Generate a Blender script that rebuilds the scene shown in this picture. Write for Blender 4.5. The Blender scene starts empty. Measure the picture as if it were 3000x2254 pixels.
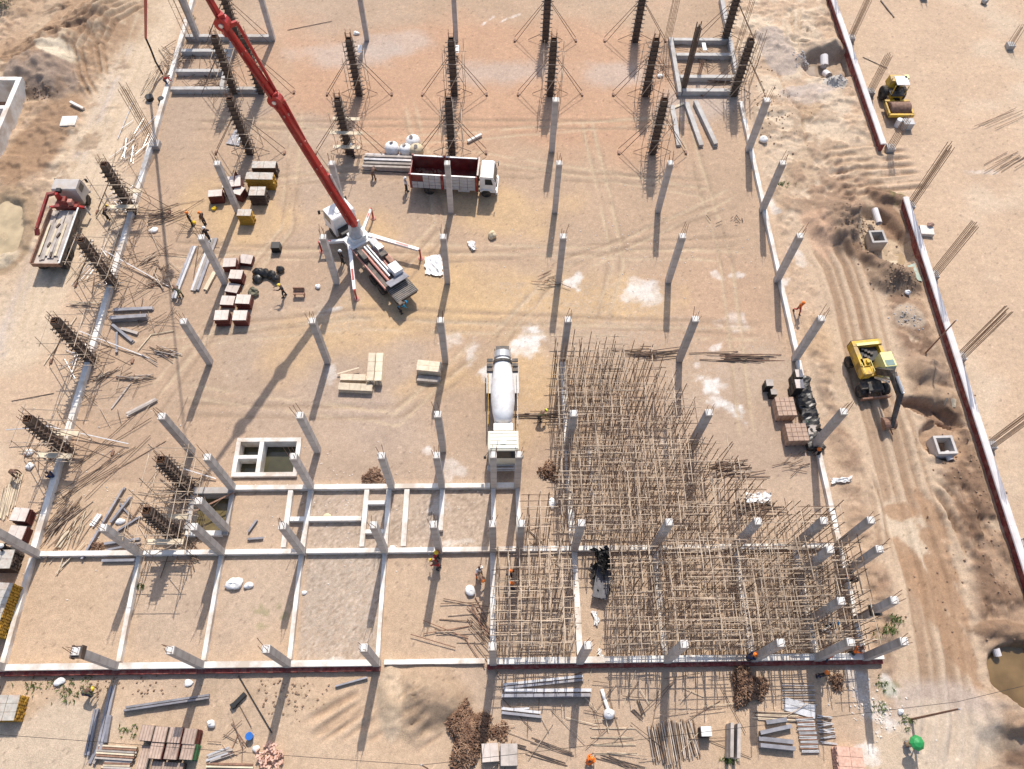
import bpy, math, random
import numpy as np
from mathutils import Vector, Matrix
S = bpy.context.scene
COL = S.collection
rnd = random.Random(7)
R = math.radians

# ------------------------------------------------------------ camera, sky, sun
CAM_M = np.array([[0.999793, 0.006265, -0.019341],
                  [-0.014793, 0.876761, -0.480698],
                  [0.013945, 0.480885, 0.876673]])
CAM_C = np.array([14.387386, -41.893593, 57.137978])
cd = bpy.data.cameras.new('camera')
cam = bpy.data.objects.new('camera', cd)
COL.objects.link(cam)
m4 = Matrix.Identity(4)
for i in range(3):
    for j in range(3):
        m4[i][j] = CAM_M[i, j]
    m4[i][3] = CAM_C[i]
cam.matrix_world = m4
cd.sensor_width = 36.0
cd.lens = 2269.606 / 3000 * 36
cd.clip_end = 4000
S.camera = cam

wd = bpy.data.worlds.new('World')
S.world = wd
wd.use_nodes = True
nt = wd.node_tree
sky = nt.nodes.new('ShaderNodeTexSky')
sky.sky_type = 'NISHITA'
sky.sun_disc = False
sky.sun_elevation = R(50.3)
sky.sun_rotation = R(8.2)
sky.air_density = 1.0
sky.dust_density = 2.0
nt.links.new(sky.outputs[0], nt.nodes['Background'].inputs[0])
nt.nodes['Background'].inputs[1].default_value = 0.145
ld = bpy.data.lights.new('sun', 'SUN')
ld.energy = 3.95
ld.angle = R(0.5)
ld.color = (1.0, 0.935, 0.845)
sun = bpy.data.objects.new('sun', ld)
sun.rotation_euler = Vector((-0.118, -0.822, -1.0)).to_track_quat('-Z', 'Y').to_euler()
sun.location = (20, 60, 90)
COL.objects.link(sun)
S.view_settings.view_transform = 'Standard'
S.view_settings.look = 'None'
S.view_settings.exposure = 0.26
S.view_settings.gamma = 1.0


# ------------------------------------------------------------ where things stand
def P(u, v, z=0.0):
    """the point at height z seen at (u, v) of the 3000 x 2254 photograph"""
    d = CAM_M @ np.array([(u - 1500) / 2269.606, -(v - 1127) / 2269.606, -1.0])
    t = (z - CAM_C[2]) / d[2]
    return Vector(CAM_C + t * d)


TX = [0, 740, 1480, 2220]
TY = [0, 560, 1120, 1674]


def T(k, x, y, z=0.0):
    """the same from a survey tile (column, row digits) and its own pixels"""
    return P(TX[int(k[0])] + x / 2.836, TY[int(k[1])] + y / 2.836, z)


# ------------------------------------------------------------ materials
def mat(name, col, rough=0.8, metal=0.0, var=0.18, scale=4.0, dirt=None, dirt_amt=0.35, bump=0.0, rand=0.0,
        stripes=None):
    m = bpy.data.materials.new(name)
    m.use_nodes = True
    n = m.node_tree.nodes
    l = m.node_tree.links
    b = n['Principled BSDF']
    b.inputs['Roughness'].default_value = rough
    b.inputs['Metallic'].default_value = metal
    tc = n.new('ShaderNodeTexCoord')
    a = n.new('ShaderNodeTexNoise')
    a.inputs['Scale'].default_value = scale
    a.inputs['Detail'].default_value = 6
    l.new(tc.outputs['Object'], a.inputs['Vector'])
    r = n.new('ShaderNodeValToRGB')
    r.color_ramp.elements[0].position = 0.3
    r.color_ramp.elements[1].position = 0.7
    r.color_ramp.elements[0].color = tuple(c * (1 - var) for c in col) + (1,)
    r.color_ramp.elements[1].color = tuple(min(1, c * (1 + var)) for c in col) + (1,)
    l.new(a.outputs['Fac'], r.inputs[0])
    out = r.outputs[0]
    if dirt:
        d = n.new('ShaderNodeTexNoise')
        d.inputs['Scale'].default_value = scale * 0.37
        d.inputs['Detail'].default_value = 8
        d.inputs['Roughness'].default_value = 0.65
        l.new(tc.outputs['Object'], d.inputs['Vector'])
        dr = n.new('ShaderNodeValToRGB')
        dr.color_ramp.elements[0].position = 0.46
        dr.color_ramp.elements[1].position = 0.62
        dr.color_ramp.elements[1].color = (dirt_amt, dirt_amt, dirt_amt, 1)
        l.new(d.outputs['Fac'], dr.inputs[0])
        mx = n.new('ShaderNodeMixRGB')
        l.new(dr.outputs[0], mx.inputs[0])
        l.new(out, mx.inputs[1])
        mx.inputs[2].default_value = dirt + (1,)
        out = mx.outputs[0]
    if stripes:
        w = n.new('ShaderNodeTexWave')
        w.bands_direction = stripes[0]
        w.inputs['Scale'].default_value = stripes[1]
        w.inputs['Distortion'].default_value = 0.4
        l.new(tc.outputs['Object'], w.inputs['Vector'])
        wr = n.new('ShaderNodeValToRGB')
        wr.color_ramp.elements[0].position = 0.0
        wr.color_ramp.elements[1].position = 0.25
        wr.color_ramp.elements[0].color = (stripes[2],) * 3 + (1,)
        l.new(w.outputs['Fac'], wr.inputs[0])
        mx = n.new('ShaderNodeMixRGB')
        mx.blend_type = 'MULTIPLY'
        mx.inputs[0].default_value = 1
        l.new(out, mx.inputs[1])
        l.new(wr.outputs[0], mx.inputs[2])
        out = mx.outputs[0]
    if rand:
        oi = n.new('ShaderNodeObjectInfo')
        mr = n.new('ShaderNodeMapRange')
        mr.inputs[3].default_value = 1 - rand
        mr.inputs[4].default_value = 1 + rand
        l.new(oi.outputs['Random'], mr.inputs[0])
        mx = n.new('ShaderNodeMixRGB')
        mx.blend_type = 'MULTIPLY'
        mx.inputs[0].default_value = 1
        l.new(out, mx.inputs[1])
        l.new(mr.outputs[0], mx.inputs[2])
        out = mx.outputs[0]
    l.new(out, b.inputs['Base Color'])
    if bump:
        bp = n.new('ShaderNodeBump')
        bp.inputs['Strength'].default_value = bump
        bp.inputs['Distance'].default_value = 0.05
        l.new(a.outputs['Fac'], bp.inputs['Height'])
        l.new(bp.outputs[0], b.inputs['Normal'])
    return m


M = {}


def defmat(k, *a, **kw):
    M[k] = mat(k, *a, **kw)


defmat('concrete', (0.47, 0.44, 0.415), var=0.10, scale=1.6, dirt=(0.33, 0.28, 0.24), dirt_amt=0.6, rand=0.13, stripes=('Z', 0.26, 0.84))
defmat('concrete_top', (0.66, 0.63, 0.59), var=0.07, scale=3, dirt=(0.5, 0.42, 0.33), dirt_amt=0.5)
defmat('beam', (0.74, 0.71, 0.66), var=0.10, scale=1.2, dirt=(0.43, 0.33, 0.24), dirt_amt=0.75, rand=0.05)
defmat('precast', (0.44, 0.42, 0.40), var=0.16, scale=1.5, dirt=(0.3, 0.25, 0.2), dirt_amt=0.5)
defmat('brick', (0.20, 0.035, 0.03), var=0.35, scale=6, dirt=(0.4, 0.25, 0.18), dirt_amt=0.4)
defmat('rebar', (0.20, 0.10, 0.055), var=0.3, scale=6, rough=0.85)
defmat('rebar_pale', (0.32, 0.21, 0.13), var=0.3, scale=4, rough=0.85, rand=0.15)
defmat('dark_ply', (0.065, 0.043, 0.034), var=0.4, scale=3, rough=0.6, dirt=(0.2, 0.15, 0.11), dirt_amt=0.3)
defmat('dark_steel', (0.085, 0.062, 0.05), var=0.35, scale=5, rough=0.6, dirt=(0.22, 0.13, 0.08), dirt_amt=0.5)
defmat('prop', (0.15, 0.095, 0.065), var=0.35, scale=2, rough=0.75, rand=0.25)
defmat('tube', (0.50, 0.39, 0.285), var=0.3, scale=2.2, rough=0.7, dirt=(0.23, 0.15, 0.1), dirt_amt=0.6, rand=0.25)
defmat('tube_dark', (0.20, 0.13, 0.085), var=0.35, scale=2.2, rough=0.75, dirt=(0.12, 0.075, 0.05), dirt_amt=0.6, rand=0.3)
defmat('board', (0.60, 0.50, 0.36), var=0.2, scale=2, rand=0.2)
defmat('board_grey', (0.40, 0.35, 0.31), var=0.22, scale=2, rand=0.2, dirt=(0.25, 0.2, 0.16), dirt_amt=0.4)
defmat('metal_sheet', (0.27, 0.265, 0.29), var=0.25, scale=2, rough=0.5, metal=0.3, dirt=(0.4, 0.34, 0.29), dirt_amt=0.4, rand=0.15)
defmat('alu', (0.56, 0.55, 0.55), var=0.15, scale=3, rough=0.42, metal=0.4, rand=0.1)
defmat('red_edge', (0.125, 0.026, 0.019), var=0.25, scale=5, rough=0.6)
defmat('ply_top', (0.60, 0.52, 0.46), var=0.12, scale=3, dirt=(0.4, 0.3, 0.24), dirt_amt=0.4, rand=0.14)
defmat('yellow_timber', (0.47, 0.27, 0.03), var=0.22, scale=6, rough=0.7, dirt=(0.3, 0.13, 0.03), dirt_amt=0.5)
defmat('pale_timber', (0.64, 0.53, 0.39), var=0.16, scale=3, rand=0.12)
defmat('paver', (0.46, 0.43, 0.38), var=0.18, scale=4, dirt=(0.42, 0.22, 0.12), dirt_amt=0.4, rand=0.1)
defmat('drum_white', (0.88, 0.87, 0.86), var=0.03, scale=3, rough=0.4, dirt=(0.60, 0.54, 0.46), dirt_amt=0.55)
defmat('white_paint', (0.80, 0.79, 0.77), var=0.05, scale=3, rough=0.35, dirt=(0.6, 0.53, 0.45), dirt_amt=0.3)
defmat('grey_paint', (0.45, 0.45, 0.46), var=0.12, scale=3, rough=0.45, dirt=(0.4, 0.33, 0.26), dirt_amt=0.4)
defmat('boom_red', (0.40, 0.018, 0.016), var=0.2, scale=2, rough=0.38, dirt=(0.3, 0.06, 0.045), dirt_amt=0.5)
defmat('truck_red', (0.24, 0.018, 0.016), var=0.25, scale=3, rough=0.5, dirt=(0.3, 0.17, 0.12), dirt_amt=0.4)
defmat('bed_red', (0.15, 0.02, 0.017), var=0.35, scale=2, rough=0.6, dirt=(0.16, 0.1, 0.075), dirt_amt=0.6)
defmat('salmon', (0.50, 0.22, 0.17), var=0.2, scale=4, rough=0.5)
defmat('yellow_paint', (0.62, 0.38, 0.03), var=0.2, scale=3, rough=0.5, dirt=(0.30, 0.21, 0.12), dirt_amt=0.75)
defmat('pale_yellow', (0.76, 0.70, 0.30), var=0.08, scale=3, rough=0.4)
defmat('rubber', (0.022, 0.02, 0.019), var=0.3, scale=8, rough=0.85, dirt=(0.2, 0.15, 0.11), dirt_amt=0.45)
defmat('black', (0.016, 0.015, 0.015), var=0.3, scale=6, rough=0.5)
defmat('chassis', (0.055, 0.05, 0.046), var=0.4, scale=5, rough=0.65, dirt=(0.25, 0.18, 0.13), dirt_amt=0.5)
defmat('glass', (0.025, 0.03, 0.034), var=0.1, scale=2, rough=0.08)
defmat('green_glass', (0.22, 0.30, 0.27), var=0.1, scale=2, rough=0.15)
defmat('steel_bright', (0.62, 0.61, 0.60), var=0.15, scale=4, rough=0.35, metal=0.5)
defmat('rust', (0.24, 0.13, 0.085), var=0.35, scale=4, rough=0.7, rand=0.2)
defmat('clay', (0.58, 0.36, 0.27), var=0.22, scale=6, rand=0.25)
defmat('bag_white', (0.80, 0.79, 0.77), var=0.10, scale=4, rough=0.6, dirt=(0.55, 0.5, 0.45), dirt_amt=0.4, bump=0.4)
defmat('bag_beige', (0.62, 0.52, 0.35), var=0.15, scale=5, rough=0.8, dirt=(0.45, 0.3, 0.18), dirt_amt=0.5, bump=0.4)
defmat('bag_black', (0.02, 0.019, 0.018), var=0.4, scale=5, rough=0.4, dirt=(0.2, 0.17, 0.14), dirt_amt=0.4)
defmat('blue', (0.02, 0.13, 0.45), var=0.15, scale=4, rough=0.4)
defmat('green', (0.02, 0.27, 0.07), var=0.2, scale=4, rough=0.55)
defmat('green_sheet', (0.33, 0.40, 0.34), var=0.15, scale=3, rough=0.6)
defmat('skin', (0.14, 0.07, 0.045), var=0.1, scale=8, rough=0.6)
defmat('eye', (0.7, 0.68, 0.64), var=0.02, scale=8, rough=0.3)
for k, c in dict(cloth_black=(.018, .018, .02), cloth_navy=(.025, .035, .09), cloth_orange=(.75, .15, .015), cloth_red=(.42, .03, .025),
                 cloth_white=(.72, .71, .69), cloth_brown=(.13, .075, .045), cloth_olive=(.12, .12, .06), cloth_blue=(.02, .26, .42),
                 cloth_grey=(.25, .24, .23), cloth_yellow=(.75, .68, .03), cloth_tan=(.4, .29, .18)).items():
    defmat(k, c, var=0.2, scale=7, rough=0.9)
for k, c in dict(helmet_yellow=(.85, .55, .02), helmet_orange=(.85, .20, .02), helmet_white=(.8, .8, .78), helmet_lime=(.7, .8, .05),
                 helmet_blue=(.02, .25, .5)).items():
    defmat(k, c, var=0.05, scale=7, rough=0.35)


# ------------------------------------------------------------ mesh helpers
class MB:
    def __init__(s):
        s.v = []
        s.f = []

    def add(s, vs, fs, mtx=None):
        o = len(s.v)
        if mtx is not None:
            vs = [mtx @ Vector(q) for q in vs]
        s.v += [tuple(q) for q in vs]
        s.f += [tuple(i + o for i in q) for q in fs]
        return s

    def box(s, c, d, rz=0.0, ry=0.0, rx=0.0, taper=(1, 1), shift=(0, 0)):
        x, y, z = d[0] / 2, d[1] / 2, d[2] / 2
        vs = []
        for sz in (-1, 1):
            tx, ty = (taper if sz > 0 else (1, 1))
            ox, oy = (shift if sz > 0 else (0, 0))
            for sx, sy in ((-1, -1), (1, -1), (1, 1), (-1, 1)):
                vs.append(Vector((sx * x * tx + ox, sy * y * ty + oy, sz * z)))
        fs = [(3, 2, 1, 0), (4, 5, 6, 7), (0, 1, 5, 4), (1, 2, 6, 5), (2, 3, 7, 6), (3, 0, 4, 7)]
        mt = Matrix.Translation(c)
        if rz:
            mt = mt @ Matrix.Rotation(rz, 4, 'Z')
        if ry:
            mt = mt @ Matrix.Rotation(ry, 4, 'Y')
        if rx:
            mt = mt @ Matrix.Rotation(rx, 4, 'X')
        return s.add(vs, fs, mt)

    @staticmethod
    def frame(a, b):
        a = Vector(a)
        b = Vector(b)
        d = b - a
        L = d.length
        d = d / L if L else Vector((1, 0, 0))
        up = Vector((0, 0, 1)) if abs(d.z) < 0.98 else Vector((0, 1, 0))
        y = up.cross(d).normalized()
        z = d.cross(y)
        return a, b, d, y, z, L

    def bar(s, a, b, w, h=None, w2=None, h2=None):
        h = h or w
        w2 = w2 or w
        h2 = h2 or h
        a, b, d, y, z, L = s.frame(a, b)
        vs = []
        for q, ww, hh in ((a, w, h), (b, w2, h2)):
            for sy, sz in ((-1, -1), (1, -1), (1, 1), (-1, 1)):
                vs.append(q + y * sy * ww / 2 + z * sz * hh / 2)
        return s.add(vs, [(0, 1, 2, 3), (7, 6, 5, 4), (4, 5, 1, 0), (5, 6, 2, 1), (6, 7, 3, 2), (7, 4, 0, 3)])

    def tube(s, a, b, r, n=6, r2=None, cap=True):
        r2 = r if r2 is None else r2
        a, b, d, y, z, L = s.frame(a, b)
        vs = []
        for q, rr in ((a, r), (b, r2)):
            for k in range(n):
                t = 2 * math.pi * k / n
                vs.append(q + y * math.cos(t) * rr + z * math.sin(t) * rr)
        fs = [(k, (k + 1) % n, n + (k + 1) % n, n + k) for k in range(n)]
        if cap:
            fs += [tuple(range(n))[::-1], tuple(range(n, 2 * n))]
        return s.add(vs, fs)

    def path(s, pts, r, n=6):
        for a, b in zip(pts[:-1], pts[1:]):
            s.tube(a, b, r, n)
        return s

    def lathe(s, prof, n=18, mtx=None):
        vs = []
        for r, z in prof:
            for k in range(n):
                t = 2 * math.pi * k / n
                vs.append(Vector((r * math.cos(t), r * math.sin(t), z)))
        fs = []
        for i in range(len(prof) - 1):
            for k in range(n):
                fs.append((i * n + k, i * n + (k + 1) % n, (i + 1) * n + (k + 1) % n, (i + 1) * n + k))
        fs.append(tuple(range(n))[::-1])
        fs.append(tuple(range((len(prof) - 1) * n, len(prof) * n)))
        return s.add(vs, fs, mtx)

    def prism(s, pts, z0, z1, mtx=None):
        n = len(pts)
        vs = [Vector((x, y, z0)) for x, y in pts] + [Vector((x, y, z1)) for x, y in pts]
        fs = [(k, (k + 1) % n, n + (k + 1) % n, n + k) for k in range(n)] + [tuple(range(n))[::-1], tuple(range(n, 2 * n))]
        return s.add(vs, fs, mtx)

    def blob(s, c, d, seed=0, amp=0.15, n=12, flat=True):
        r = random.Random(seed)
        ph = [(r.uniform(0, 6.28), r.randint(1, 4), r.randint(1, 4)) for _ in range(6)]
        vs = []
        for i in range(n // 2 + 1):
            th = math.pi * i / (n // 2)
            for k in range(n):
                t = 2 * math.pi * k / n
                q = 1 + amp * sum(math.sin(a * t + p) * math.sin(b * th + p * 2) for p, a, b in ph) / 2.2
                z = math.cos(th) * d[2] / 2 * q
                if flat:
                    z = max(z, -d[2] * 0.3)
                vs.append(Vector((c[0] + math.sin(th) * math.cos(t) * d[0] / 2 * q, c[1] + math.sin(th) * math.sin(t) * d[1] / 2 * q, c[2] + z)))
        fs = []
        for i in range(n // 2):
            for k in range(n):
                fs.append((i * n + k, (i + 1) * n + k, (i + 1) * n + (k + 1) % n, i * n + (k + 1) % n))
        return s.add(vs, fs)

    def sheet(s, pts4, nu=10, nv=8, amp=0.05, seed=0, ragged=0.0, thick=0.012):
        """a crumpled sheet between four corner points, thin but solid"""
        r = random.Random(seed)
        a, b, c, d = [Vector(q) for q in pts4]
        rows = []
        for j in range(nv + 1):
            for i in range(nu + 1):
                u, v = i / nu, j / nv
                q = a * (1 - u) * (1 - v) + b * u * (1 - v) + c * u * v + d * (1 - u) * v
                e = 1.0 if i in (0, nu) or j in (0, nv) else 0.0
                q = q + Vector((r.uniform(-1, 1) * ragged * e, r.uniform(-1, 1) * ragged * e, abs(r.gauss(0, amp))))
                rows.append(q)
        N = len(rows)
        vs = rows + [q - Vector((0, 0, thick)) for q in rows]
        fs = []
        w = nu + 1
        for j in range(nv):
            for i in range(nu):
                k = j * w + i
                fs.append((k, k + 1, k + w + 1, k + w))
                fs.append((N + k, N + k + w, N + k + w + 1, N + k + 1))
        rim = [i for i in range(w)] + [j * w + nu for j in range(1, nv + 1)] + [nv * w + i for i in range(nu - 1, -1, -1)] + [j * w for j in range(nv - 1, 0, -1)]
        for p, q in zip(rim, rim[1:] + rim[:1]):
            fs.append((p, N + p, N + q, q))
        return s.add(vs, fs)

    def mesh(s, name, m, smooth=False):
        me = bpy.data.meshes.new(name)
        me.from_pydata(s.v, [], s.f)
        if m:
            me.materials.append(M[m] if isinstance(m, str) else m)
        if smooth:
            me.polygons.foreach_set('use_smooth', [True] * len(me.polygons))
        return me


def link(name, me, parent=None, loc=None, rz=0.0):
    o = bpy.data.objects.new(name, me)
    COL.objects.link(o)
    if parent:
        o.parent = parent
    if loc is not None:
        o.location = loc
    if rz:
        o.rotation_euler = (0, 0, rz)
    return o


def obj(name, mb, m, parent=None, loc=None, rz=0.0, smooth=False, label=None):
    o = link(name, mb.mesh(name, m, smooth), parent, loc, rz)
    if label:
        o['label'] = label
    return o


def tag(o, label, cat, group=None):
    o['label'] = label
    o['category'] = cat
    o['kind'] = 'thing'
    if group:
        o['group'] = group
    return o


def thing(name, label, cat, loc=(0, 0, 0), rz=0.0, group=None):
    return tag(link(name, None, None, loc, rz), label, cat, group)


def solo(name, mb, m, label, cat, loc=(0, 0, 0), rz=0.0, group=None, smooth=False):
    return tag(obj(name, mb, m, None, loc, rz, smooth), label, cat, group)


def dup(o, loc=None, rz=None, label=None, parent=None):
    c = o.copy()
    COL.objects.link(c)
    c.parent = parent
    if loc is not None:
        c.location = loc
    if rz is not None:
        c.rotation_euler = (0, 0, rz)
    if label:
        c['label'] = label
    for ch in list(o.children):
        dup(ch, parent=c)
    return c


# ------------------------------------------------------------ the ground
def sst(a, b, x):
    t = np.clip((x - a) / (b - a), 0, 1)
    return t * t * (3 - 2 * t)


def vnoise(x, y, seed):
    xi = np.floor(x).astype(np.int64)
    yi = np.floor(y).astype(np.int64)
    fx = x - xi
    fy = y - yi
    fx = fx * fx * (3 - 2 * fx)
    fy = fy * fy * (3 - 2 * fy)

    def h(a, b):
        k = (a * 374761393 + b * 668265263 + seed * 974634541) & 0xFFFFFFFF
        k = ((k ^ (k >> 13)) * 1274126177) & 0xFFFFFFFF
        return ((k ^ (k >> 16)) & 0xFFFF) / 65535.0
    return (h(xi, yi) * (1 - fx) + h(xi + 1, yi) * fx) * (1 - fy) + (h(xi, yi + 1) * (1 - fx) + h(xi + 1, yi + 1) * fx) * fy


def fbm(x, y, s, seed, octv=4):
    o = 0
    a = 0.5
    for k in range(octv):
        o = o + a * vnoise(x / s + 13.7 * k, y / s - 7.1 * k, seed + k)
        s *= 0.5
        a *= 0.55
    return o / (1 - 0.55 ** octv) * 0.9 - 0.0


STEP = 0.16
gx = np.concatenate([[-900, -400, -200, -110, -75, -58], np.arange(-47, 82, STEP), [90, 110, 140, 220, 420, 900]])
gy = np.concatenate([[-900, -400, -200, -110, -75, -56], np.arange(-46, 48, STEP), [55, 70, 100, 180, 400, 1200]])
X, Y = np.meshgrid(gx, gy)
NX, NY = len(gx), len(gy)
Z = np.zeros_like(X)
n1 = fbm(X, Y, 9.0, 3)
n2 = fbm(X, Y, 2.6, 11)
n3 = fbm(X, Y, 0.8, 23, 3)
n4 = fbm(X, Y, 22.0, 31)
fine = np.random.RandomState(4).rand(NY, NX)
C = np.zeros((NY, NX, 3))
C[:] = (0.515, 0.375, 0.262)


def paint(col, mask):
    global C
    mask = np.clip(mask, 0, 1)[..., None]
    C = C * (1 - mask) + np.array(col) * mask


def ell(p, rx, ry, rot=0.0, rag=0.5, seed=1):
    """1 at the centre, 0 outside a ragged ellipse"""
    dx, dy = X - p[0], Y - p[1]
    c, s = math.cos(rot), math.sin(rot)
    a = (dx * c + dy * s) / rx
    b = (-dx * s + dy * c) / ry
    return np.clip(1 - np.sqrt(a * a + b * b) + rag * (fbm(X, Y, max(0.8, min(rx, ry)), seed) - 0.5), 0, 1)


def seg(pts):
    """distance to a polyline, side, and run along it"""
    best = np.full(X.shape, 1e9)
    side = np.zeros_like(X)
    run = np.zeros_like(X)
    L = 0
    for a, b in zip(pts[:-1], pts[1:]):
        ax, ay, bx, by = a[0], a[1], b[0], b[1]
        dx, dy = bx - ax, by - ay
        q = math.hypot(dx, dy)
        t = np.clip(((X - ax) * dx + (Y - ay) * dy) / (q * q), 0, 1)
        d = np.hypot(X - ax - t * dx, Y - ay - t * dy)
        sd = np.sign((X - ax) * dy - (Y - ay) * dx)
        m = d < best
        best = np.where(m, d, best)
        side = np.where(m, sd, side)
        run = np.where(m, L + t * q, run)
        L += q
    return best, side, run, L


PALE = (0.585, 0.475, 0.355)
RED = (0.485, 0.295, 0.19)
YEL = (0.54, 0.372, 0.21)
GREY = (0.42, 0.325, 0.255)
BROWN = (0.225, 0.145, 0.094)
DARK = (0.17, 0.118, 0.083)
WHITE = (0.78, 0.755, 0.72)
WET = (0.37, 0.235, 0.145)
GRAVEL = (0.405, 0.335, 0.275)
LILAC = (0.48, 0.40, 0.345)

inside = sst(-20.5, -19.5, X) * (1 - sst(40.3, 41.0, X))
# broad drifts of colour
paint((0.425, 0.302, 0.21), 0.9 * inside * (1 - (Y < -19)))
paint((0.50, 0.36, 0.245), 0.8 * inside * (Y < -19))
paint(PALE, 0.5 * sst(0.5, 0.7, n1) * (1 - 0.75 * inside))
paint(GREY, 0.45 * sst(0.5, 0.72, n4) * inside)
paint(RED, 0.75 * sst(0.33, 0.6, n1 * 0.6 + ell((14, 25), 30, 15, 0, 0.8, 5) * 0.75) * (Y > 9) * inside)
paint(RED, 0.25 * sst(0.0, 0.8, ell((33, -4), 9, 9, 0, 0.9, 15)))
for (u, v, rx, ry) in ((1570, 880, 9, 3), (1300, 860, 7, 3.4), (1250, 800, 4, 3), (1460, 620, 6, 3), (1180, 930, 6, 3), (1080, 660, 4, 2.4), (760, 640, 5, 3),
                       (620, 600, 4, 4), (900, 1000, 5, 3), (1570, 1140, 2.4, 5), (1750, 860, 5, 2), (2450, 1000, 4, 2), (1320, 1100, 5, 2), (1850, 900, 6, 1.6)):
    p = P(u, v)
    paint(YEL, 0.85 * sst(0.02, 0.75, ell(p, rx * 1.3, ry * 1.5, 0.1, 1.1, int(u))) * (0.4 + 0.8 * n2))
for (u, v, rx, ry) in ((1030, 160, 9, 3), (1150, 130, 7, 3), (1500, 215, 9, 3), (1800, 215, 7, 3), (2050, 300, 7, 5)):
    paint(LILAC, 0.6 * sst(0.1, 0.7, ell(P(u, v), rx, ry, 0, 0.9, int(u) + 3)))
for (u, v, rx, ry) in ((1000, 1150, 7, 4), (1150, 1250, 6, 4), (1180, 1050, 4, 3), (760, 300, 5, 3), (900, 380, 5, 4)):
    paint(GREY, 0.5 * sst(0.1, 0.7, ell(P(u, v), rx, ry, 0, 0.9, int(u) + 7)))
sp = sst(0.35, 0.75, fine)
box = lambda x0, x1, y0, y1, f=0.25: sst(x0 - f, x0 + f, X) * (1 - sst(x1 - f, x1 + f, X)) * sst(y0 - f, y0 + f, Y) * (1 - sst(y1 - f, y1 + f, Y))
gravel = box(0.2, 5.9, -32.5, -25) + box(0, 10, -24.7, -19.8) * 0.8 + box(10, 14, -24.7, -19.8) * 0.5
paint(GRAVEL, np.clip(gravel, 0, 1) * (0.5 + 0.3 * sp))
C[(fine > 0.86) & (gravel > 0.4)] *= 1.2
C[(fine < 0.12) & (gravel > 0.4)] *= 0.78
gr2 = sst(0.45, 0.75, n1) * inside * (Y < 0) * (Y > -19)
paint(GRAVEL, gr2 * 0.4 * sp)

# left hand road and its verge
road = seg([P(40, 1000), P(140, 760), P(240, 520), P(330, 330), P(440, 60), P(470, -20)])
rm = 1 - sst(2.2, 4.2, road[0] + 1.5 * (n2 - 0.5))
paint((0.57, 0.45, 0.325), 0.85 * rm)
paint(LILAC, 0.7 * np.exp(-((road[0] * road[1] + 1.2) / 0.7) ** 2) * sst(0.4, 0.6, n2) * rm)
left = (1 - sst(-28.5, -26.5, X + 2 * (n2 - 0.5))) * sst(-6, 6, Y)
paint((0.38, 0.265, 0.175), 0.7 * left * sst(0.4, 0.6, n2))
Z += left * 0.25 * sst(0.45, 0.65, fbm(X, Y, 1.5, 58, 4))
paint((0.30, 0.19, 0.115), 0.85 * sst(0.05, 0.35, ell(P(120, 420), 3.0, 9, -0.3, 0.7, 9)) * (X > -36))
tl = seg([P(-20, 250), P(150, 170), P(280, 70), P(340, -10)])
Z += 1.5 * np.exp(-(tl[0] / 3.0) ** 2) * (0.5 + n2)
paint((0.37, 0.245, 0.155), 0.95 * (1 - sst(3, 8, tl[0] + 4 * (n2 - 0.5))))
paint((0.48, 0.365, 0.255), 0.9 * (1 - sst(3, 8, tl[0])) * sst(0.48, 0.6, n2))
paint(BROWN, 0.75 * (1 - sst(1.0, 4, tl[0] + 4 * (n3 - 0.4))) * sst(0.42, 0.55, n3))
Z += 1.3 * sst(0, 0.8, ell(T('00', 430, 640), 4.2, 4.0, 0.2, 0.5, 41)) * (0.6 + 0.6 * n3)
paint((0.30, 0.225, 0.175), 0.9 * sst(0.1, 0.35, ell(T('00', 400, 680), 4.4, 3.6, 0.4, 0.7, 42)))
paint((0.62, 0.52, 0.39), 0.95 * sst(0.15, 0.35, ell(T('00', 520, 500), 2.9, 1.7, -0.4, 0.5, 44)))
paint(DARK, 0.8 * sst(0.1, 0.4, ell(T('00', 330, 810), 2.2, 1.0, 0.1, 1.2, 47)) * (n3 > 0.45))


def ruts(pts, width, count, amp, seed, gap=0.35, col=None, edge=0.6):
    d, s, run, L = seg(pts)
    sd = d * s + 0.35 * (fbm(run, d * s, 6.0, seed) - 0.5)
    m = (1 - sst(width / 2 - edge, width / 2, np.abs(sd))) * sst(0, 1.5, run) * (1 - sst(L - 1.5, L, run))
    brk = sst(gap, gap + 0.2, fbm(run * 0.35, sd * 2.0, 1.0, seed + 5, 3))
    w = np.sin(sd / width * math.pi * 2 * count + 0.8 * (vnoise(run * 0.2, sd * 0.0, seed + 9) - 0.5))
    g_ = (0.5 - 0.5 * w) ** 3
    Z[:] = Z + amp * (0.7 * w - 1.3 * g_ + 0.4) * m * brk
    if col is not None:
        paint(col, 0.75 * m * brk * g_)
    return m


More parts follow.
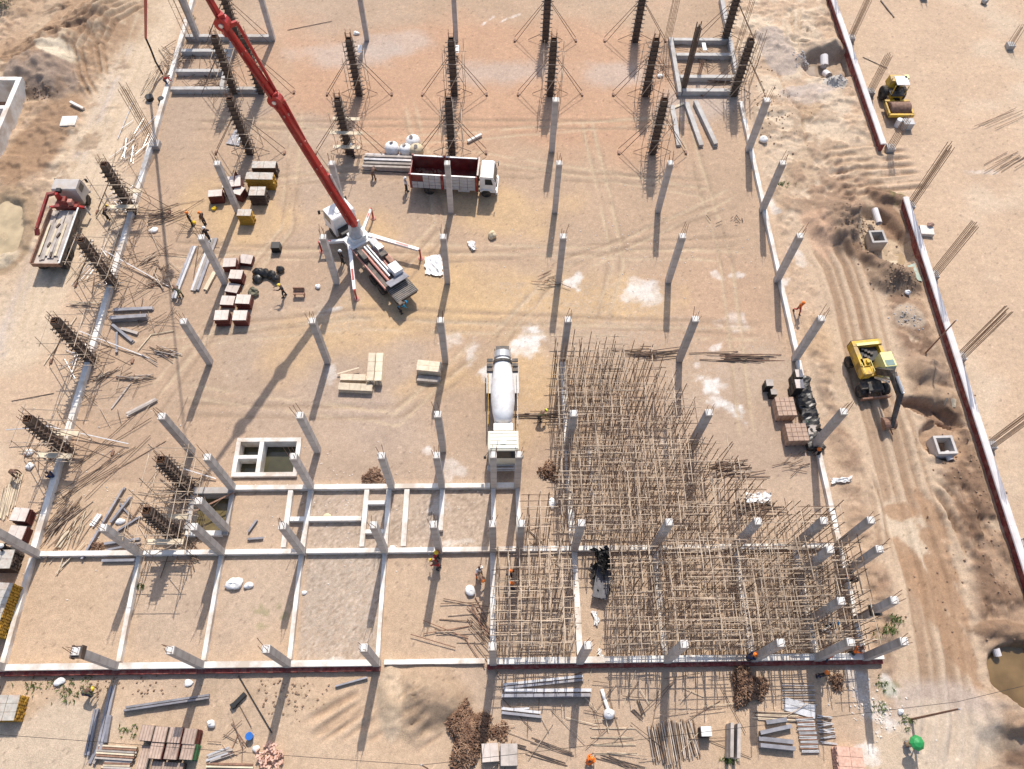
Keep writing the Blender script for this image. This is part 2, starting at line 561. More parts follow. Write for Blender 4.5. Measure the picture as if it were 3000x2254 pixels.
# tracks: left road, top left bank, the haul road on the right, the sand by the front beam
ruts([P(60, 1000), P(150, 750), P(250, 520), P(350, 280), P(450, 30)], 4.2, 4, 0.035, 61, 0.3, (0.5, 0.39, 0.27))
ruts([T('00', 780, 820), T('00', 690, 650), T('00', 660, 450), T('00', 800, 250), T('00', 1080, 40)], 2.0, 3, 0.15, 63, 0.1, (0.26, 0.17, 0.11))
ruts([T('00', 860, 660), T('00', 830, 420), T('00', 960, 220), T('00', 1200, 40)], 2.0, 3, 0.15, 64, 0.1, (0.26, 0.17, 0.11))
ruts([T('00', -100, 590), T('00', 300, 390), T('00', 760, 230), T('00', 1000, 60)], 2.6, 2, 0.16, 65, 0.1, BROWN)
for pl_ in (((-100, 590), (300, 395), (760, 235)), ((-100, 660), (260, 480), (430, 410)), ((180, 370), (420, 290), (600, 270)), ((300, 140), (560, 60), (640, 30)), ((560, 250), (760, 130), (820, 60))):
    ruts([T('00', *q) for q in pl_], 0.75, 1, 0.24, 140 + int(pl_[0][1]), -1, (0.14, 0.09, 0.06), 0.25)
for pl_ in (((640, 200), (760, 90), (800, 30)), ((560, 220), (640, 120), (690, 50))):
    ruts([T('00', *q) for q in pl_], 1.6, 2, 0.14, 160, -1, (0.3, 0.19, 0.12), 0.3)
lm = (1 - sst(-25.5, -24, X)) * sst(8, 12, Y) * sst(0.42, 0.58, fbm(X, Y, 2.2, 66, 4))
Z += 0.5 * lm * np.abs(fbm(X, Y, 0.9, 68, 3) - 0.48)
paint((0.30, 0.20, 0.13), 0.6 * lm * sst(0.5, 0.6, fbm(X, Y, 1.2, 69, 4)))
strip = sst(40.9, 41.8, X) * (1 - sst(52.7, 53.1, X))
haul = [T('31', 560, 420), T('31', 690, 620), T('31', 790, 900), T('32', 960, 40), T('32', 1090, 420), T('32', 1200, 850), T('32', 1310, 1250), T('32', 1430, 1640), T('33', 1540, 700), T('33', 1600, 1250), T('33', 1560, 1640)]
smooth = 1 - sst(2.6, 4.0, seg(haul)[0] + 1.2 * (n2 - 0.5))
strip0 = strip
strip = strip * (1 - 0.93 * smooth)
rgh = strip * sst(0.3, 0.55, n1 + 0.12)
n5 = fbm(X, Y, 1.3, 57, 4)
lumpy = sst(0.42, 0.62, n5)
Z += rgh * (0.34 * (n2 - 0.4) + 0.30 * np.abs(n3 - 0.5)) + strip * 0.22 * lumpy * sst(0.45, 0.6, n1 + 0.1) + strip * 0.55 * np.abs(fbm(X, Y, 0.75, 60, 3) - 0.48) * sst(0.4, 0.55, fbm(X, Y, 4.0, 62, 3))
paint(PALE, 0.75 * strip * sst(5, 14, Y) * sst(0.42, 0.55, n2))
paint((0.40, 0.28, 0.185), 0.75 * strip * sst(0.45, 0.6, n2) * (1 - sst(14, 22, Y)))
paint((0.33, 0.225, 0.15), 0.6 * strip * sst(0.5, 0.6, n5) * sst(0.42, 0.6, n1))
paint((0.40, 0.325, 0.275), 0.9 * sst(0.12, 0.22, ell(T('30', 160, 430), 2.4, 5, 0.1, 0.4, 71)))
paint((0.43, 0.35, 0.295), 0.9 * sst(0.12, 0.25, ell(T('30', 400, 760), 3.6, 1.2, 0.1, 0.5, 78)))
paint((0.36, 0.245, 0.155), 0.7 * sst(0.1, 0.4, ell(T('30', 420, 900), 1.6, 3.4, -0.3, 0.7, 79)))
paint(LILAC, 0.6 * sst(0.1, 0.5, ell(T('30', 420, 800), 4.0, 1.6, 0.1, 0.9, 72)))
paint((0.50, 0.375, 0.265), 0.85 * smooth * strip0)
hm = ruts(haul, 5.6, 6, 0.09, 67, 0.1, (0.27, 0.175, 0.11), 1.0)
ruts(haul, 3.6, 2, 0.08, 167, 0.05, (0.30, 0.195, 0.125), 0.4)
paint((0.62, 0.50, 0.37), 0.8 * sst(0.05, 0.4, ell(T('32', 1290, 1300), 2.2, 4.0, 0.35, 0.7, 74)))
for k, x, y, rx, ry, ro in (('32', 1180, 1080, 1.5, .8, 0), ('32', 1300, 1560, .9, 3, .3), ('33', 1350, 120, 1.0, 3.4, .2), ('33', 1580, 180, .9, 3, .3), ('33', 1650, 600, 1.0, 4, .2), ('33', 1500, 30, .8, 2, .2),
                            ('32', 1440, 1100, .7, 3, .3), ('32', 1490, 1400, .8, 3, .3)):
    paint(WET, 0.9 * sst(0.05, 0.3, ell(T(k, x, y), rx, ry, ro, 0.8, int(x))))
ruts([T('30', 560, 1480), T('30', 850, 1430), T('30', 1350, 1380)], 7.0, 7, 0.13, 68, 0.34, (0.40, 0.27, 0.175))
ruts([T('30', 620, 1680), T('30', 760, 1560), T('30', 900, 1500)], 4.0, 5, 0.10, 69, 0.3, (0.42, 0.29, 0.19))
ruts([T('30', 130, 560), T('30', 230, 800), T('30', 340, 960), T('30', 390, 1250)], 0.9, 1, 0.28, 70, 0.0, BROWN)
ruts([T('30', 320, 60), T('30', 330, 330), T('30', 480, 330)], 3.5, 4, 0.16, 73, 0.4, (0.42, 0.32, 0.22))
for i, (a, b, w) in enumerate((((400, 1340), (960, 1000), 2.2), ((480, 1400), (980, 1060), 1.6), ((640, 1400), (1000, 1130), 1.4), ((840, 1390), (1110, 1210), 2.0), ((1210, 1290), (1480, 1000), 3.4), ((1240, 1370), (1560, 1150), 3.2))):
    ruts([T('13', *a), T('13', *b)], w, 2 + i // 4 * 2, 0.10, 80 + i, 0.25, (0.38, 0.26, 0.17), 0.3)
ruts([T('32', 880, 640), T('32', 1010, 980), T('32', 1090, 1500)], 1.6, 2, 0.14, 87, 0.35, BROWN, 0.4)
ruts([T('32', 1500, 800), T('32', 1680, 1100), T('32', 1850, 1500)], 4.4, 4, 0.17, 88, 0.3, (0.34, 0.235, 0.155))
ruts([T('33', 1780, 130), T('33', 1950, 500)], 4.5, 6, 0.12, 89, 0.42, (0.33, 0.225, 0.15))
ns = 1 - smooth
paint((0.325, 0.22, 0.148), 0.9 * box(46.4, 53.0, -42, -12, 1.0) * ns * sst(0.26, 0.42, n2 * 0.6 + n3 * 0.4))
paint((0.18, 0.112, 0.073), 0.85 * box(46.6, 53.0, -42, -11, 1.0) * ns * sst(0.43, 0.53, n5))
paint((0.34, 0.235, 0.16), 0.85 * box(41.4, 46.2, -37, -11, 0.8) * ns * sst(0.38, 0.5, n5))
paint((0.24, 0.155, 0.105), 0.7 * box(41.8, 46.2, -36, -12, 0.8) * ns * sst(0.52, 0.6, fbm(X, Y, 0.9, 63, 4)))
paint((0.33, 0.22, 0.148), 0.85 * box(43.5, 53, -12, 13, 1.5) * ns * sst(0.40, 0.52, n5))
paint((0.19, 0.12, 0.08), 0.75 * box(46.5, 53, -15, 11, 1.0) * ns * sst(0.5, 0.58, fbm(X, Y, 1.4, 64, 4)))
Z += 0.22 * box(47.8, 53.0, -36, -12, 1.0) * np.abs(fbm(X, Y, 1.1, 77, 4) - 0.5) * 3
for a, b, w in (((1440, 790), (1640, 1000), 1.0), ((1620, 830), (1740, 1130), .9), ((1460, 950), (1700, 1350), 1.0), ((870, 850), (1000, 980), .8), ((1370, 60), (1570, 330), 1.2), ((1310, 590), (1440, 660), .8)):
    ruts([T('32', *a), T('32', *b)], w, 1, 0.2, int(a[0]), -1, (0.19, 0.125, 0.085), 0.3)


def mound(p, rx, ry, h, rot=0.0, seed=1, col=None, rag=0.5, lump=0.5, cm=0.9):
    global Z
    e = ell(p, rx, ry, rot, rag, seed)
    Z = Z + h * sst(0, 0.85, e) * (1 - lump + 2 * lump * n3)
    if col:
        paint(col, cm * sst(0.05, 0.25, e))


def pit(p, rx, ry, d, rot=0.0, seed=1, col=None, rag=0.3):
    global Z
    e = sst(0.08, 0.32, ell(p, rx, ry, rot, rag, seed))
    Z = Z - d * e
    if col:
        paint(col, e)


mound(T('31', 690, 320), 3.6, 3.6, 1.5, 0.2, 101, (0.24, 0.165, 0.115))
mound(T('31', 900, 560), 2.6, 1.1, 0.7, -0.6, 102, BROWN)
mound(T('31', 1120, 730), 3.0, 2.3, 1.3, -0.2, 103, (0.25, 0.175, 0.12))
paint(DARK, 0.8 * sst(0.2, 0.5, ell(T('31', 1170, 790), 1.4, 0.8, 0, 1.0, 104)) * (n3 > 0.42))
mound(T('31', 1080, 60), 2.6, 1.0, 0.7, -0.4, 105, BROWN, 0.9)
pit(T('31', 1040, 380), 3.0, 4.4, 1.1, 0.25, 106, (0.50, 0.385, 0.27))
paint((0.27, 0.17, 0.11), 0.9 * sst(0.05, 0.3, ell(T('31', 1130, 230), 1.2, 3.0, 0.35, 1.0, 107)))
paint((0.52, 0.345, 0.235), 0.8 * sst(0.1, 0.4, ell(T('31', 500, 360), 1.6, 3.6, 0.15, 0.5, 108)))
pit(T('32', 1560, 490), 2.3, 2.2, 0.7, 0, 109, (0.37, 0.25, 0.165))
pit(T('32', 1440, 250), 3.2, 0.9, 0.9, -0.5, 110, (0.28, 0.18, 0.12))
mound(T('31', 1400, 1500), 2.0, 1.9, 0.9, 0.2, 111, (0.33, 0.235, 0.165))
mound(T('32', 1500, 120), 2.2, 1.2, 0.6, -0.4, 112, (0.37, 0.26, 0.175))
pit(T('30', 590, 540), 3.6, 2.8, 0.9, 0.1, 113, (0.43, 0.32, 0.23))
mound(T('30', 560, 410), 3.4, 1.5, 0.7, 0.05, 114, (0.42, 0.32, 0.235))
mound(T('30', 380, 505), 1.3, 1.1, 0.5, 0, 115, GREY)
mound(T('30', 640, 695), 1.4, 1.1, 0.45, 0, 116, (0.45, 0.42, 0.38))
mound(T('31', 1240, 1050), 1.7, 1.6, 0.25, 0, 117, (0.42, 0.33, 0.25))
pit(P(3010, 1985), 3.2, 2.9, 1.3, 0.35, 118, (0.27, 0.19, 0.10))
mound(T('33', 2040, 500), 2.8, 0.8, 0.5, -0.1, 119, BROWN)
mound(T('33', 2010, 1210), 2.9, 2.6, 0.8, 0.2, 120, (0.37, 0.27, 0.19), 0.5, 0.25)
mound(T('33', 2050, 1290), 2.4, 1.0, 0.35, -0.2, 121, BROWN, 0.6, 0.5, 0.5)
mound(T('13', 1520, 1000), 3.2, 1.9, 0.75, -0.3, 122, (0.36, 0.26, 0.18), 0.4, 0.18)
mound(T('13', 1330, 1130), 1.7, 2.6, 0.3, 0.2, 125, (0.41, 0.30, 0.205))
mound(T('13', 1560, 1150), 2.4, 1.4, 0.35, 0.2, 123, (0.33, 0.235, 0.16), 0.5, 0.15)
mound(T('13', 1150, 1080), 1.0, 3.4, 0.35, 0.1, 124, (0.52, 0.40, 0.285))
for k_ in range(7):
    ruts([T('13', 1205, 1050 + 48 * k_), T('13', 1330, 1010 + 46 * k_), T('13', 1500 - 12 * k_, 930 + 50 * k_)], 0.55, 1, 0.13, 300 + k_, 0.1, (0.2, 0.135, 0.09), 0.2)
for a, b in (((1060, 890), (1240, 900)), ((1280, 910), (1440, 880)), ((1230, 980), (1390, 970))):
    ruts([T('13', *a), T('13', *b)], 0.7, 1, -0.16, 130, -1, DARK, 0.2)
paint((0.33, 0.235, 0.15), 0.9 * sst(0.0, 0.1, ell(T('01', -10, 330), 3.6, 5.8, 0.15, 0.3, 131)))
pit(T('01', -10, 330), 2.8, 5.0, 0.55, 0.15, 131, (0.45, 0.35, 0.225))
mound(T('01', 10, 560), 2.0, 1.4, 0.4, 0.2, 132, (0.50, 0.41, 0.30))
# disturbed, littered soil in front of the front beam and left of it
fr = 1 - sst(-34.6, -33.6, Y)
Z += fr * 0.08 * (n2 - 0.5)
paint((0.40, 0.295, 0.20), 0.5 * fr * sst(0.5, 0.64, n3) * sst(-37.5, -35.5, Y) * (1 - sst(12, 15, X)))
paint((0.54, 0.435, 0.33), 0.7 * sst(0.05, 0.4, ell(P(80, 2180), 7, 3, 0.05, 0.8, 133)))
paint(LILAC, 0.7 * sst(0.05, 0.4, ell(P(2760, 2120), 4, 4, 0.4, 0.8, 134)))
paint(PALE, 0.6 * sst(0.05, 0.4, ell(P(2740, 2190), 5, 3, 0.2, 0.8, 135)))
n6 = fbm(X * 1.0, Y * 1.6, 0.9, 91, 5)
# cement spills: white powder lying on the soil
for k, x, y, rx, ry, ro, a in (('21', 215, 1270, 1.6, 2.0, -.6, 1.0), ('21', 590, 740, 1.2, .9, .3, 1.0), ('21', 1120, 840, 2.2, 1.6, -.5, .8), ('21', 1760, 690, .9, .6, -.6, .7),
                               ('21', 1860, 1100, 2.6, 1.3, -.1, .5), ('21', 1940, 700, 1.3, .35, .1, .6), ('21', 1760, 1290, 1.0, .35, .7, .7), ('21', 1700, 1600, 1.8, 1.0, -.5, .9),
                               ('22', 1800, 180, 2.8, .8, -.45, 1.0), ('22', 1900, 260, 1.8, .6, -.8, .7), ('11', 1680, 1230, 1.6, 1.1, 0, .6), ('11', 1810, 1320, .9, 1.6, 0, .55), ('11', 1930, 1520, .8, .9, 0, .9),
                               ('11', 640, 1000, 2.2, .3, .35, .6), ('12', 1460, 550, .8, .6, 0, .8), ('12', 1740, 740, .8, .9, 0, .5), ('12', 1630, 720, .7, 1.4, 0, .5), ('12', 1560, 1020, .8, 1.4, 0, .55),
                               ('12', 1680, 1330, 2.4, .4, .1, .6), ('11', 650, 1540, .7, 1.4, 0, .5), ('22', 1330, 560, .4, 1.8, 0, .7), ('22', 710, 720, .3, 2.2, 0, .8), ('13', 700, 740, 2.2, .5, 0, .6),
                               ('20', 90, 130, .9, .3, .5, .6), ('10', 1960, 170, 1.3, .25, .8, .8), ('33', 820, 950, .9, 3.0, .1, .8), ('33', 980, 1180, 1.4, 1.4, 0, .75), ('33', 1090, 980, .9, 1.0, 0, .8),
                               ('33', 1120, 1280, .7, .6, 0, .8), ('33', 900, 1530, 1.2, .8, 0, .8), ('21', 1600, 1440, .7, .4, 0, .6), ('10', 2090, 170, .8, .2, .8, .6),
                               ('31', 90, 100, .7, 2.2, .3, .6), ('31', 330, 560, .8, 2.2, .4, .55), ('31', 200, 760, .7, .7, 0, .8), ('30', 1850, 1430, 2, .4, 0, .4)):
    e_ = ell(T(k, x, y), rx * 1.15, ry * 1.15, ro, 1.6, int(x + y))
    paint(WHITE, a * 0.78 * sst(0.24, 0.54, e_ * 0.75 + 0.5 * (n6 - 0.42)) * (0.55 + 0.45 * sst(0.3, 0.6, n3)))
for k, x, y in (('33', 1090, 1000), ('33', 950, 1130), ('13', 130, 350), ('30', 1150, 1660)):
    paint((0.12, 0.16, 0.04), 0.35 * sst(0.1, 0.5, ell(T(k, x, y), 1.6, 1.2, 0, 1.2, int(x) + 3)) * (n3 > 0.5))
# faint wheel marks over the trodden fill
rt = random.Random(17)
for a, b, c_ in (((-18, -6), (2, -3), (38, -5)), ((-16, 4.5), (8, 3), (38, 5)), ((-14, 12), (10, 14), (36, 12)), ((-12, -12.5), (6, -13), (13, -8)), ((4, -2), (9, 6), (5, 22)), ((24, 20), (26, 4), (24, -5)), ((34, 22), (36, 2), (35, -14)), ((-6, 20), (-5, 6), (-14, -14)), ((14, -7), (20, 2), (38, 10)), ((-17, 20), (4, 20.5), (36, 20))):
    ruts([a, b, c_], 2.2, 2, 0.02, rt.randint(1, 999), 0.25, (0.33, 0.235, 0.16), 0.3)
    o1, o2 = rt.uniform(-3, 3), rt.uniform(-3, 3)
    ruts([(a[0], a[1] + o1), (b[0], b[1] + o2), (c_[0], c_[1] + o1)], 2.2, 2, 0.012, rt.randint(1, 999), 0.3, (0.52, 0.40, 0.275), 0.3)
# small soil texture everywhere, rougher outside the slab of trodden fill
Z += 0.06 * (n3 - 0.5) + 0.1 * (1 - inside) * np.abs(fbm(X, Y, 0.9, 59, 3) - 0.5) + 0.012 * (fine - 0.5) + 0.05 * (n2 - 0.5) * (1 - inside)
C *= (0.90 + 0.20 * n2 + 0.07 * (fine - 0.5))[..., None]
peb = np.random.RandomState(9).rand(NY, NX)
C[peb > 0.9935] *= 0.66
C[peb < 0.0045] *= 1.25
C = np.clip(C, 0.01, 0.9)
cut = (np.abs(X - 15) > 60.0) | (np.abs(Y) > 46)
Z[cut] = 0
# openings cast into the slab: the soil stops at the walls of the tanks
for x0, x1, y0, y1, d in ((-6.35, -1.45, -18.72, -15.45, 2.0), (-9.0, -6.15, -23.1, -20.1, 1.5), (-60.0, -34.55, 13.6, 24.7, 2.2)):
    Z[(X > x0) & (X < x1) & (Y > y0) & (Y < y1)] = -d
ptc = np.stack([X, Y, Z], -1).reshape(-1, 3)
gme = bpy.data.meshes.new('ground')
ii = (np.arange(NY - 1)[:, None] * NX + np.arange(NX - 1)[None, :]).ravel()
quads = np.stack([ii, ii + 1, ii + NX + 1, ii + NX], -1)
gme.vertices.add(len(ptc))
gme.vertices.foreach_set('co', ptc.ravel())
gme.loops.add(quads.size)
gme.loops.foreach_set('vertex_index', quads.ravel())
gme.polygons.add(len(quads))
gme.polygons.foreach_set('loop_start', np.arange(len(quads)) * 4)
gme.polygons.foreach_set('loop_total', np.full(len(quads), 4))
gme.polygons.foreach_set('use_smooth', np.ones(len(quads), bool))
gme.update()
ca = gme.color_attributes.new('soil', 'FLOAT_COLOR', 'POINT')
ca.data.foreach_set('color', np.concatenate([C.reshape(-1, 3), np.ones((len(ptc), 1))], 1).ravel())
gm = bpy.data.materials.new('soil')
gm.use_nodes = True
n = gm.node_tree.nodes
l = gm.node_tree.links
at = n.new('ShaderNodeAttribute')
at.attribute_name = 'soil'
tc = n.new('ShaderNodeTexCoord')
out = at.outputs['Color']
for sc, lo, hi, det in ((2.2, 0.86, 1.13, 8), (6.0, 0.87, 1.12, 6), (14.0, 0.80, 1.17, 5)):
    a = n.new('ShaderNodeTexNoise')
    a.inputs['Scale'].default_value = sc
    a.inputs['Detail'].default_value = det
    a.inputs['Roughness'].default_value = 0.7
    l.new(tc.outputs['Object'], a.inputs['Vector'])
    mr = n.new('ShaderNodeMapRange')
    mr.inputs[1].default_value = 0.3
    mr.inputs[2].default_value = 0.7
    mr.inputs[3].default_value = lo
    mr.inputs[4].default_value = hi
    l.new(a.outputs['Fac'], mr.inputs[0])
    mx = n.new('ShaderNodeMixRGB')
    mx.blend_type = 'MULTIPLY'
    mx.inputs[0].default_value = 1
    l.new(out, mx.inputs[1])
    l.new(mr.outputs[0], mx.inputs[2])
    out = mx.outputs[0]
bp = n.new('ShaderNodeBump')
bp.inputs['Strength'].default_value = 0.7
bp.inputs['Distance'].default_value = 0.08
l.new(a.outputs['Fac'], bp.inputs['Height'])
b = n['Principled BSDF']
b.inputs['Roughness'].default_value = 0.95
b.inputs['Specular IOR Level'].default_value = 0.15
l.new(out, b.inputs['Base Color'])
l.new(bp.outputs[0], b.inputs['Normal'])
gme.materials.append(gm)
go = link('ground', gme)
go['kind'] = 'structure'


def gz(x, y):
    """height of the soil"""
    i = int(round((x - gx[6]) / STEP)) + 6
    j = int(round((y - gy[6]) / STEP)) + 6
    return float(Z[min(max(j, 0), NY - 1), min(max(i, 0), NX - 1)])


def on(p, dz=0.0):
    return Vector((p[0], p[1], gz(p[0], p[1]) + dz))


def water(name, pts, z, col, rough=0.12):
    mb = MB()
    mb.add([Vector((x, y, z)) for x, y in pts], [tuple(range(len(pts)))])
    o = obj(name, mb, mat(name, col, rough=rough * 0.6, var=0.35, scale=0.5))
    o['kind'] = 'structure'


def ring(p, rx, ry, n=28):
    return [(p[0] + rx * math.cos(6.2832 * k / n), p[1] + ry * math.sin(6.2832 * k / n)) for k in range(n)]


water('pond_water', ring(T('01', 0, 330), 5.0, 7.0), -0.3, (0.45, 0.35, 0.215))
water('puddle_water', ring(P(3010, 1985), 3.4, 3.2), -0.45, (0.17, 0.11, 0.05), 0.2)
water('pit_water', ring(T('30', 500, 555), 1.2, 1.3), -0.72, (0.30, 0.23, 0.17))
water('trench_water', ring(T('31', 1000, 500), 3.0, 1.7), -0.98, (0.52, 0.385, 0.245))


# ------------------------------------------------------------ concrete columns
HC = 6.3
ORD = ['first', 'second', 'third', 'fourth', 'fifth', 'sixth', 'seventh', 'eighth', 'ninth', 'tenth', 'eleventh', 'twelfth']
sh = MB().box((0, 0, HC / 2 - .1), (0.5, 0.5, HC + .2)).mesh('shaft', 'concrete')
tp = MB().box((0, 0, 0.06), (0.506, 0.506, 0.12)).mesh('column_top', 'concrete_top')
rb = MB().tube((0, 0, -.02), (0.02, 0.01, 1.3), 0.02, 5).mesh('starter_bar', 'rebar')


def column(x, y, label, w=1.0, rot=0.0, bars=1.0):
    t = thing('concrete_column', label, 'column', (x, y, 0), 0, 'bare concrete columns')
    o = link('shaft', sh, t)
    o.scale = (w, w, 1)
    o = link('column_top', tp, t, (0, 0, HC))
    o.scale = (w, w, 1)
    for sx, sy in ((-1, -1), (1, -1), (1, 1), (-1, 1)):
        q = link('starter_bar', rb, t, (sx * .17 * w, sy * .17 * w, HC + .1))
        q.rotation_euler = (rnd.uniform(-.16, .16), rnd.uniform(-.16, .16), 0)
        q.scale = (1, 1, bars * rnd.uniform(.5, 1.25))
    return t


def colrow(y, xs, where, w=1.0):
    for i, x in enumerate(xs):
        if isinstance(x, tuple):
            x, yy = x
        else:
            yy = y
        column(x + rnd.uniform(-.05, .05), yy, 'bare concrete column, %s from left %s' % (ORD[i], where), w)


colrow(33.1, [-10.1, 0.2, 10.1], 'in the row at the photo top edge')
for x, y, lb in ((-18.3, 33.0, 'tall concrete column rising from the top left grade beam frame'),):
    column(x, y, lb, 1.15)
colrow(16.35, [20.1, 40.0], 'in the row behind the dump truck', 1.12)
colrow(8.35, [-10.15, -0.1, 10.1, 20, 30, 40], 'in the row passing the dump truck cab')
colrow(0.05, [-10, 0, 10, 20, 30, 40], 'in the row passing the concrete pump hopper')
colrow(-8.27, [-10, 0, 10, 20, 30, 40], 'in the row level with the mixer chute')
colrow(-16.5, [-10, 0, 10, 20, 30, 40], 'in the row level with the mixer cab')
colrow(-19.75, [-6.13, -.05, 6.1, 10.1, 14.05, 15.95], 'on the cross beam in front of the mixer', .95)
column(-6.15, -23.0, 'bare concrete column at the corner of the open water pit', .95)
for i, x in enumerate([-19.7, -12.2, -6.15, -.2, 5.95, 10, 14.03, 15.98, 20.1, 26.1, 32.2, 36.74, 40]):
    lb = ('bare concrete column, %s from left on the middle grade beam' % ORD[i]) if i < 7 else ('bare concrete column, %s from right on the middle grade beam by the scaffold' % ORD[12 - i])
    column(x, -24.85, lb, .95)
column(36.75, -26.87, 'bare concrete column inside the right end of the scaffold, just below the middle beam', .95)
column(40.1, -26.87, 'bare concrete column on the right grade beam just below the middle beam', .95)
column(36.74, -30.3, 'bare concrete column in the right end of the scaffold near the front', .95)
column(40.25, -30.28, 'bare concrete column on the right grade beam with a dark clamp round it', .95)
for i, x in enumerate([-19.7, -12.0, -6.16, -.2, 5.9]):
    column(x, -32.85, 'bare concrete column, %s from left on the red brick front beam' % ORD[i], .95)
for i, x in enumerate([14.0, 20.05, 26.15, 32.3, 36.78, 40.2]):
    column(x, -32.88, 'bare concrete column, %s from right on the front beam under the scaffold' % ORD[5 - i], .95)
cl = MB().box((0, 0, 0), (.74, .74, .3))
solo('column_clamp', cl, 'black', 'dark clamp wrapped round the column beside the right grade beam', 'clamp', (40.25, -30.28, 3.4))
for x, y, z in ((-12.0, -32.85, 6.05),):
    c2 = MB()
    for s in (-1, 1):
        c2.box((s * .3, 0, 0), (.1, .8, .5)).box((0, s * .3, 0), (.5, .1, .5))
    solo('column_clamp', c2, 'dark_ply', 'brown timber collar round the column top on the brick front beam', 'clamp', (x, y, z))

# ------------------------------------------------------------ grade beams
def beam(x0, y0, x1, y1, label, w=0.42, h=0.42, z0=-.1, name='grade_beam', m='beam'):
    mb = MB()
    cx, cy = (x0 + x1) / 2, (y0 + y1) / 2
    L = math.hypot(x1 - x0, y1 - y0)
    n = max(1, int(L / 3.1))
    r = random.Random(int(x0 * 7 + y0 * 13 + x1))
    for k in range(n):
        a, b = k / n, (k + 1) / n
        mb.bar(((x0 - cx) + (x1 - x0) * a, (y0 - cy) + (y1 - y0) * a, (z0 + h) / 2), ((x0 - cx) + (x1 - x0) * b, (y0 - cy) + (y1 - y0) * b, (z0 + h) / 2), w + r.uniform(-.015, .015), h - z0 + r.uniform(-.02, .02))
    return solo(name, mb, m, label, 'beam', (cx, cy, 0), 0, 'white concrete grade beams')


beam(-20, 40, -20.05, -24.4, 'long white concrete beam along the left edge past the formwork columns', .44, .5)
beam(-20.03, -25.1, -19.95, -32.5, 'short white concrete beam at the left end of the empty bays', .33)
beam(40.2, 23.0, 40.2, -8.0, 'white concrete beam on the right edge, far half beside the sandy strip', .36)
beam(40.2, -8.6, 40.2, -24.6, 'white concrete beam on the right edge beside the pallets and excavator', .36)
beam(40.2, -25.1, 40.2, -32.6, 'white concrete beam on the right edge beside the scaffold end', .36)
beam(-6, -19.72, 13.8, -19.72, 'long white cross beam running in front of the water basin', .38)
beam(14.3, -19.72, 16.1, -19.72, 'short white cross beam at the mixer front bumper', .42)
for a, b, lb in ((-19.6, -12.5, 'stretch of middle beam under the grey planks, left end'), (-11.9, -6.4, 'stretch of middle beam crossed by the scaffold shadow'),
                 (-5.9, -.5, 'stretch of middle beam left of the small room frames'), (.1, 5.7, 'stretch of middle beam in front of the gravel room'),
                 (6.2, 13.8, 'stretch of middle beam beside the two red clad workers'), (14.3, 26, 'stretch of middle beam under the left scaffold'),
                 (26.4, 39.9, 'stretch of middle beam under the right scaffold')):
    beam(a, -24.8, b, -24.8, 'white concrete ' + lb, .36)
vx = [(-12.2, -12.0, 'second'), (-6.15, -6.15, 'third'), (-.25, -.2, 'fourth'), (5.95, 5.92, 'fifth')]
for a, b, o in vx:
    beam(a, -25.1, b, -32.5, 'white concrete dividing beam between the empty front bays, %s from left' % o, .3)
for x, o in ((14, 'left edge of the scaffold'), (20.1, 'scaffold, left of the black sheeting'), (26.15, 'scaffold, right of the black sheeting'), (32.25, 'scaffold, second from its right end'), (36.75, 'scaffold, nearest its right end')):
    beam(x, -25.1, x, -32.5, 'white concrete dividing beam under the ' + o, .4)
beam(-1.63, -20.0, -1.63, -24.5, 'white partition beam left of the gravel room', .38)
beam(-.1, -20.0, -.2, -24.5, 'white partition beam through the gravel room, second from left', .38)
beam(4.25, -20.0, 4.2, -24.5, 'white partition beam at the left side of the narrow stair cells', .36)
beam(5.95, -20.0, 5.95, -24.5, 'white partition beam at the right side of the narrow stair cells', .36)
beam(7.35, -20.0, 7.3, -24.5, 'white partition beam standing alone right of the stair cells', .4)
beam(10.1, -20.0, 10.05, -23.3, 'white partition beam in the grey column shadow', .36)
beam(14.05, -20.0, 14.03, -24.5, 'white beam running from the mixer bumper to the middle beam, left one', .34)
beam(15.95, -20.0, 15.98, -24.5, 'white beam running from the mixer bumper to the middle beam, right one', .34)
beam(-1.4, -22.3, -.3, -22.3, 'very short white cross piece at the gravel room left end', .34)
beam(.05, -22.3, 4.0, -22.3, 'white cross partition beam through the middle of the gravel room', .34)
beam(4.4, -21.05, 5.75, -21.05, 'short white rung beam of the stair cells, rear one', .3)
beam(4.4, -23.35, 5.75, -23.35, 'short white rung beam of the stair cells, front one', .3)
beam(20.0, -8.6, 20.0, -24.5, 'white beam half hidden under the left edge of the scaffold', .45)
# frames of beams at the two far corners
for y, o in ((33.0, 'rearmost'), (30.6, 'second from rear'), (27.4, 'third from rear'), (24.7, 'frontmost')):
    beam(-19.5, y, -10.2 if y in (33.0, 24.7) else -14.6, y, 'grey white cross beam of the top left frame, %s' % o, .45, .6, m='precast')
beam(-14.3, 32.7, -14.3, 25.0, 'grey white side beam closing the top left frame', .45, .6, m='precast')
for y, o in ((32.6, 'rearmost'), (30.1, 'second from rear'), (26.6, 'third from rear'), (24.5, 'frontmost')):
    beam(34.2, y, 40.2, y, 'grey white cross beam of the top right frame, %s' % o, .45, .6, m='precast')
beam(33.9, 32.9, 33.9, 24.2, 'grey white side beam of the top right frame, left one', .4, .6, m='precast')
beam(40.6, 40, 40.4, 27, 'grey white side beam of the top right frame, right one', .45, .6, m='precast')


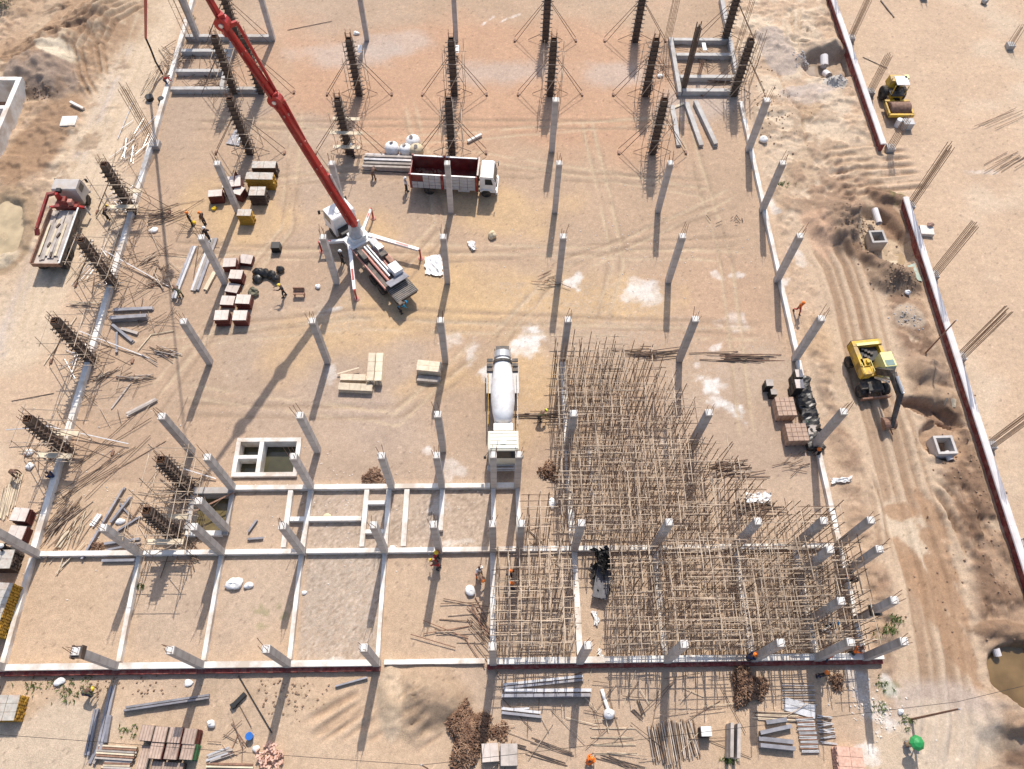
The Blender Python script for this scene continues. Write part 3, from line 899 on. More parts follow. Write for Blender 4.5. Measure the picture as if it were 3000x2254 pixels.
def brick_beam(x0, x1, label, top=.72, out_=.34):
    t = thing('front_beam', label, 'beam', ((x0 + x1) / 2, -32.9, 0), 0)
    L = x1 - x0
    mb = MB()
    n = max(1, int(L / 3))
    for k in range(n):
        mb.box((-L / 2 + L * (k + .5) / n, .06, top - .25), (L / n - .006, .42, .5))
    obj('beam', mb, 'beam', t)
    wb = MB()
    r = random.Random(int(x0))
    for row in range(int((top - .4) / .2) + 1):
        k = 0.0
        while k < L - .05:
            w = min(.4, L - k)
            wb.box((-L / 2 + k + w / 2, -.19 - out_ / 2 + .09 + r.uniform(-.02, .02), top - .42 - .2 * row), (w - .012, out_, .19))
            k += .4
    obj('brick_wall', wb, 'brick', t)
    return t


brick_beam(-20.0, 6.15, 'long front beam of white concrete on dark red bricks, left half')
brick_beam(13.6, 41.4, 'long front beam of white concrete on dark red bricks beneath the scaffold', .72, .3)
beam(6.4, -32.75, 13.4, -32.75, 'low pale beam flush with the sand behind the sand heap', .34, .3)

# ------------------------------------------------------------ boundary wall on the right
def bwall(x0, y0, x1, y1, label):
    t = thing('boundary_wall', label, 'wall', ((x0 + x1) / 2, (y0 + y1) / 2, 0), math.atan2(y1 - y0, x1 - x0))
    L = math.hypot(x1 - x0, y1 - y0)
    wb = MB()
    r = random.Random(3)
    for row in range(6):
        k = 0.0
        while k < L - .05:
            w = min(.5, L - k)
            wb.box((-L / 2 + k + w / 2, r.uniform(-.012, .012), -.15 + .19 * row), (w - .012, .30, .18))
            k += .5
    obj('brick_wall', wb, 'brick', t)
    cp = MB()
    n = int(L / 4)
    for k in range(n):
        a = -L / 2 + L * k / n
        cp.prism([(-.3, 0), (.3, 0), (.27, .1), (.12, .17), (-.12, .17), (-.27, .1)], a, a + L / n - .008, Matrix.Translation((0, 0, .9)) @ Matrix(((0, 0, 1, 0), (1, 0, 0, 0), (0, 1, 0, 0), (0, 0, 0, 1))))
    obj('coping', cp, 'precast', t)


M['coping_white'] = mat('coping_white', (0.66, 0.62, 0.61), var=.12, scale=1.0, dirt=(.5, .42, .38), dirt_amt=.3)
M['precast_keep'] = M['precast']
M['precast'] = M['coping_white']
bwall(53.25, 44, 53.45, 16.2, 'red brick boundary wall with rounded grey coping, far length past the roller')
bwall(53.85, 9.2, 53.25, -40, 'red brick boundary wall with rounded grey coping, near length past the excavator')
M['precast'] = M['precast_keep']

# ------------------------------------------------------------ tanks and pits
t = thing('water_basin', 'white concrete basin with three chambers holding dark water', 'basin', (-3.9, -17.1, 0))
mb = MB()
for c, d in (((0, 1.48, -.75), (5.1, .34, 2.1)), ((0, -1.5, -.75), (5.1, .34, 2.1)), ((-2.4, 0, -.75), (.34, 2.64, 2.1)), ((2.4, 0, -.75), (.34, 2.64, 2.1)), ((-.55, 0, -.75), (.34, 2.64, 2.08)), ((-1.48, 0, -.75), (1.5, .3, 2.06)), ((0, 0, -1.9), (5.1, 3.3, .2))):
    mb.box(c, d)
obj('basin_wall', mb, 'beam', t)
obj('water', MB().add([(-2.2, -1.3, -.75), (2.2, -1.3, -.75), (2.2, 1.3, -.75), (-2.2, 1.3, -.75)], [(0, 1, 2, 3)]), mat('basin_water', (.06, .055, .03), rough=.06, var=.3, scale=.8), t)
t = thing('water_pit', 'open rectangular pit with murky green water among the beams', 'pit', (-7.55, -21.6, 0))
mb = MB()
for c, d in (((0, 1.65, -.5), (3.1, .5, 1.9)), ((0, -1.68, -.5), (3.1, .34, 1.6)), ((-1.55, 0, -.5), (.4, 2.8, 1.6)), ((1.4, 0, -.5), (.3, 2.96, 1.6))):
    mb.box(c, d)
obj('pit_wall', mb, 'concrete', t)
obj('water', MB().add([(-1.4, -1.5, -.75), (1.3, -1.5, -.75), (1.3, 1.5, -.75), (-1.4, 1.5, -.75)], [(0, 1, 2, 3)]), mat('pit_water_green', (.16, .125, .06), rough=.1, var=.3, scale=1.2), t)
obj('plank', MB().bar((-1.2, -.1, .5), (1.6, 1.4, .52), .12, .05), 'rust', t)
beam(-9.1, -23.35, -6.4, -23.35, 'white beam along the front side of the open water pit', .4)
t = thing('open_tank', 'roofless white concrete tank with inner walls at the left edge', 'tank', (-38.5, 19.2, 0))
mb = MB()
for c, d in (((3.9, 0, -.4), (.5, 11.6, 4.2)), ((-2, 5.6, -.4), (11.3, .5, 4.18)), ((-2, 1.7, -.5), (11.3, .45, 3.9)), ((-2, -5.6, -.4), (11.3, .5, 4.18)), ((-7, 0, -.4), (.5, 10.7, 4.1))):
    mb.box(c, d)
obj('tank_wall', mb, 'beam', t)
obj('tank_floor', MB().box((-1.8, 0, -1.2), (11.0, 11, .2)), mat('tank_soil', (.3, .17, .11), scale=1.5), t)

# manhole chambers with pipes
def manhole(p, z, s, rz, label):
    t = thing('manhole_chamber', label, 'manhole', (p[0], p[1], z), rz)
    mb = MB()
    w = .2
    for c, d in (((0, s / 2 - w / 2, .55), (s, w, 1.7)), ((0, -s / 2 + w / 2, .55), (s, w, 1.7)), ((s / 2 - w / 2, 0, .55), (w, s - 2 * w, 1.7)), ((-s / 2 + w / 2, 0, .55), (w, s - 2 * w, 1.7))):
        mb.box(c, d)
    mb.box((0, 0, -.25), (s - 2 * w, s - 2 * w, .1))
    obj('chamber_wall', mb, 'concrete', t)
    return t


manhole(T('31', 1030, 330, 1.2), -1.0, 1.45, .05, 'square concrete manhole in the flooded pit ringed by dark soil')
manhole(T('32', 1570, 510, .9), -.7, 1.6, .03, 'square concrete manhole in the round dug hollow by the wall')


def pipe(p, q, r, label, z0=0.0, z1=0.0, m='precast', n=14):
    a, b = Vector((p[0], p[1], z0)), Vector((q[0], q[1], z1))
    o = (a + b) / 2
    mb = MB().tube(a - o, b - o, r, n, cap=False)
    mb.tube(b - o, a - o, r * .82, n, cap=False)
    return solo('drain_pipe', mb, m, label, 'pipe', o, smooth=False)


pipe(T('30', 545, 480), T('30', 556, 545), .42, 'white concrete pipe end poking out of the pit side by the wall', .2, -.1, 'coping_white')
pipe(T('30', 570, 585), T('30', 590, 640), .36, 'white concrete pipe running off the near side of the small pit', -.35, .1, 'coping_white')
pipe(T('31', 960, 170), T('31', 1000, 280), .3, 'slanting white pipe leading to the manhole in the flooded pit', .3, .2, 'coping_white')
pipe(T('32', 1570, 580), T('32', 1600, 660), .26, 'white pipe leaving the manhole in the dug hollow', -.1, .12, 'coping_white')
pipe(T('33', 1975, 640), T('33', 2005, 700), .26, 'white pipe sticking out into the brown puddle', .0, -.15, 'coping_white')
pipe(T('30', 1860, 20), T('30', 1890, 40), .3, 'short grey stub pipe at the far right corner', .3, .3)

# ------------------------------------------------------------ braced formwork columns
TH = 6.75
fw_panel = MB().box((0, 0, TH / 2), (.58, .06, TH)).mesh('formwork_panel', 'dark_ply')
wal = MB()
for s in (-1, 1):
    wal.box((0, s * .36, 0), (1.25, .06, .07))
    wal.box((s * .36, 0, .08), (.06, 1.1, .07))
waler = wal.mesh('waler', 'dark_steel')
cage = MB()
for sx in (-1, 1):
    for sy in (-1, 1):
        cage.tube((sx * .24, sy * .24, 5), (sx * .25, sy * .25, TH + .95), .022, 5)
        cage.tube((sx * .24, 0, 5), (sx * .24, 0, TH + .7), .02, 5)
for z in (TH + .12, TH + .4):
    for s in (-1, 1):
        cage.bar((-.25, s * .25, z), (.25, s * .25, z), .025)
        cage.bar((s * .25, -.25, z), (s * .25, .25, z), .025)
cagem = cage.mesh('rebar_cage', 'rebar')
prop1 = MB().tube((0, 0, 0), (1, 0, 0), 0.032, 5).mesh('brace', 'prop')
anch = MB().box((0, 0, .06), (.22, .4, .2)).mesh('foot_plate', 'rust')


def strut(par, a, b, name='brace', me=None, th=1.0):
    a, b = Vector(a), Vector(b)
    o = link(name, me or prop1, par, a)
    d = b - a
    o.rotation_euler = d.to_track_quat('X', 'Z').to_euler()
    o.scale = (d.length, th, th)
    return o


def tower(x, y, label, braces=(1, 1), h=1.0):
    t = thing('formwork_column', label, 'formwork', (x, y, 0), 0, 'dark column formwork towers')
    for k in range(4):
        o = link('formwork_panel', fw_panel, t, (.29 * math.sin(k * math.pi / 2), -.29 * math.cos(k * math.pi / 2), 0))
        o.rotation_euler = (0, 0, k * math.pi / 2)
        o.scale = (1, 1, h)
    z = .4
    while z < TH * h - .2:
        link('waler', waler, t, (0, 0, z)).rotation_euler = (0, 0, rnd.uniform(-.05, .05))
        z += .52
    o = link('rebar_cage', cagem, t, (0, 0, TH * (h - 1)))
    for s, on_ in ((-1, braces[0]), (1, braces[1])):
        if not on_:
            continue
        for dy in (-.2, .2):
            strut(t, (s * 3.4, dy * 2.4, .12), (s * .4, dy, 4.6 * h))
        strut(t, (s * 1.9, .1, .1), (s * .45, .05, .9))
        link('foot_plate', anch, t, (s * 3.4, 0, 0))
    return t


def tower_scaffold(x, y, label, lv=(1.7, 3.4, 5.1), s=1.25, boards=(0, 2)):
    t = thing('access_scaffold', label, 'scaffold', (x, y, 0), rnd.uniform(-.06, .06), 'light access scaffolds round columns')
    for sx in (-1, 1):
        for sy in (-1, 1):
            strut(t, (sx * s, sy * s, 0), (sx * s * .97, sy * s * .97, 5.6 + rnd.uniform(-.3, .6)), 'standard', tubem)
    for z in lv:
        for q in (-1, 1):
            strut(t, (-s * 1.25, q * s, z), (s * 1.25, q * s, z + .02), 'ledger', tubem)
            strut(t, (q * s, -s * 1.25, z + .07), (q * s, s * 1.25, z + .09), 'ledger', tubem)
    for k in boards:
        z = lv[k] + .14
        for q in (-1, 1):
            link('board', MB().box((0, q * .95, z), (2.6, .42, .06)).mesh('board', 'board'), t)
    strut(t, (-s, -s, .2), (s, -s, lv[1]), 'diagonal', tubem)
    strut(t, (s, s, .2), (-s, s, lv[1]), 'diagonal', tubem)
    return t


tubem = MB().tube((0, 0, 0), (1, 0, 0), 0.03, 5).mesh('tube', 'tube')
tubed = MB().tube((0, 0, 0), (1, 0, 0), 0.03, 5).mesh('tube', 'tube_dark')
for i, x in enumerate((-13.0, -10.2, .1, 10.1, 20.2, 30.3, 39.7)):
    tower(x, 24.4 + (.3 if i in (0, 1) else 0), 'dark braced formwork column, %s from left in the row behind the red boom elbow' % ORD[i], (i != 1, i != 0))
for i, x in enumerate((-10.1, -.2, 10.05, 30.2)):
    tower(x, 16.0, 'dark braced formwork column, %s from left in the row just behind the pump cab' % ORD[i])
for i, x in enumerate((-13.9, 20.0, 30.0, 40.0)):
    tower(x, 33.0, 'dark braced formwork column, %s from left at the top edge' % ORD[i], (1, 1))
for i, (x, y) in enumerate(((-20.0, 8.32), (-19.85, -.15), (-19.9, -8.1), (-19.6, -16.6))):
    tower(x, y, 'dark formwork column in scaffold tubes, %s from rear on the left beam' % ORD[i], (1, 1), .93)
tower(-9.5, -19.75, 'dark formwork column, the rear of two beside the open water pit', (0, 0), .88)
tower(-9.9, -23.4, 'dark formwork column, the front of two beside the open water pit', (0, 0), .82)
# pure reinforcement cages in the top right frame
def rebar_cage(x, y, h, w, label, n=3, m='rebar', lean=(0, 0), stub=False, ties=.45, group=None, name='rebar_cage', br=.028):
    t = thing(name, label, 'rebar cage', (x, y, 0), 0, group)
    r = random.Random(int(x * 31 + y * 17))
    bm_ = MB()
    if stub:
        obj('stub', MB().box((0, 0, .2), (w + .28, w + .28, .7)), 'concrete', t)
    bars = [(a, b) for a in np.linspace(-1, 1, n) for b in (-1, 1)]
    for a, b in bars:
        p = MB().tube((a * w / 2, b * w / 2, .1), (a * w / 2 + lean[0] + r.uniform(-.04, .04), b * w / 2 + lean[1] + r.uniform(-.04, .04), h * r.uniform(.94, 1.02)), br, 5)
        obj('bar', p, m, t)
    z = .3
    while z < h * .93 and ties:
        f = z / h
        ox, oy = lean[0] * f, lean[1] * f
        tie = MB()
        for s in (-1, 1):
            tie.bar((ox - w / 2, oy + s * w / 2, z), (ox + w / 2, oy + s * w / 2, z), .022)
            tie.bar((ox + s * w / 2, oy - w / 2, z), (ox + s * w / 2, oy + w / 2, z), .022)
        obj('tie', tie, m, t)
        z += ties
    return t


rebar_cage(34.4, 25.0, 8.2, .4, 'slim dark reinforcement cage rising at the top right frame corner', 3, 'dark_steel', ties=.2, br=.06)
rebar_cage(33.6, 32.9, 7.2, .6, 'rusty open reinforcement cage, leftmost at the top right frame', 3, 'rebar_pale', ties=1.2)
rebar_cage(41.2, 31.5, 7.5, .4, 'rusty reinforcement cage beside the rear tower of the top right frame', 2, 'rebar_pale', ties=.9)
rebar_cage(41.4, 26.0, 6.5, .5, 'rusty reinforcement cage behind the right hand frame tower', 2, 'rebar_pale', ties=1.5)
rebar_cage(36.3, 27.0, 2.2, .3, 'short reddish reinforcement cage standing inside the top right frame', 3, 'rust', ties=.25)
G = 'starter bar clusters beyond the boundary wall'
for i, (x, y, h) in enumerate(((54.2, 33.2, 7.0), (54.3, 24.5, 5.0), (54.4, 16.3, 4.4), (54.4, 8.7, 8.2), (54.4, .4, 7.6), (54.3, -8.3, 7.6), (54.3, -16.6, 7.4), (54.3, -24.8, 7.0), (54.0, 41.5, 7.0))):
    rebar_cage(x, y, h, .5, 'rusty starter bars on a concrete stub beyond the wall, %s from rear' % ORD[[1, 2, 3, 4, 5, 6, 7, 8, 0][i]], 4, 'rebar_pale', (0, 0), True, 2.6 if i % 2 else 0, G, 'starter_bars', .034)
rebar_cage(71.9, 32.0, 2.6, .5, 'low rusty starter bars on a stub on the bare far right field', 3, 'rebar_pale', (.2, .4), True, 0, None, 'starter_bars')
rebar_cage(64.5, 40.6, 2.0, .5, 'grey stub with short bars at the far right top edge', 2, 'rebar_pale', (0, 0), True, 0, None, 'starter_bars')
rebar_cage(-19.6, 16.85, 7.6, .62, 'tall rusty starter bars on a stub beside the left beam', 4, 'rebar_pale', (-.2, -.1), True, 1.3, None, 'starter_bars')
rebar_cage(-18.9, 33.2, 7.5, 1.1, 'rusty open reinforcement cage behind the top left frame', 3, 'rebar_pale', (-.3, 0), False, 1.3, None, 'rebar_cage')
for i, (x, y) in enumerate(((-20.0, 8.35), (-19.9, -.2), (-19.9, -8.1), (-19.6, -16.6), (-9.5, -19.8), (-9.8, -23.5))):
    tower_scaffold(x, y, 'tube scaffold round dark formwork column, %s' % ('%s from rear on the left beam' % ORD[i] if i < 4 else ('rear one by the open water pit' if i == 4 else 'front one by the open water pit with pale boards')), s=1.35 if i != 5 else 1.5, boards=(0,) if i in (0, 3, 5) else ())
for i, (x, y, lb) in enumerate(((-.2, 16.0, 'in front of the boom middle joint'), (-10.1, 16.0, 'beside the red boom, left of it'), (10.05, 16.0, 'directly behind the dump truck bed'), (.1, 24.4, 'in the rear row just right of the boom'),
                                (10.1, 24.4, 'in the rear row, centre of the photo'), (20.2, 24.4, 'in the rear row behind the lone column'), (30.3, 24.4, 'in the rear row left of the top right frame'),
                                (30.2, 16.0, 'beside the three grey planks'), (39.7, 24.4, 'at the top right frame corner'), (-13.0, 24.7, 'inside the top left frame'))):
    tower_scaffold(x + .1, y, 'tube scaffold at the formwork column ' + lb, (1.6, 3.4) if i in (0, 1) else (2.6, 4.6), 1.0, (0, 1) if i == 0 else ())

# ------------------------------------------------------------ slab shoring scaffold
postm = MB().tube((0, 0, 0), (1, 0, 0), 0.031, 6).mesh('post', 'tube')
postd = MB().tube((0, 0, 0), (1, 0, 0), 0.031, 6).mesh('post', 'tube_dark')


def shoring(label, xs, ys, test, h, seed, dark=.5, levels=(.5, 1.7, 2.9, 4.1), loose=0.0, drop=0.04):
    r = random.Random(seed)
    cx, cy = sum(xs) / len(xs), sum(ys) / len(ys)
    t = thing('shoring_scaffold', label, 'scaffold', (cx, cy, 0), 0, 'slab shoring scaffold bays')
    npost = nl = 0
    extra = MB()
    for y in ys:
        for x in xs:
            if not test(x, y) or r.random() < drop:
                continue
            px, py = x - cx + r.uniform(-.1, .1), y - cy + r.uniform(-.1, .1)
            hh = h + r.uniform(-.55, .45) + (r.uniform(.3, 1.0) if r.random() < .2 else 0)
            q = (px + r.uniform(-.07, .07) + loose * r.uniform(-.3, .6), py + r.uniform(-.07, .07) + loose * r.uniform(-.4, .4), hh)
            me = postd if r.random() < dark else postm
            if npost < 98:
                strut(t, (px, py, .02), q, 'post', me)
            else:
                extra.tube((px, py, .02), q, .031, 5)
            npost += 1
    led = MB()
    def lay(a, b):
        nonlocal nl
        if nl < 98:
            strut(t, a, b, 'ledger', tubem if r.random() < .72 else tubed)
        else:
            led.tube(a, b, .03, 5)
        nl += 1
    for li, z in enumerate(levels):
        for y in ys:
            run = [x for x in xs if test(x, y)]
            if len(run) < 2:
                continue
            i = 0
            while i < len(run) - 1:
                j = min(len(run) - 1, i + r.randint(2, 4))
                if r.random() < (.62 if li else .35):
                    yy = y - cy + r.choice((-.06, .06))
                    zz = z + r.uniform(-.14, .14)
                    lay((run[i] - cx - r.uniform(.1, .6), yy, zz), (run[j] - cx + r.uniform(.1, .6), yy + r.uniform(-.05, .05), zz + r.uniform(-.04, .04)))
                i = j
        for x in xs:
            run = [y for y in ys if test(x, y)]
            if len(run) < 2:
                continue
            run = sorted(run)
            i = 0
            while i < len(run) - 1:
                j = min(len(run) - 1, i + r.randint(2, 5))
                if r.random() < (.55 if li else .3):
                    xx = x - cx + r.choice((-.06, .06))
                    zz = z + .08 + r.uniform(-.14, .14)
                    lay((xx, run[i] - cy - r.uniform(.1, .6), zz), (xx + r.uniform(-.05, .05), run[j] - cy + r.uniform(.1, .6), zz))
                i = j
    if extra.v:
        obj('post', extra, 'tube_dark', t)['kind'] = 'stuff'
    if led.v:
        obj('ledger', led, 'tube', t)['kind'] = 'stuff'
    return t


ar = lambda a, b, s: [a + s * k for k in range(int((b - a) / s) + 1)]
slant = lambda x, y: x < 26.8 + (-9 - y) * .60
shoring('rusty shoring scaffold, rear left bay beside the mixer rear', ar(19.2, 25.0, .68), ar(-16.1, -8.3, .7), slant, 4.2, 1, .8, (1.0, 2.0, 3.0, 4.0))
shoring('rusty shoring scaffold, rear right bay with splayed loose tubes', ar(25.4, 31.5, .72), ar(-16.1, -8.8, .7), slant, 4.2, 2, .85, (1.2, 2.6, 3.7), .45)
shoring('dense shoring scaffold, left middle bay behind the middle beam', ar(19.2, 25.5, .68), ar(-24.3, -16.7, .7), slant, 4.3, 3, .62, (.8, 1.6, 2.4, 3.2, 4.1))
shoring('dense shoring scaffold, central bay behind the middle beam', ar(26.0, 31.2, .68), ar(-24.3, -16.7, .7), slant, 4.3, 4, .62, (.8, 1.6, 2.4, 3.2, 4.1))
shoring('open shoring scaffold, right middle bay with leaning dark tubes', ar(31.8, 39.4, .66), ar(-24.3, -17.4, .66), lambda x, y: slant(x, y) or y < -22.4, 4.4, 5, .9, (1.2, 2.4, 3.4, 4.2), .6)
shoring('front shoring scaffold, leftmost bay beside the helmeted workers', ar(14.4, 19.8, .72), ar(-32.3, -25.2, .72), lambda x, y: True, 4.5, 6, .7, (.6, 1.6, 2.6, 3.6, 4.4))
shoring('front shoring scaffold, open bay around the black sheeting', ar(20.5, 25.8, .66), ar(-32.3, -25.2, .66), lambda x, y: x > 22.1 or y > -25.6, 4.4, 7, .75, (.8, 1.8, 2.8, 3.8), 0, .08)
shoring('front shoring scaffold, crowded centre bay right of the black sheeting', ar(26.4, 32.0, .68), ar(-32.3, -25.2, .68), lambda x, y: True, 4.5, 8, .5, (.6, 1.4, 2.2, 3.0, 3.8, 4.5))
shoring('front shoring scaffold, crowded bay second from its right end', ar(32.5, 36.6, .68), ar(-32.3, -25.2, .68), lambda x, y: True, 4.5, 9, .5, (.6, 1.4, 2.2, 3.0, 3.8, 4.5))
shoring('front shoring scaffold, last bay by the right grade beam', ar(37.1, 40.0, .66), ar(-32.3, -25.2, .66), lambda x, y: True, 4.5, 10, .75, (1.2, 2.2, 3.2, 4.2))
shoring('thin row of shoring tubes standing left of the mixer side beam', ar(16.6, 19.0, .8), ar(-24.3, -21.8, .8), lambda x, y: True, 4.1, 11, .5, (1.2, 2.6, 3.8))


# ------------------------------------------------------------ vehicles
def wheel(t, x, y, r, w, rim='chassis', name='wheel'):
    mt = Matrix.Rotation(math.pi / 2, 4, 'X')
    a = MB().lathe([(r * .62, -w / 2), (r * .9, -w / 2), (r, -w * .36), (r, w * .36), (r * .9, w / 2), (r * .62, w / 2)], 20, mt)
    o = obj(name, a, 'rubber', t, (x, y, r), smooth=False)
    s = 1 if y > 0 else -1
    b = MB().lathe([(r * .58, -w * .40), (r * .58, w * .40), (r * .3, w * .44), (r * .2, w * .5)] if s < 0 else [(r * .2, -w * .5), (r * .3, -w * .44), (r * .58, -w * .40), (r * .58, w * .40)], 14, mt)
    obj('rim', b, rim, o)


def cab(t, x0, x1, w, z0, z1, m, slope=.35, name='cab'):
    """cab-over truck cab: body with raked screen, roof, windows, doors, mirrors, lights"""
    L = x1 - x0
    mt = Matrix(((1, 0, 0, 0), (0, 0, -1, w / 2), (0, 1, 0, 0), (0, 0, 0, 1)))
    zs = z0 + (z1 - z0) * .52
    pr = [(x0, z0), (x1, z0), (x1, zs), (x1 - slope, z1 - .06), (x1 - slope - .12, z1), (x0 + .1, z1), (x0, z1 - .1)]
    c = obj(name, MB().prism(pr, 0, w, mt), m, t)
    dz = z1 - .06 - zs
    ang = math.atan2(slope, dz)
    g = MB().box((x1 - slope / 2 + .012, 0, zs + dz / 2), (.03, w * .86, math.hypot(dz, slope) * .82), ry=-ang)
    obj('windscreen', g, 'glass', t)
    for s in (-1, 1):
        g = MB()
        a0, a1 = x0 + L * .32, x1 - slope * .35 - .18
        zb, zt = zs - .02, z1 - .28
        g.prism([(a0, zb), (a1, zb), (a1 - slope * .6, zt), (a0, zt)], 0, .02, Matrix(((1, 0, 0, 0), (0, 0, -1, s * (w / 2 + .012) + .01), (0, 1, 0, 0), (0, 0, 0, 1))))
        obj('side_window', g, 'glass', t)
        mr = MB().bar((x1 - .25, s * w / 2, z1 - .35), (x1 + .05, s * (w / 2 + .25), z1 - .4), .03).box((x1 + .08, s * (w / 2 + .27), z1 - .6), (.08, .2, .45))
        obj('mirror', mr, 'black', t)
        obj('headlight', MB().box((x1 + .01, s * w * .38, z0 + .22), (.06, .3, .16)), 'steel_bright', t)
    obj('bumper', MB().box((x1 + .05, 0, z0 - .12), (.18, w * 1.0, .26)), 'grey_paint', t)
    return c


def chassis(t, x0, x1, z=.85, w=.85):
    mb = MB()
    for s in (-1, 1):
        mb.bar((x0, s * w / 2, z), (x1, s * w / 2, z), .1, .26)
    x = x0 + .3
    while x < x1:
        mb.bar((x, -w / 2, z), (x, w / 2, z), .1, .18)
        x += 1.1
    obj('chassis', mb, 'chassis', t)


# concrete pump ------------------------------------------------
pa = math.atan2(8.6, -6.6)
pt = thing('concrete_pump_truck', 'white concrete pump truck with long red boom and outriggers spread', 'pump truck', (2.3, 3.17, 0), pa)
fwd = Vector((math.cos(pa), math.sin(pa), 0))
lft = Vector((-fwd.y, fwd.x, 0))


def toL(x, y, z):
    d = Vector((x - 2.3, y - 3.17, 0))
    return Vector((d.dot(fwd), d.dot(lft), z))


chassis(pt, -6.6, 4.6, .95, .9)
cab(pt, 2.75, 4.75, 2.3, .75, 3.05, 'white_paint', .3)
obj('roof_hatch', MB().box((3.5, 0, 3.09), (.7, .9, .08)), 'white_paint', pt)
for s in (-1, 1):
    for x in (3.7, -3.2, -4.55):
        wheel(pt, x, s * 1.0, .52, .36 if x > 0 else .6)
obj('engine_block', MB().box((2.25, 0, 1.3), (.8, 1.9, 1.0)), 'black', pt)
mb = MB().box((.9, 0, 1.25), (1.7, 2.2, .5)).box((.9, 0, 1.8), (1.2, 1.3, .6))
obj('boom_pedestal', mb, 'white_paint', pt)
obj('turret', MB().lathe([(.62, 2.05), (.64, 2.25), (.5, 2.5), (.40, 2.8), (.3, 3.3)], 18, Matrix.Translation((.9, 0, 0))), 'grey_paint', pt, smooth=False)
mb = MB()
for s in (-1, 1):
    mb.bar((.95, s * .34, 2.5), (.85, s * .34, 3.7), .1, .6, .1, .4)
obj('turret_fork', mb, 'white_paint', pt)
for (a, b, f, w) in (((.6, 1.0, 1.5), (-3.6, 3.25, 1.25), (-3.7, 3.3), .36), ((.6, -1.0, 1.5), (-3.4, -3.75, 1.25), (-3.5, -3.8), .36),
                     ((1.5, 1.0, 1.35), (2.75, 2.85, 1.25), (2.75, 2.95), .26), ((1.5, -1.0, 1.35), (3.2, -2.95, 1.25), (3.2, -3.0), .26)):
    g = obj('outrigger', MB().bar(a, b, w, .34, w * .7, .26), 'white_paint', pt)
    obj('outrigger_jack', MB().tube((f[0], f[1], .1), (f[0], f[1], 1.45), .085, 10), 'boom_red', g)
    obj('outrigger_foot', MB().lathe([(.26, .0), (.26, .06), (.12, .12)], 12, Matrix.Translation((f[0], f[1], 0))), 'salmon', g)
    obj('outrigger_stripe', MB().bar(Vector(a).lerp(Vector(b), .55) + Vector((0, 0, .145)), Vector(a).lerp(Vector(b), .8) + Vector((0, 0, .15)), w * .5, .03), 'boom_red', g)
deck = MB()
for s in (-1, 1):
    deck.box((-2.6, s * .85, 1.42), (6.2, .42, .12))
obj('deck', deck, 'chassis', pt)
for s in (-1, 1):
    obj('side_rail', MB().bar((.2, s * 1.14, 1.5), (-5.4, s * 1.14, 1.5), .1, .3), 'salmon', pt)
for k, (y, z, r, x0, x1, m) in enumerate(((.45, 1.62, .13, -.6, -4.9, 'salmon'), (.12, 1.72, .12, -.5, -4.6, 'steel_bright'), (-.18, 1.7, .12, -.5, -4.3, 'steel_bright'), (-.45, 1.62, .14, -.9, -4.9, 'salmon'), (-.02, 1.45, .16, -.4, -5.2, 'chassis'))):
    obj('pump_cylinder', MB().tube((x0, y, z), (x1, y, z), r, 10), m, pt)
for k, (x, y, d, m) in enumerate(((-.9, -.75, (.9, .6, .7), 'grey_paint'), (-1.7, -.8, (.55, .55, .8), 'steel_bright'), (-2.4, -.7, (.5, .65, .6), 'chassis'), (-1.3, .78, (1.2, .4, .5), 'chassis'), (-3.2, -.82, (.8, .35, .5), 'rust'))):
    obj('hydraulic_unit', MB().box((x, y, 1.55 + d[2] / 2), d), m, pt)
obj('water_tank', MB().box((-4.15, -.62, 1.95), (.55, .85, .75)).box((-4.75, -.62, 1.97), (.55, .85, .75)), 'white_paint', pt)
hp = obj('hopper', MB().box((-6.35, 0, 1.1), (1.15, 2.1, .6), taper=(1.3, 1.05)).box((-6.35, 0, 1.42), (1.62, 2.2, .08)), 'chassis', pt)
gr = MB()
for k in range(8):
    gr.bar((-7.0 + k * .18, -1.0, 1.485), (-7.0 + k * .18, 1.0, 1.485), .03)
obj('grille', gr, 'board_grey', hp)
obj('hopper_cover', MB().box((-5.45, -.12, 1.95), (.95, 1.95, .06), ry=.35), 'metal_sheet', pt)
obj('control_box', MB().box((-7.35, .9, 1.2), (.35, .35, .6)), 'chassis', pt)
J0 = Vector((.9, 0, 3.4))
J1, J2, J3, J4, J5 = toL(-1.9, 4.47, 16.7), toL(-3.8, 4.49, 23.1), toL(-5.7, 5.2, 31), toL(-12.9, 16.6, 19.5), toL(-21.24, 27.67, 4.3)
bs = [(J0, J1, .62, .46), (J1, J2, .46, .36), (J2, J3, .34, .22), (J3, J4, .10, .10), (J4, J5, .2, .17)]  # unseen section beyond the third joint is thinned to weaken its shadow
sd = Vector((0, 0, 1)).cross(J1 - J0).normalized()
for k, (a, b, w0, w1) in enumerate(bs):
    o = obj('boom_section', MB().bar(a, b, w0, w0 * 1.15, w1, w1 * 1.15), 'boom_red', pt)
    d = (b - a).normalized()
    off = sd * (w0 * .5 + (.12 if k < 3 else -.05))
    if k == 3:
        off = sd * 0
    obj('delivery_pipe', MB().tube(a + off + d * .4, b + off - d * .2, .07, 6), 'truck_red', o)
    pl = MB()
    ln = (b - a).length
    q = 1.5
    while q < ln - 1:
        pl.box(tuple(a + d * q + Vector((0, 0, w0 * .2))), (w0 * .7, w0 * .8, .22))
        q += 2.7
    obj('pipe_bracket', pl, 'salmon' if k < 2 else 'boom_red', o)
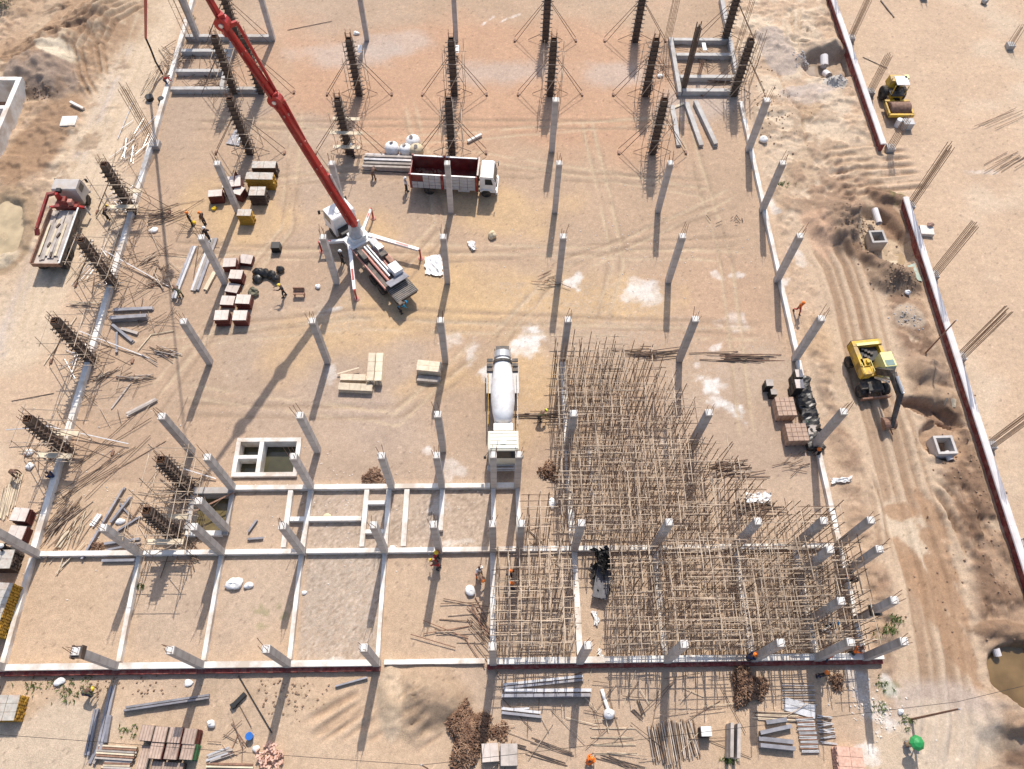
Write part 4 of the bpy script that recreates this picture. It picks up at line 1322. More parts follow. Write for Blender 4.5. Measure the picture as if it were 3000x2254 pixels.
for k, (j, r) in enumerate(((J1, .55), (J2, .5), (J3, .42), (J4, .36))):
    dd = sd * .3
    o = obj('boom_joint', MB().tube(j - dd, j + dd, r, 14).bar(j - Vector((.0, 0, .9)), j + Vector((0, 0, .7)), .5, .45), 'boom_red', pt)
    obj('joint_pin', MB().tube(j - dd * 1.3, j + dd * 1.3, .16, 10), 'steel_bright', o)
cam_l = Vector((fwd.dot(Vector((.35, .35, 0))), lft.dot(Vector((.35, .35, 0))), 0))
for a, b, o_, m in ((J0.lerp(J1, .08), J0.lerp(J1, .42), .55, 'steel_bright'), (J0.lerp(J1, .62), J0.lerp(J1, .98), .52, 'boom_red'), (J1.lerp(J2, .05), J1.lerp(J2, .95), .85, 'boom_red')):
    off = toL(2.3 + .8 * o_, 3.17 + .55 * o_, 0)
    obj('boom_ram', MB().tube(a + off * .45, b + off, .12, 8), m, pt)
    obj('ram_bracket', MB().bar(b, b + off, .2, .3), 'boom_red', pt)
    obj('ram_bracket', MB().bar(a, a + off * .5, .2, .3), 'boom_red', pt)
obj('boom_logo_panel', MB().bar(J0.lerp(J1, .56) + Vector((0, 0, .3)), J0.lerp(J1, .62) + Vector((0, 0, .29)), .5, .12), 'white_paint', pt)
hb = toL(-21.0, 27.3, .15)
obj('end_hose', MB().path([J5, J5 * .7 + hb * .3 + Vector((.1, 0, 0)), J5 * .35 + hb * .65 + Vector((.15, .1, 0)), hb], .1, 8), 'black', pt)

# dump truck ------------------------------------------------
dt = thing('dump_truck', 'empty dump truck with dark red tipper bed and white cab', 'dump truck', (9.55, 11.5, 0), R(-4.4))
chassis(dt, -3.2, 4.6, .8)
cab(dt, 3.42, 4.95, 2.15, .7, 2.75, 'white_paint', .28)
obj('roof_rib', MB().box((4.05, -.6, 2.77), (1.0, .05, .05)).box((4.05, 0, 2.77), (1.0, .05, .05)).box((4.05, .6, 2.77), (1.0, .05, .05)), 'white_paint', dt)
for s in (-1, 1):
    wheel(dt, 4.0, s * .95, .5, .3)
    wheel(dt, -1.5, s * .9, .52, .55)
    obj('mudguard', MB().box((4.0, s * 1.0, 1.06), (1.2, .34, .06)), 'white_paint', dt)
    obj('fuel_tank', MB().tube((1.3, s * .85, .75), (2.4, s * .85, .75), .28, 12), 'grey_paint', dt)
bd = obj('bed_floor', MB().box((0, 0, 1.16), (6.35, 2.3, .12)), 'bed_red', dt)
r = random.Random(5)
for s in (-1, 1):
    o = obj('side_wall', MB().box((0, s * 1.16, 1.86), (6.4, .05, 1.76)), 'bed_red', dt)
    pan = MB()
    for seg_, (xa, xb) in enumerate(((-3.1, -.28), (-.02, 3.0))):
        nx = 5 if seg_ == 0 else 4
        for i in range(nx):
            for j in range(4):
                if s < 0 and seg_ == 0 and i < 2 and j > 1:
                    continue
                w = (xb - xa) / nx
                pan.box((xa + w * (i + .5), s * (1.20 + r.uniform(0, .012)), 1.19 + .42 * j), (w - .04, .03, .385))
    obj('patch_panel', pan, 'grey_paint', o)
    obj('top_rail', MB().box((-1.68, s * 1.19, 2.76), (2.9, .12, .08)).box((1.5, s * 1.19, 2.76), (3.0, .12, .08)), 'white_paint', o)
    for x in (-3.15, -.15, 3.12):
        obj('bed_post', MB().box((x, s * 1.23, 1.92), (.2, .13, 1.86)), 'truck_red', dt)
obj('headboard', MB().box((3.2, 0, 2.05), (.08, 2.26, 1.8)), 'bed_red', dt)
obj('headboard_cap', MB().box((3.23, 0, 2.99), (.16, 2.3, .06)), 'ply_top', dt)
tg = obj('tailgate', MB().box((-3.2, 0, 1.75), (.08, 2.26, 1.4)), 'truck_red', dt)
lo = MB()
for k in range(26):
    lo.blob((r.uniform(-3, -.6), r.uniform(-1, 1), 1.24), (r.uniform(.2, .5), r.uniform(.2, .5), .2), k, .3, 8)
o = obj('spoil', lo, 'rust', dt)
o['kind'] = 'stuff'

# concrete mixer ------------------------------------------------
mt_ = thing('concrete_mixer_truck', 'concrete mixer truck with white drum and cream cab facing the camera', 'mixer truck', (14.85, -13.3, 0), -math.pi / 2)
chassis(mt_, -4.6, 4.6, .9)
M['cream'] = mat('cream', (.74, .72, .60), var=.05, scale=2, rough=.4, dirt=(.6, .52, .38), dirt_amt=.4)
cab(mt_, 2.95, 4.85, 2.3, .75, 3.0, 'cream', .25)
rr = MB()
for k in range(5):
    rr.box((3.15 + k * .32, 0, 3.02), (.04, 2.1, .05))
rr.box((3.95, 0, 3.05), (.35, .42, .08))
obj('roof_rib', rr, 'cream', mt_)
gd = obj('bull_bar', MB().path([(4.98, -1.2, .75), (5.25, -1.2, .95), (5.25, 1.2, .95), (4.98, 1.2, .75)], .07, 8).path([(5.05, -1.2, .45), (5.22, -1.2, .5), (5.22, 1.2, .5), (5.05, 1.2, .45)], .08, 8), 'grey_paint', mt_)
obj('number_board', MB().box((5.1, 0, .72), (.04, 1.5, .16)), 'rust', mt_)
for s in (-1, 1):
    for x in (3.9, -1.9, -3.2):
        wheel(mt_, x, s * 1.0, .52, .34 if x > 0 else .58)
    obj('mudguard', MB().box((-2.55, s * 1.08, 1.22), (2.6, .5, .06)), 'grey_paint', mt_)
obj('water_tank', MB().box((2.5, 0, 2.3), (.6, 1.5, .9)), 'white_paint', mt_)
obj('pedestal', MB().box((2.0, 0, 1.5), (.45, 1.3, 1.5)).box((-3.6, 0, 1.5), (.4, 1.5, 1.8)), 'grey_paint', mt_)
prof = [(.30, 0), (.68, .15), (.84, .9), (.95, 1.9), (.96, 2.7), (.88, 3.7), (.74, 4.6), (.63, 5.3), (.61, 5.5)]
tilt = Matrix.Translation((1.9, 0, 2.05)) @ Matrix.Rotation(-math.pi / 2 + R(9), 4, 'Y')
dr = obj('drum', MB().lathe(prof, 36, tilt), 'drum_white', mt_, smooth=True)
st = MB()
st2 = []
for (ra, za), (rb_, zb_) in zip(prof[1:-1], prof[2:]):
    st2.append((ra, za))
for k in range(len(st2) - 1):
    (ra, za), (rb_, zb_) = st2[k], st2[k + 1]
    for a0 in (2.72,):
        def c(rad, zz, an):
            return (rad * math.cos(an), rad * math.sin(an), zz)
        st.add([c(ra + .02, za, a0), c(ra + .02, za, a0 + .25), c(rb_ + .02, zb_, a0 + .25), c(rb_ + .02, zb_, a0)], [(0, 1, 2, 3), (3, 2, 1, 0)], tilt)
obj('drum_stripe', st, 'grey_paint', dr)
obj('drum_ring', MB().lathe([(.72, 5.05), (.77, 5.08), (.77, 5.28), (.72, 5.3)], 30, tilt), 'chassis', dr)
obj('drum_mouth', MB().lathe([(.64, 5.5), (.71, 5.55), (.66, 6.1), (.58, 6.12)], 26, tilt), 'alu', dr)
ch = MB().bar((-4.45, 0, 2.6), (-5.1, 0, 1.7), .75, .12).bar((-4.45, -.38, 2.7), (-5.1, -.38, 1.8), .06, .3).bar((-4.45, .38, 2.7), (-5.1, .38, 1.8), .06, .3)
obj('chute', ch, 'chassis', mt_)
obj('feed_hopper', MB().box((-4.2, 0, 3.05), (.5, .9, .5), taper=(1.3, 1.2)), 'chassis', mt_)
ld_ = MB()
for s in (-1, 1):
    ld_.bar((-4.5, s * .62, .9), (-4.3, s * .62, 3.2), .06)
    for k in range(3):
        ld_.box((-3.4 - .45 * k, s * 1.05, 1.35), (.3, .5, .12))
obj('rear_frame', ld_, 'chassis', mt_)
for s, m in ((-1, 'yellow_timber'), (1, 'grey_paint')):
    g = MB()
    for k in range(6):
        g.box((1.3 - .78 * k, s * 1.18, 1.28), (.74, .05, .46))
    o = obj('side_board', g, m, mt_)
    if s < 0:
        g = MB()
        for k in range(7):
            g.box((1.69 - .78 * k, s * 1.215, 1.28), (.05, .02, .46))
        obj('board_frame', g, 'chassis', o)

# flatbed crane truck ------------------------------------------------
ft = thing('flatbed_crane_truck', 'dusty flatbed truck with folded red crane behind its cab', 'crane truck', (-25.5, 4.6, 0), R(89.3))
chassis(ft, -3.4, 5.2, .85)
M['dusty_cab'] = mat('dusty_cab', (.44, .41, .385), var=.1, scale=2, rough=.5, dirt=(.42, .32, .23), dirt_amt=.6)
cab(ft, 4.15, 5.75, 2.25, .75, 2.65, 'dusty_cab', .25)
for s in (-1, 1):
    for x in (4.9, -1.5, -2.7):
        wheel(ft, x, s * .98, .5, .32 if x > 0 else .56)
obj('bed', MB().box((-.35, 0, 1.2), (6.4, 2.5, .14)), 'board_grey', ft)
for s in (-1, 1):
    o = obj('drop_side', MB().box((-.35, s * 1.27, 1.42), (6.4, .05, .5)), 'chassis' if s < 0 else 'rust', ft)
    obj('side_rail', MB().box((-.35, s * 1.275, 1.70), (6.4, .12, .06)), 'white_paint' if s < 0 else 'rust', o)
    obj('under_rail', MB().box((-.35, s * 1.1, .8), (5.2, .05, .3)), 'chassis', ft)
obj('tailboard', MB().box((-3.56, 0, 1.4), (.06, 2.5, .45)), 'rust', ft)
r = random.Random(9)
for k in range(9):
    y = -.95 + k * .24
    L = r.uniform(3.6, 5.8)
    obj('load_board', MB().box((-.5 + r.uniform(-.5, .4), y, 1.34 + r.uniform(0, .08)), (L, r.uniform(.14, .3), .06), rz=r.uniform(-.02, .02)), ('board_grey', 'board_grey', 'board')[k % 3], ft)
for k in range(4):
    obj('load_block', MB().box((-2.4 + k * 1.1, r.uniform(-.2, .4), 1.46), (.5, .16, .12), rz=r.uniform(-.4, .4)), 'dark_steel', ft)
cr = obj('crane_base', MB().box((3.35, 0, 1.35), (.65, 2.1, .5)).box((3.35, .1, 1.9), (.6, .7, .9)), 'truck_red', ft)
obj('crane_column', MB().lathe([(.28, 1.6), (.26, 2.3), (.2, 3.0)], 12, Matrix.Translation((3.4, .3, 0))), 'boom_red', ft)
obj('crane_boom', MB().bar((3.4, .35, 3.0), (3.3, 1.0, 2.9), .26, .3).bar((3.5, 1.05, 2.9), (-.1, 1.42, 2.2), .2, .26), 'truck_red', ft)
obj('crane_jib', MB().bar((-.1, 1.42, 2.15), (-.5, 1.46, 1.75), .26, .36).tube((2.6, 1.2, 2.5), (.6, 1.35, 2.15), .08), 'truck_red', ft)
obj('crane_head', MB().box((3.75, .15, 2.95), (.4, .4, .3)), 'black', ft)
obj('crane_valve', MB().box((3.3, -.55, 1.9), (.4, .4, .5)), 'salmon', ft)
for s in (-1, 1):
    o = obj('stabiliser', MB().bar((3.3, s * 1.0, 1.3), (3.2, s * 1.65, 1.3), .2, .2), 'boom_red', ft)
    obj('stabiliser_leg', MB().tube((3.2, s * 1.65, .3), (3.2, s * 1.65, 1.4), .08, 8), 'grey_paint', o)

# wheeled excavator ------------------------------------------------
ex = thing('wheeled_excavator', 'yellow wheeled excavator with its bucket curled to the ground', 'excavator', (45.65, -10.2, 0), R(-83.5))
chassis(ex, -1.9, 1.9, .9, 1.2)
for x in (-1.45, 1.4):
    for s in (-1, 1):
        wheel(ex, x, s * 1.05, .52, .5, 'rust')
obj('undercarriage', MB().box((0, 0, .85), (3.4, 1.3, .5)), 'chassis', ex)
obj('slew_ring', MB().lathe([(.7, 1.1), (.7, 1.3)], 18), 'black', ex)
ub = MB().box((-.95, 0, 1.42), (3.0, 2.5, .2)).box((-2.2, 0, 1.85), (.5, 2.5, .95)).box((-1.2, -1.08, 1.85), (2.3, .34, .9)).box((-1.2, 1.1, 1.8), (1.5, .3, .8)).box((.1, -.85, 1.8), (1.2, .8, .8))
bo = obj('house', ub, 'yellow_paint', ex)
obj('counterweight', MB().box((-2.5, 0, 1.65), (.3, 2.3, .9)), 'dark_steel', ex)
en = obj('engine', MB().box((-1.3, 0, 1.7), (1.3, 1.7, .4)), 'black', ex)
g = MB()
for k in range(6):
    g.box((-1.75 + .17 * k, -.4 + .2 * (k % 4), 1.98), (.2, .25, .2))
obj('engine_parts', g, 'chassis', en)
obj('hood_panel', MB().box((-2.05, 0, 2.36), (.25, 1.9, .05)), 'pale_yellow', ex)
obj('hatch', MB().box((-.35, -.75, 2.26), (.7, .7, .08)).box((-.35, -.6, 2.4), (.3, .25, .25)), 'yellow_paint', ex)
obj('hand_rail', MB().path([(.65, -.4, 1.6), (.65, -.4, 2.5), (-.4, -.4, 2.5), (-.4, -.4, 2.2)], .03).path([(.65, -1.15, 1.6), (.65, -1.15, 2.4), (-.3, -1.15, 2.4)], .03), 'pale_yellow', ex)
obj('step_box', MB().box((1.2, -1.0, 1.1), (.7, .5, .3)), 'chassis', ex)
cb = obj('cab', MB().prism([(-.75, 1.3), (.85, 1.3), (.95, 2.0), (.6, 3.0), (-.75, 3.0)], 0, .98, Matrix(((1, 0, 0, 0), (0, 0, -1, 1.28), (0, 1, 0, 0), (0, 0, 0, 1)))), 'pale_yellow', ex)
obj('roof_window', MB().box((.27, .79, 3.015), (.5, .72, .03)), 'green_glass', cb)
obj('windscreen', MB().box((.80, .79, 2.5), (.03, .85, .95), ry=-.33), 'green_glass', cb)
obj('side_window', MB().box((0, 1.29, 2.4), (1.1, .02, .8)), 'glass', cb)
o = obj('boom', MB().bar((.35, .2, 1.9), (1.5, .35, 3.5), .42, .6, .4, .55).bar((1.45, .34, 3.45), (3.25, .62, 2.75), .4, .55, .32, .42), 'chassis', ex)
obj('boom_ram', MB().tube((.8, .55, 1.6), (2.0, .65, 3.0), .1, 8).tube((.8, -.05, 1.6), (2.0, .05, 3.0), .1, 8), 'steel_bright', o)
obj('stick', MB().bar((3.1, .62, 3.0), (5.0, .18, .75), .32, .46, .26, .3), 'chassis', ex)
obj('stick_ram', MB().tube((1.9, .45, 3.65), (3.15, .66, 3.3), .13, 8), 'steel_bright', ex)
obj('elbow_cover', MB().box((2.95, .72, 3.02), (.55, .2, .3), rz=.15), 'white_paint', ex)
bk = MB()
ang = [R(a) for a in range(-30, 190, 22)]
for s in (-1, 1):
    ptz = [(.52 * math.cos(a), .52 * math.sin(a)) for a in ang]
    bk.prism([(4.6 + x, .62 + z) for x, z in ptz], 0, .04, Matrix(((1, 0, 0, 0), (0, 0, 1, .1 + s * .5 - .02), (0, 1, 0, 0), (0, 0, 0, 1))))
for a0, a1 in zip(ang[:-1], ang[1:]):
    bk.bar((4.6 + .52 * math.cos(a0), .1, .62 + .52 * math.sin(a0)), (4.6 + .52 * math.cos(a1), .1, .62 + .52 * math.sin(a1)), 1.0, .04)
bk_ = obj('bucket', bk, 'rust', ex)
th = MB()
for k in range(5):
    th.box((4.15, -.3 + .2 * k, .5), (.3, .09, .09), ry=.5)
obj('bucket_tooth', th, 'steel_bright', bk_)
obj('dozer_blade', MB().box((2.15, 0, .5), (.12, 2.5, .55), ry=.15).bar((1.3, .5, .7), (2.1, .5, .5), .14).bar((1.3, -.5, .7), (2.1, -.5, .5), .14), 'rust', ex)

# road roller ------------------------------------------------
ro = thing('road_roller', 'yellow single drum road roller parked by the boundary wall', 'road roller', (56.35, 22.7, 0), -math.pi / 2)
obj('drum', MB().lathe([(.7, -1.05), (.76, -1.0), (.76, 1.0), (.7, 1.05)], 30, Matrix.Translation((1.3, 0, .76)) @ Matrix.Rotation(math.pi / 2, 4, 'X')), 'rust', ro, smooth=False)
obj('yoke', MB().box((1.3, 1.22, .85), (2.0, .16, .35)).box((1.3, -1.22, .85), (2.0, .16, .35)).box((2.3, 0, .85), (.22, 2.6, .35)).box((.35, 0, .9), (.25, 2.6, .4)), 'yellow_paint', ro)
obj('articulation', MB().box((.05, 0, .85), (.7, .6, .5)), 'black', ro)
for s in (-1, 1):
    wheel(ro, -1.2, s * .95, .74, .52, 'yellow_paint')
obj('rear_frame', MB().box((-1.1, 0, 1.05), (2.1, 1.2, .5)), 'yellow_paint', ro)
obj('engine_hood', MB().box((-1.75, -.1, 1.75), (1.1, 1.3, .9), taper=(.85, .85)), 'yellow_paint', ro)
obj('operator_platform', MB().box((-.5, 0, 1.4), (1.1, 1.5, .12)), 'chassis', ro)
obj('seat', MB().box((-.75, 0, 1.7), (.5, .5, .12)).box((-1.0, 0, 1.98), (.1, .5, .5)), 'black', ro)
obj('steering_wheel', MB().lathe([(.16, 0), (.22, .02), (.22, .05), (.16, .06)], 12, Matrix.Translation((-.25, 0, 1.95)) @ Matrix.Rotation(-.5, 4, 'Y')).tube((-.1, 0, 1.45), (-.25, 0, 1.95), .04), 'black', ro)
obj('canopy_post', MB().bar((-.1, .7, 1.4), (-.1, .7, 2.55), .07).bar((-.1, -.7, 1.4), (-.1, -.7, 2.55), .07).bar((-1.3, .7, 1.4), (-1.3, .7, 2.55), .07).bar((-1.3, -.7, 1.4), (-1.3, -.7, 2.55), .07), 'yellow_paint', ro)
obj('canopy', MB().box((-.85, .1, 2.6), (1.3, 1.3, .1)), 'white_paint', ro)
obj('canopy_panel', MB().box((-1.45, .75, 2.35), (.5, .45, .6)), 'pale_yellow', ro)
solo('barrel', MB().lathe([(.29, 0), (.30, .02), (.30, .85), (.27, .9)], 16), 'bag_white', 'white drum standing before the road roller yoke', 'barrel', on((56.1, 19.8)), smooth=False)
solo('crate', MB().box((0, 0, .4), (1.05, .8, .8)).box((0, 0, .82), (1.1, .85, .06)), 'grey_paint', 'pale grey lidded box beside the white drum by the roller', 'box', on((56.95, 19.6)))


# ------------------------------------------------------------ stacks of material
def ply_stack(p, a, b, h, rz, label, top='ply_top', side='red_edge', group=None, tilt=0.0, name='formwork_stack', cat='stack'):
    t = thing(name, label, cat, on(p), rz, group)
    r = random.Random(int(p[0] * 97 + p[1] * 13))
    if tilt:
        t.rotation_euler = (tilt, 0, rz)
    mb = MB()
    n = max(2, int(h / .11))
    for k in range(n):
        mb.box((r.uniform(-.03, .03), r.uniform(-.03, .03), h * (k + .5) / n), (a, b, h / n * .8), rz=r.uniform(-.02, .02))
    mb.box((0, 0, h / 2), (a * .93, b * .93, h * .98))
    obj('board_pile', mb, side, t)
    tb = MB()
    m = max(1, int(a / .55))
    for k in range(m):
        tb.box((-a / 2 + a * (k + .5) / m, 0, h + .03), (a / m - .015, b * 1.01, .05), rz=r.uniform(-.01, .01))
    obj('top_board', tb, top, t)
    return t


g1 = 'red edged formwork stacks left of the pump truck'
for k, (x, y, a, b, h, rz, tl, lb) in enumerate(((1930, 640, 1.15, .95, .8, .05, 0, 'rear left red edged stack with a propped red board'), (2060, 590, 1.15, .9, .5, -.15, .12, 'tilted red edged stack, rear right beside the black bags'),
                                              (1985, 745, 1.15, .95, .9, -.06, 0, 'red edged stack, second row beside the rear pair'), (1945, 830, 1.15, .95, .45, -.2, 0, 'low red edged stack twisted askew mid group'),
                                              (1905, 935, 1.2, .95, .45, -.06, 0, 'low red edged stack left of the leafy bundle'), (2045, 950, 1.25, .95, .9, -.05, 0, 'tall red edged stack right of the low ones'),
                                              (1870, 1085, 1.2, 1.0, 1.0, .02, 0, 'whitest topped red edged stack, front left corner of the group'), (2020, 1085, 1.2, 1.0, .95, 0, 0, 'front right red edged stack of the group, grey top'))):
    ply_stack(T('01', x, y), a, b, h, rz, lb, group=g1, tilt=tl)
ply_stack(P(640, 588), 1.3, .8, 1.0, .1, 'dark red panel stack half behind a column, left of the pavers', group=g1)
ply_stack(P(690, 560), 1.7, 1.3, 1.25, .15, 'dark red panel stack with leaning red board behind the column', group=g1)
ply_stack(P(708, 580), .9, 1.0, 1.0, -.35, 'small dark red panel stack wedged against the block stack', group=g1)
solo('leaning_board', MB().box((0, 0, .6), (.06, 1.0, 1.3), ry=.25), 'red_edge', 'red formwork board propped upright beside the rear stack', 'board', on(T('01', 2005, 640)))
solo('leaning_board', MB().box((0, 0, .7), (.06, 1.1, 1.5), ry=-.15), 'red_edge', 'tall red board leaning on the dark red panel stacks', 'board', on(P(703, 545)))


def beam_stack(p, L, w, h, rz, label, m='yellow_timber', top='paver', group=None, layers=None, name='timber_beam_stack', z=0.0):
    t = thing(name, label, 'timber stack', on(p, z), rz, group)
    n = layers or max(2, int(h / .22))
    k_ = max(2, int(w / .2))
    r = random.Random(int(L * 100 + p[0]))
    for j in range(n):
        mb = MB()
        zz = h * (j + .5) / n
        hh = h / n * .92
        for k in range(k_):
            y = -w / 2 + w * (k + .5) / k_
            o = r.uniform(-.05, .05)
            mb.box((o, y, zz + hh * .38), (L, w / k_ * .9, hh * .22)).box((o, y, zz - hh * .38), (L, w / k_ * .9, hh * .22)).box((o, y, zz), (L - .02, w / k_ * .45, hh * .6))
        obj('beam_row', mb, m, t)
    tb = MB()
    q = max(2, int(L / .9))
    for k in range(q):
        for i in range(max(1, int(w / .5))):
            ww = w / max(1, int(w / .5))
            tb.box((-L / 2 + L * (k + .5) / q, -w / 2 + ww * (i + .5), h + .02), (L / q - .03, ww - .02, .04))
    obj('top_layer', tb, top, t)
    return t


g2 = 'block stacks with yellow ends'
beam_stack(P(783, 510), 2.3, .9, 1.2, 0, 'grey block stack, rearmost of the group with dark sides', 'dark_ply', group=g2)
beam_stack(P(772, 548), 2.6, .9, 1.5, -.03, 'long grey block stack with mottled yellow end', group=g2)
beam_stack(P(765, 590), 1.5, 1.1, 1.4, 0, 'square grey and pink block stack with dark front side', 'dark_ply', group=g2)
beam_stack(P(728, 652), 1.3, .8, 1.35, -.02, 'small grey block stack with bright orange yellow end by the column foot', group=g2)
beam_stack(P(-36, 1782, 1.5), 2.5, 3.6, 1.6, R(-4), 'big grey block stack with yellow ends at the left photo edge', group=g2)
beam_stack(P(5, 1640, 1.1), 1.7, 1.4, 1.2, 0, 'mottled brown block stack cut by the left photo edge', 'dark_ply', group=g2)
beam_stack(T('03', 120, 1150), 1.6, 1.6, 1.1, 0, 'grey block stack with yellow lower row, bottom left corner', group=g2)
g3 = 'pale timber beam stacks in the middle of the site'
PT = 'pale_timber'
beam_stack(T('11', 985, 1460, .8), 2.7, .6, .8, math.pi / 2, 'pale yellow timber stack standing lengthwise, left of its pair', PT, PT, g3)
beam_stack(T('11', 1050, 1460, .8), 2.7, .6, .8, math.pi / 2, 'pale yellow timber stack standing lengthwise, right of its pair', PT, PT, g3)
beam_stack(T('11', 835, 1548, .45), 2.1, .6, .45, -.03, 'pale timber stack lying crosswise behind the front one', PT, PT, g3)
beam_stack(T('11', 852, 1628, .5), 2.8, .68, .5, -.06, 'front pale timber stack with a long shadow below', PT, PT, g3)
beam_stack(T('11', 1465, 1455, .9), 2.0, 1.0, .9, -.12, 'pale timber stack with cut yellow end near the column foot', PT, PT, g3)
beam_stack(T('11', 1465, 1560, .35), 1.9, .55, .35, -.1, 'low shaded timber stack below the cut ended one', PT, 'board_grey', g3)
solo('plank', MB().bar((-.9, -.25, .25), (.9, .25, .4), .12, .05), 'pale_timber', 'single pale plank propped on the timber stacks', 'plank', on(T('11', 800, 1510)))


defmat('pallet_brown', (.42, .29, .215), var=.18, scale=4, dirt=(.25, .16, .11), dirt_amt=.5, rand=.1)
defmat('stack_brown', (.44, .32, .25), var=.2, scale=3, dirt=(.25, .16, .11), dirt_amt=.5, rand=.18, stripes=('X', 1.6, .55))
# concrete block pallets on the right
def pallet(p, a, b, h, rz, label, nx=4, ny=4):
    t = thing('block_pallet', label, 'pallet', on(p), rz, 'pallets by the right grade beam')
    mb = MB()
    for i in range(nx):
        for j in range(ny):
            mb.box((-a / 2 + a * (i + .5) / nx, -b / 2 + b * (j + .5) / ny, h / 2 + .1), (a / nx - .035, b / ny - .035, h))
    obj('block', mb, 'pallet_brown', t)
    mb = MB().box((0, 0, h / 2 + .1), (a * .9, b * .9, h * .97))
    obj('core', mb, 'dark_ply', t)
    mb = MB()
    for k in (-1, 0, 1):
        mb.box((k * a * .4, 0, .06), (.12, b, .12))
    obj('skid', mb, 'dark_ply', t)
    st_ = MB()
    for k in (-.25, .0, .25):
        st_.box((0, b * k, h + .11), (a + .03, .03, .015))
    obj('strap', st_, 'rust', t)


pallet(P(2290, 1208), 1.55, 1.7, 1.0, .02, 'pale block pallet with grid of straps, rear one of two')
pallet(P(2322, 1283), 1.7, 1.55, 1.0, .02, 'pale block pallet with grid of straps, front one of two')
for k, (x, y, a, b, h, m, lb) in enumerate(((2244, 1125, .6, .6, 1.0, 'board_grey', 'small grey box with black and green side left of the pallets'), (2258, 1148, .5, .5, .8, 'board_grey', 'low grey box touching the rear block pallet'),
                                         (2322, 1108, .6, .7, 1.6, 'ply_top', 'tall dark sided crate beside the beam, rear one'), (2322, 1140, .7, .8, 1.7, 'ply_top', 'tall dark sided crate beside the beam, front one'))):
    ply_stack(P(x, y + 14), a, b, h, 0, lb, m, 'black', 'dark sided crates by the right beam')
mb = MB()
for k in range(9):
    mb.sheet([(-.7 + .02 * k, -3.3 + .74 * k, .5), (.75, -3.3 + .74 * k, .42), (.75, -2.5 + .74 * k, .42), (-.7, -2.5 + .74 * k, .5)], 5, 4, .12, k, .1, .5)
solo('black_net_roll', mb, 'bag_black', 'long heap of black netting along the pallets, green at its end', 'netting', on(P(2362, 1215)))
solo('green_tarpaulin', MB().sheet([(-.5, -.4, .3), (.5, -.4, .25), (.5, .4, .3), (-.5, .4, .35)], 8, 6, .12, 3, .1, .05), mat('tarp_green', (.03, .14, .05), rough=.6), 'dark green tarpaulin scrap at the netting end', 'tarpaulin', on(P(2374, 1240)))
ply_stack(P(2376, 1268), .9, .8, .5, 0, 'low grey board stack beside the column foot and pallet', 'board_grey', 'dark_ply')


# brick and timber pallets at the bottom edge
g4 = 'block stacks at the bottom left edge'
for k, (x, y, a, b, h, side, top, lb) in enumerate(((430, 2148, 1.0, 1.0, 1.1, 'dark_ply', 'stack_brown', 'green sided pale stack, back row, left of four'), (470, 2152, 1.0, 1.0, 1.1, 'dark_ply', 'stack_brown', 'pale ribbed stack, back row, second of four'),
                                                (513, 2154, 1.0, 1.0, 1.1, 'red_edge', 'stack_brown', 'reddish topped stack, back row, third of four'), (556, 2158, 1.0, 1.0, 1.1, 'red_edge', 'stack_brown', 'dark red sided stack, back row, right end'),
                                                (458, 2200, 1.0, 1.0, 1.0, 'red_edge', 'stack_brown', 'pale red edged stack, front row, left of three'), (504, 2202, 1.0, 1.0, 1.0, 'red_edge', 'stack_brown', 'pale pink stack, front row, middle of three'),
                                                (550, 2203, 1.0, 1.0, 1.0, 'tarp_green', 'stack_brown', 'pale stack with dark green right side, front row'), (420, 2224, .7, 1.7, .6, 'board_grey', 'stack_brown', 'narrow pale green stack in front of the row'),
                                                (490, 2252, 2.4, .8, .5, 'dark_ply', 'stack_brown', 'low pale stack cut by the bottom edge'))):
    if side == 'tarp_green':
        M['tarp_green'] = mat('tarp_side', (.03, .14, .05), rough=.6)
    ply_stack(P(x, y, h), a * .86, b * .92, h, R(-4), lb, top, side, g4)


def bundle(a, b, n, w, hgt, label, m='board_grey', cat='planks', name='plank_bundle', each=(.18, .05), jit=.12, seed=1, group=None, z=.03, spread=.05):
    """loose boards or tubes lying side by side from a to b"""
    a, b = Vector((a[0], a[1], 0)), Vector((b[0], b[1], 0))
    c = (a + b) / 2
    d = (b - a)
    L = d.length
    t = thing(name, label, cat, on(c), math.atan2(d.y, d.x), group)
    r = random.Random(seed)
    lay = max(1, int(math.ceil(n * each[0] / max(w, .01))))
    per = max(1, int(math.ceil(n / lay)))
    for k in range(n):
        j, i = divmod(k, per)
        y = -w / 2 + w * (i + .5) / per + r.uniform(-1, 1) * spread * .5
        o = r.uniform(-jit, jit) * L
        ll = L * (1 - r.uniform(0, jit))
        zz = z + each[1] * (j + .5) + (r.uniform(0, .03))
        if each[0] > .08:
            mb = MB().box((o, y, zz), (ll, each[0] * r.uniform(.85, .98), each[1] * .92), rz=r.uniform(-spread, spread) * .6)
        else:
            q = r.uniform(-spread, spread) * L * .5
            mb = MB().tube((o - ll / 2, y - q, zz), (o + ll / 2, y + q, zz + r.uniform(-.01, .05)), each[0] * .5, 6)
        obj('board' if each[0] > .08 else 'tube', mb, m if isinstance(m, str) else m[k % len(m)], t)
    return t


tl = lambda k, x, y: T(k, x, y)
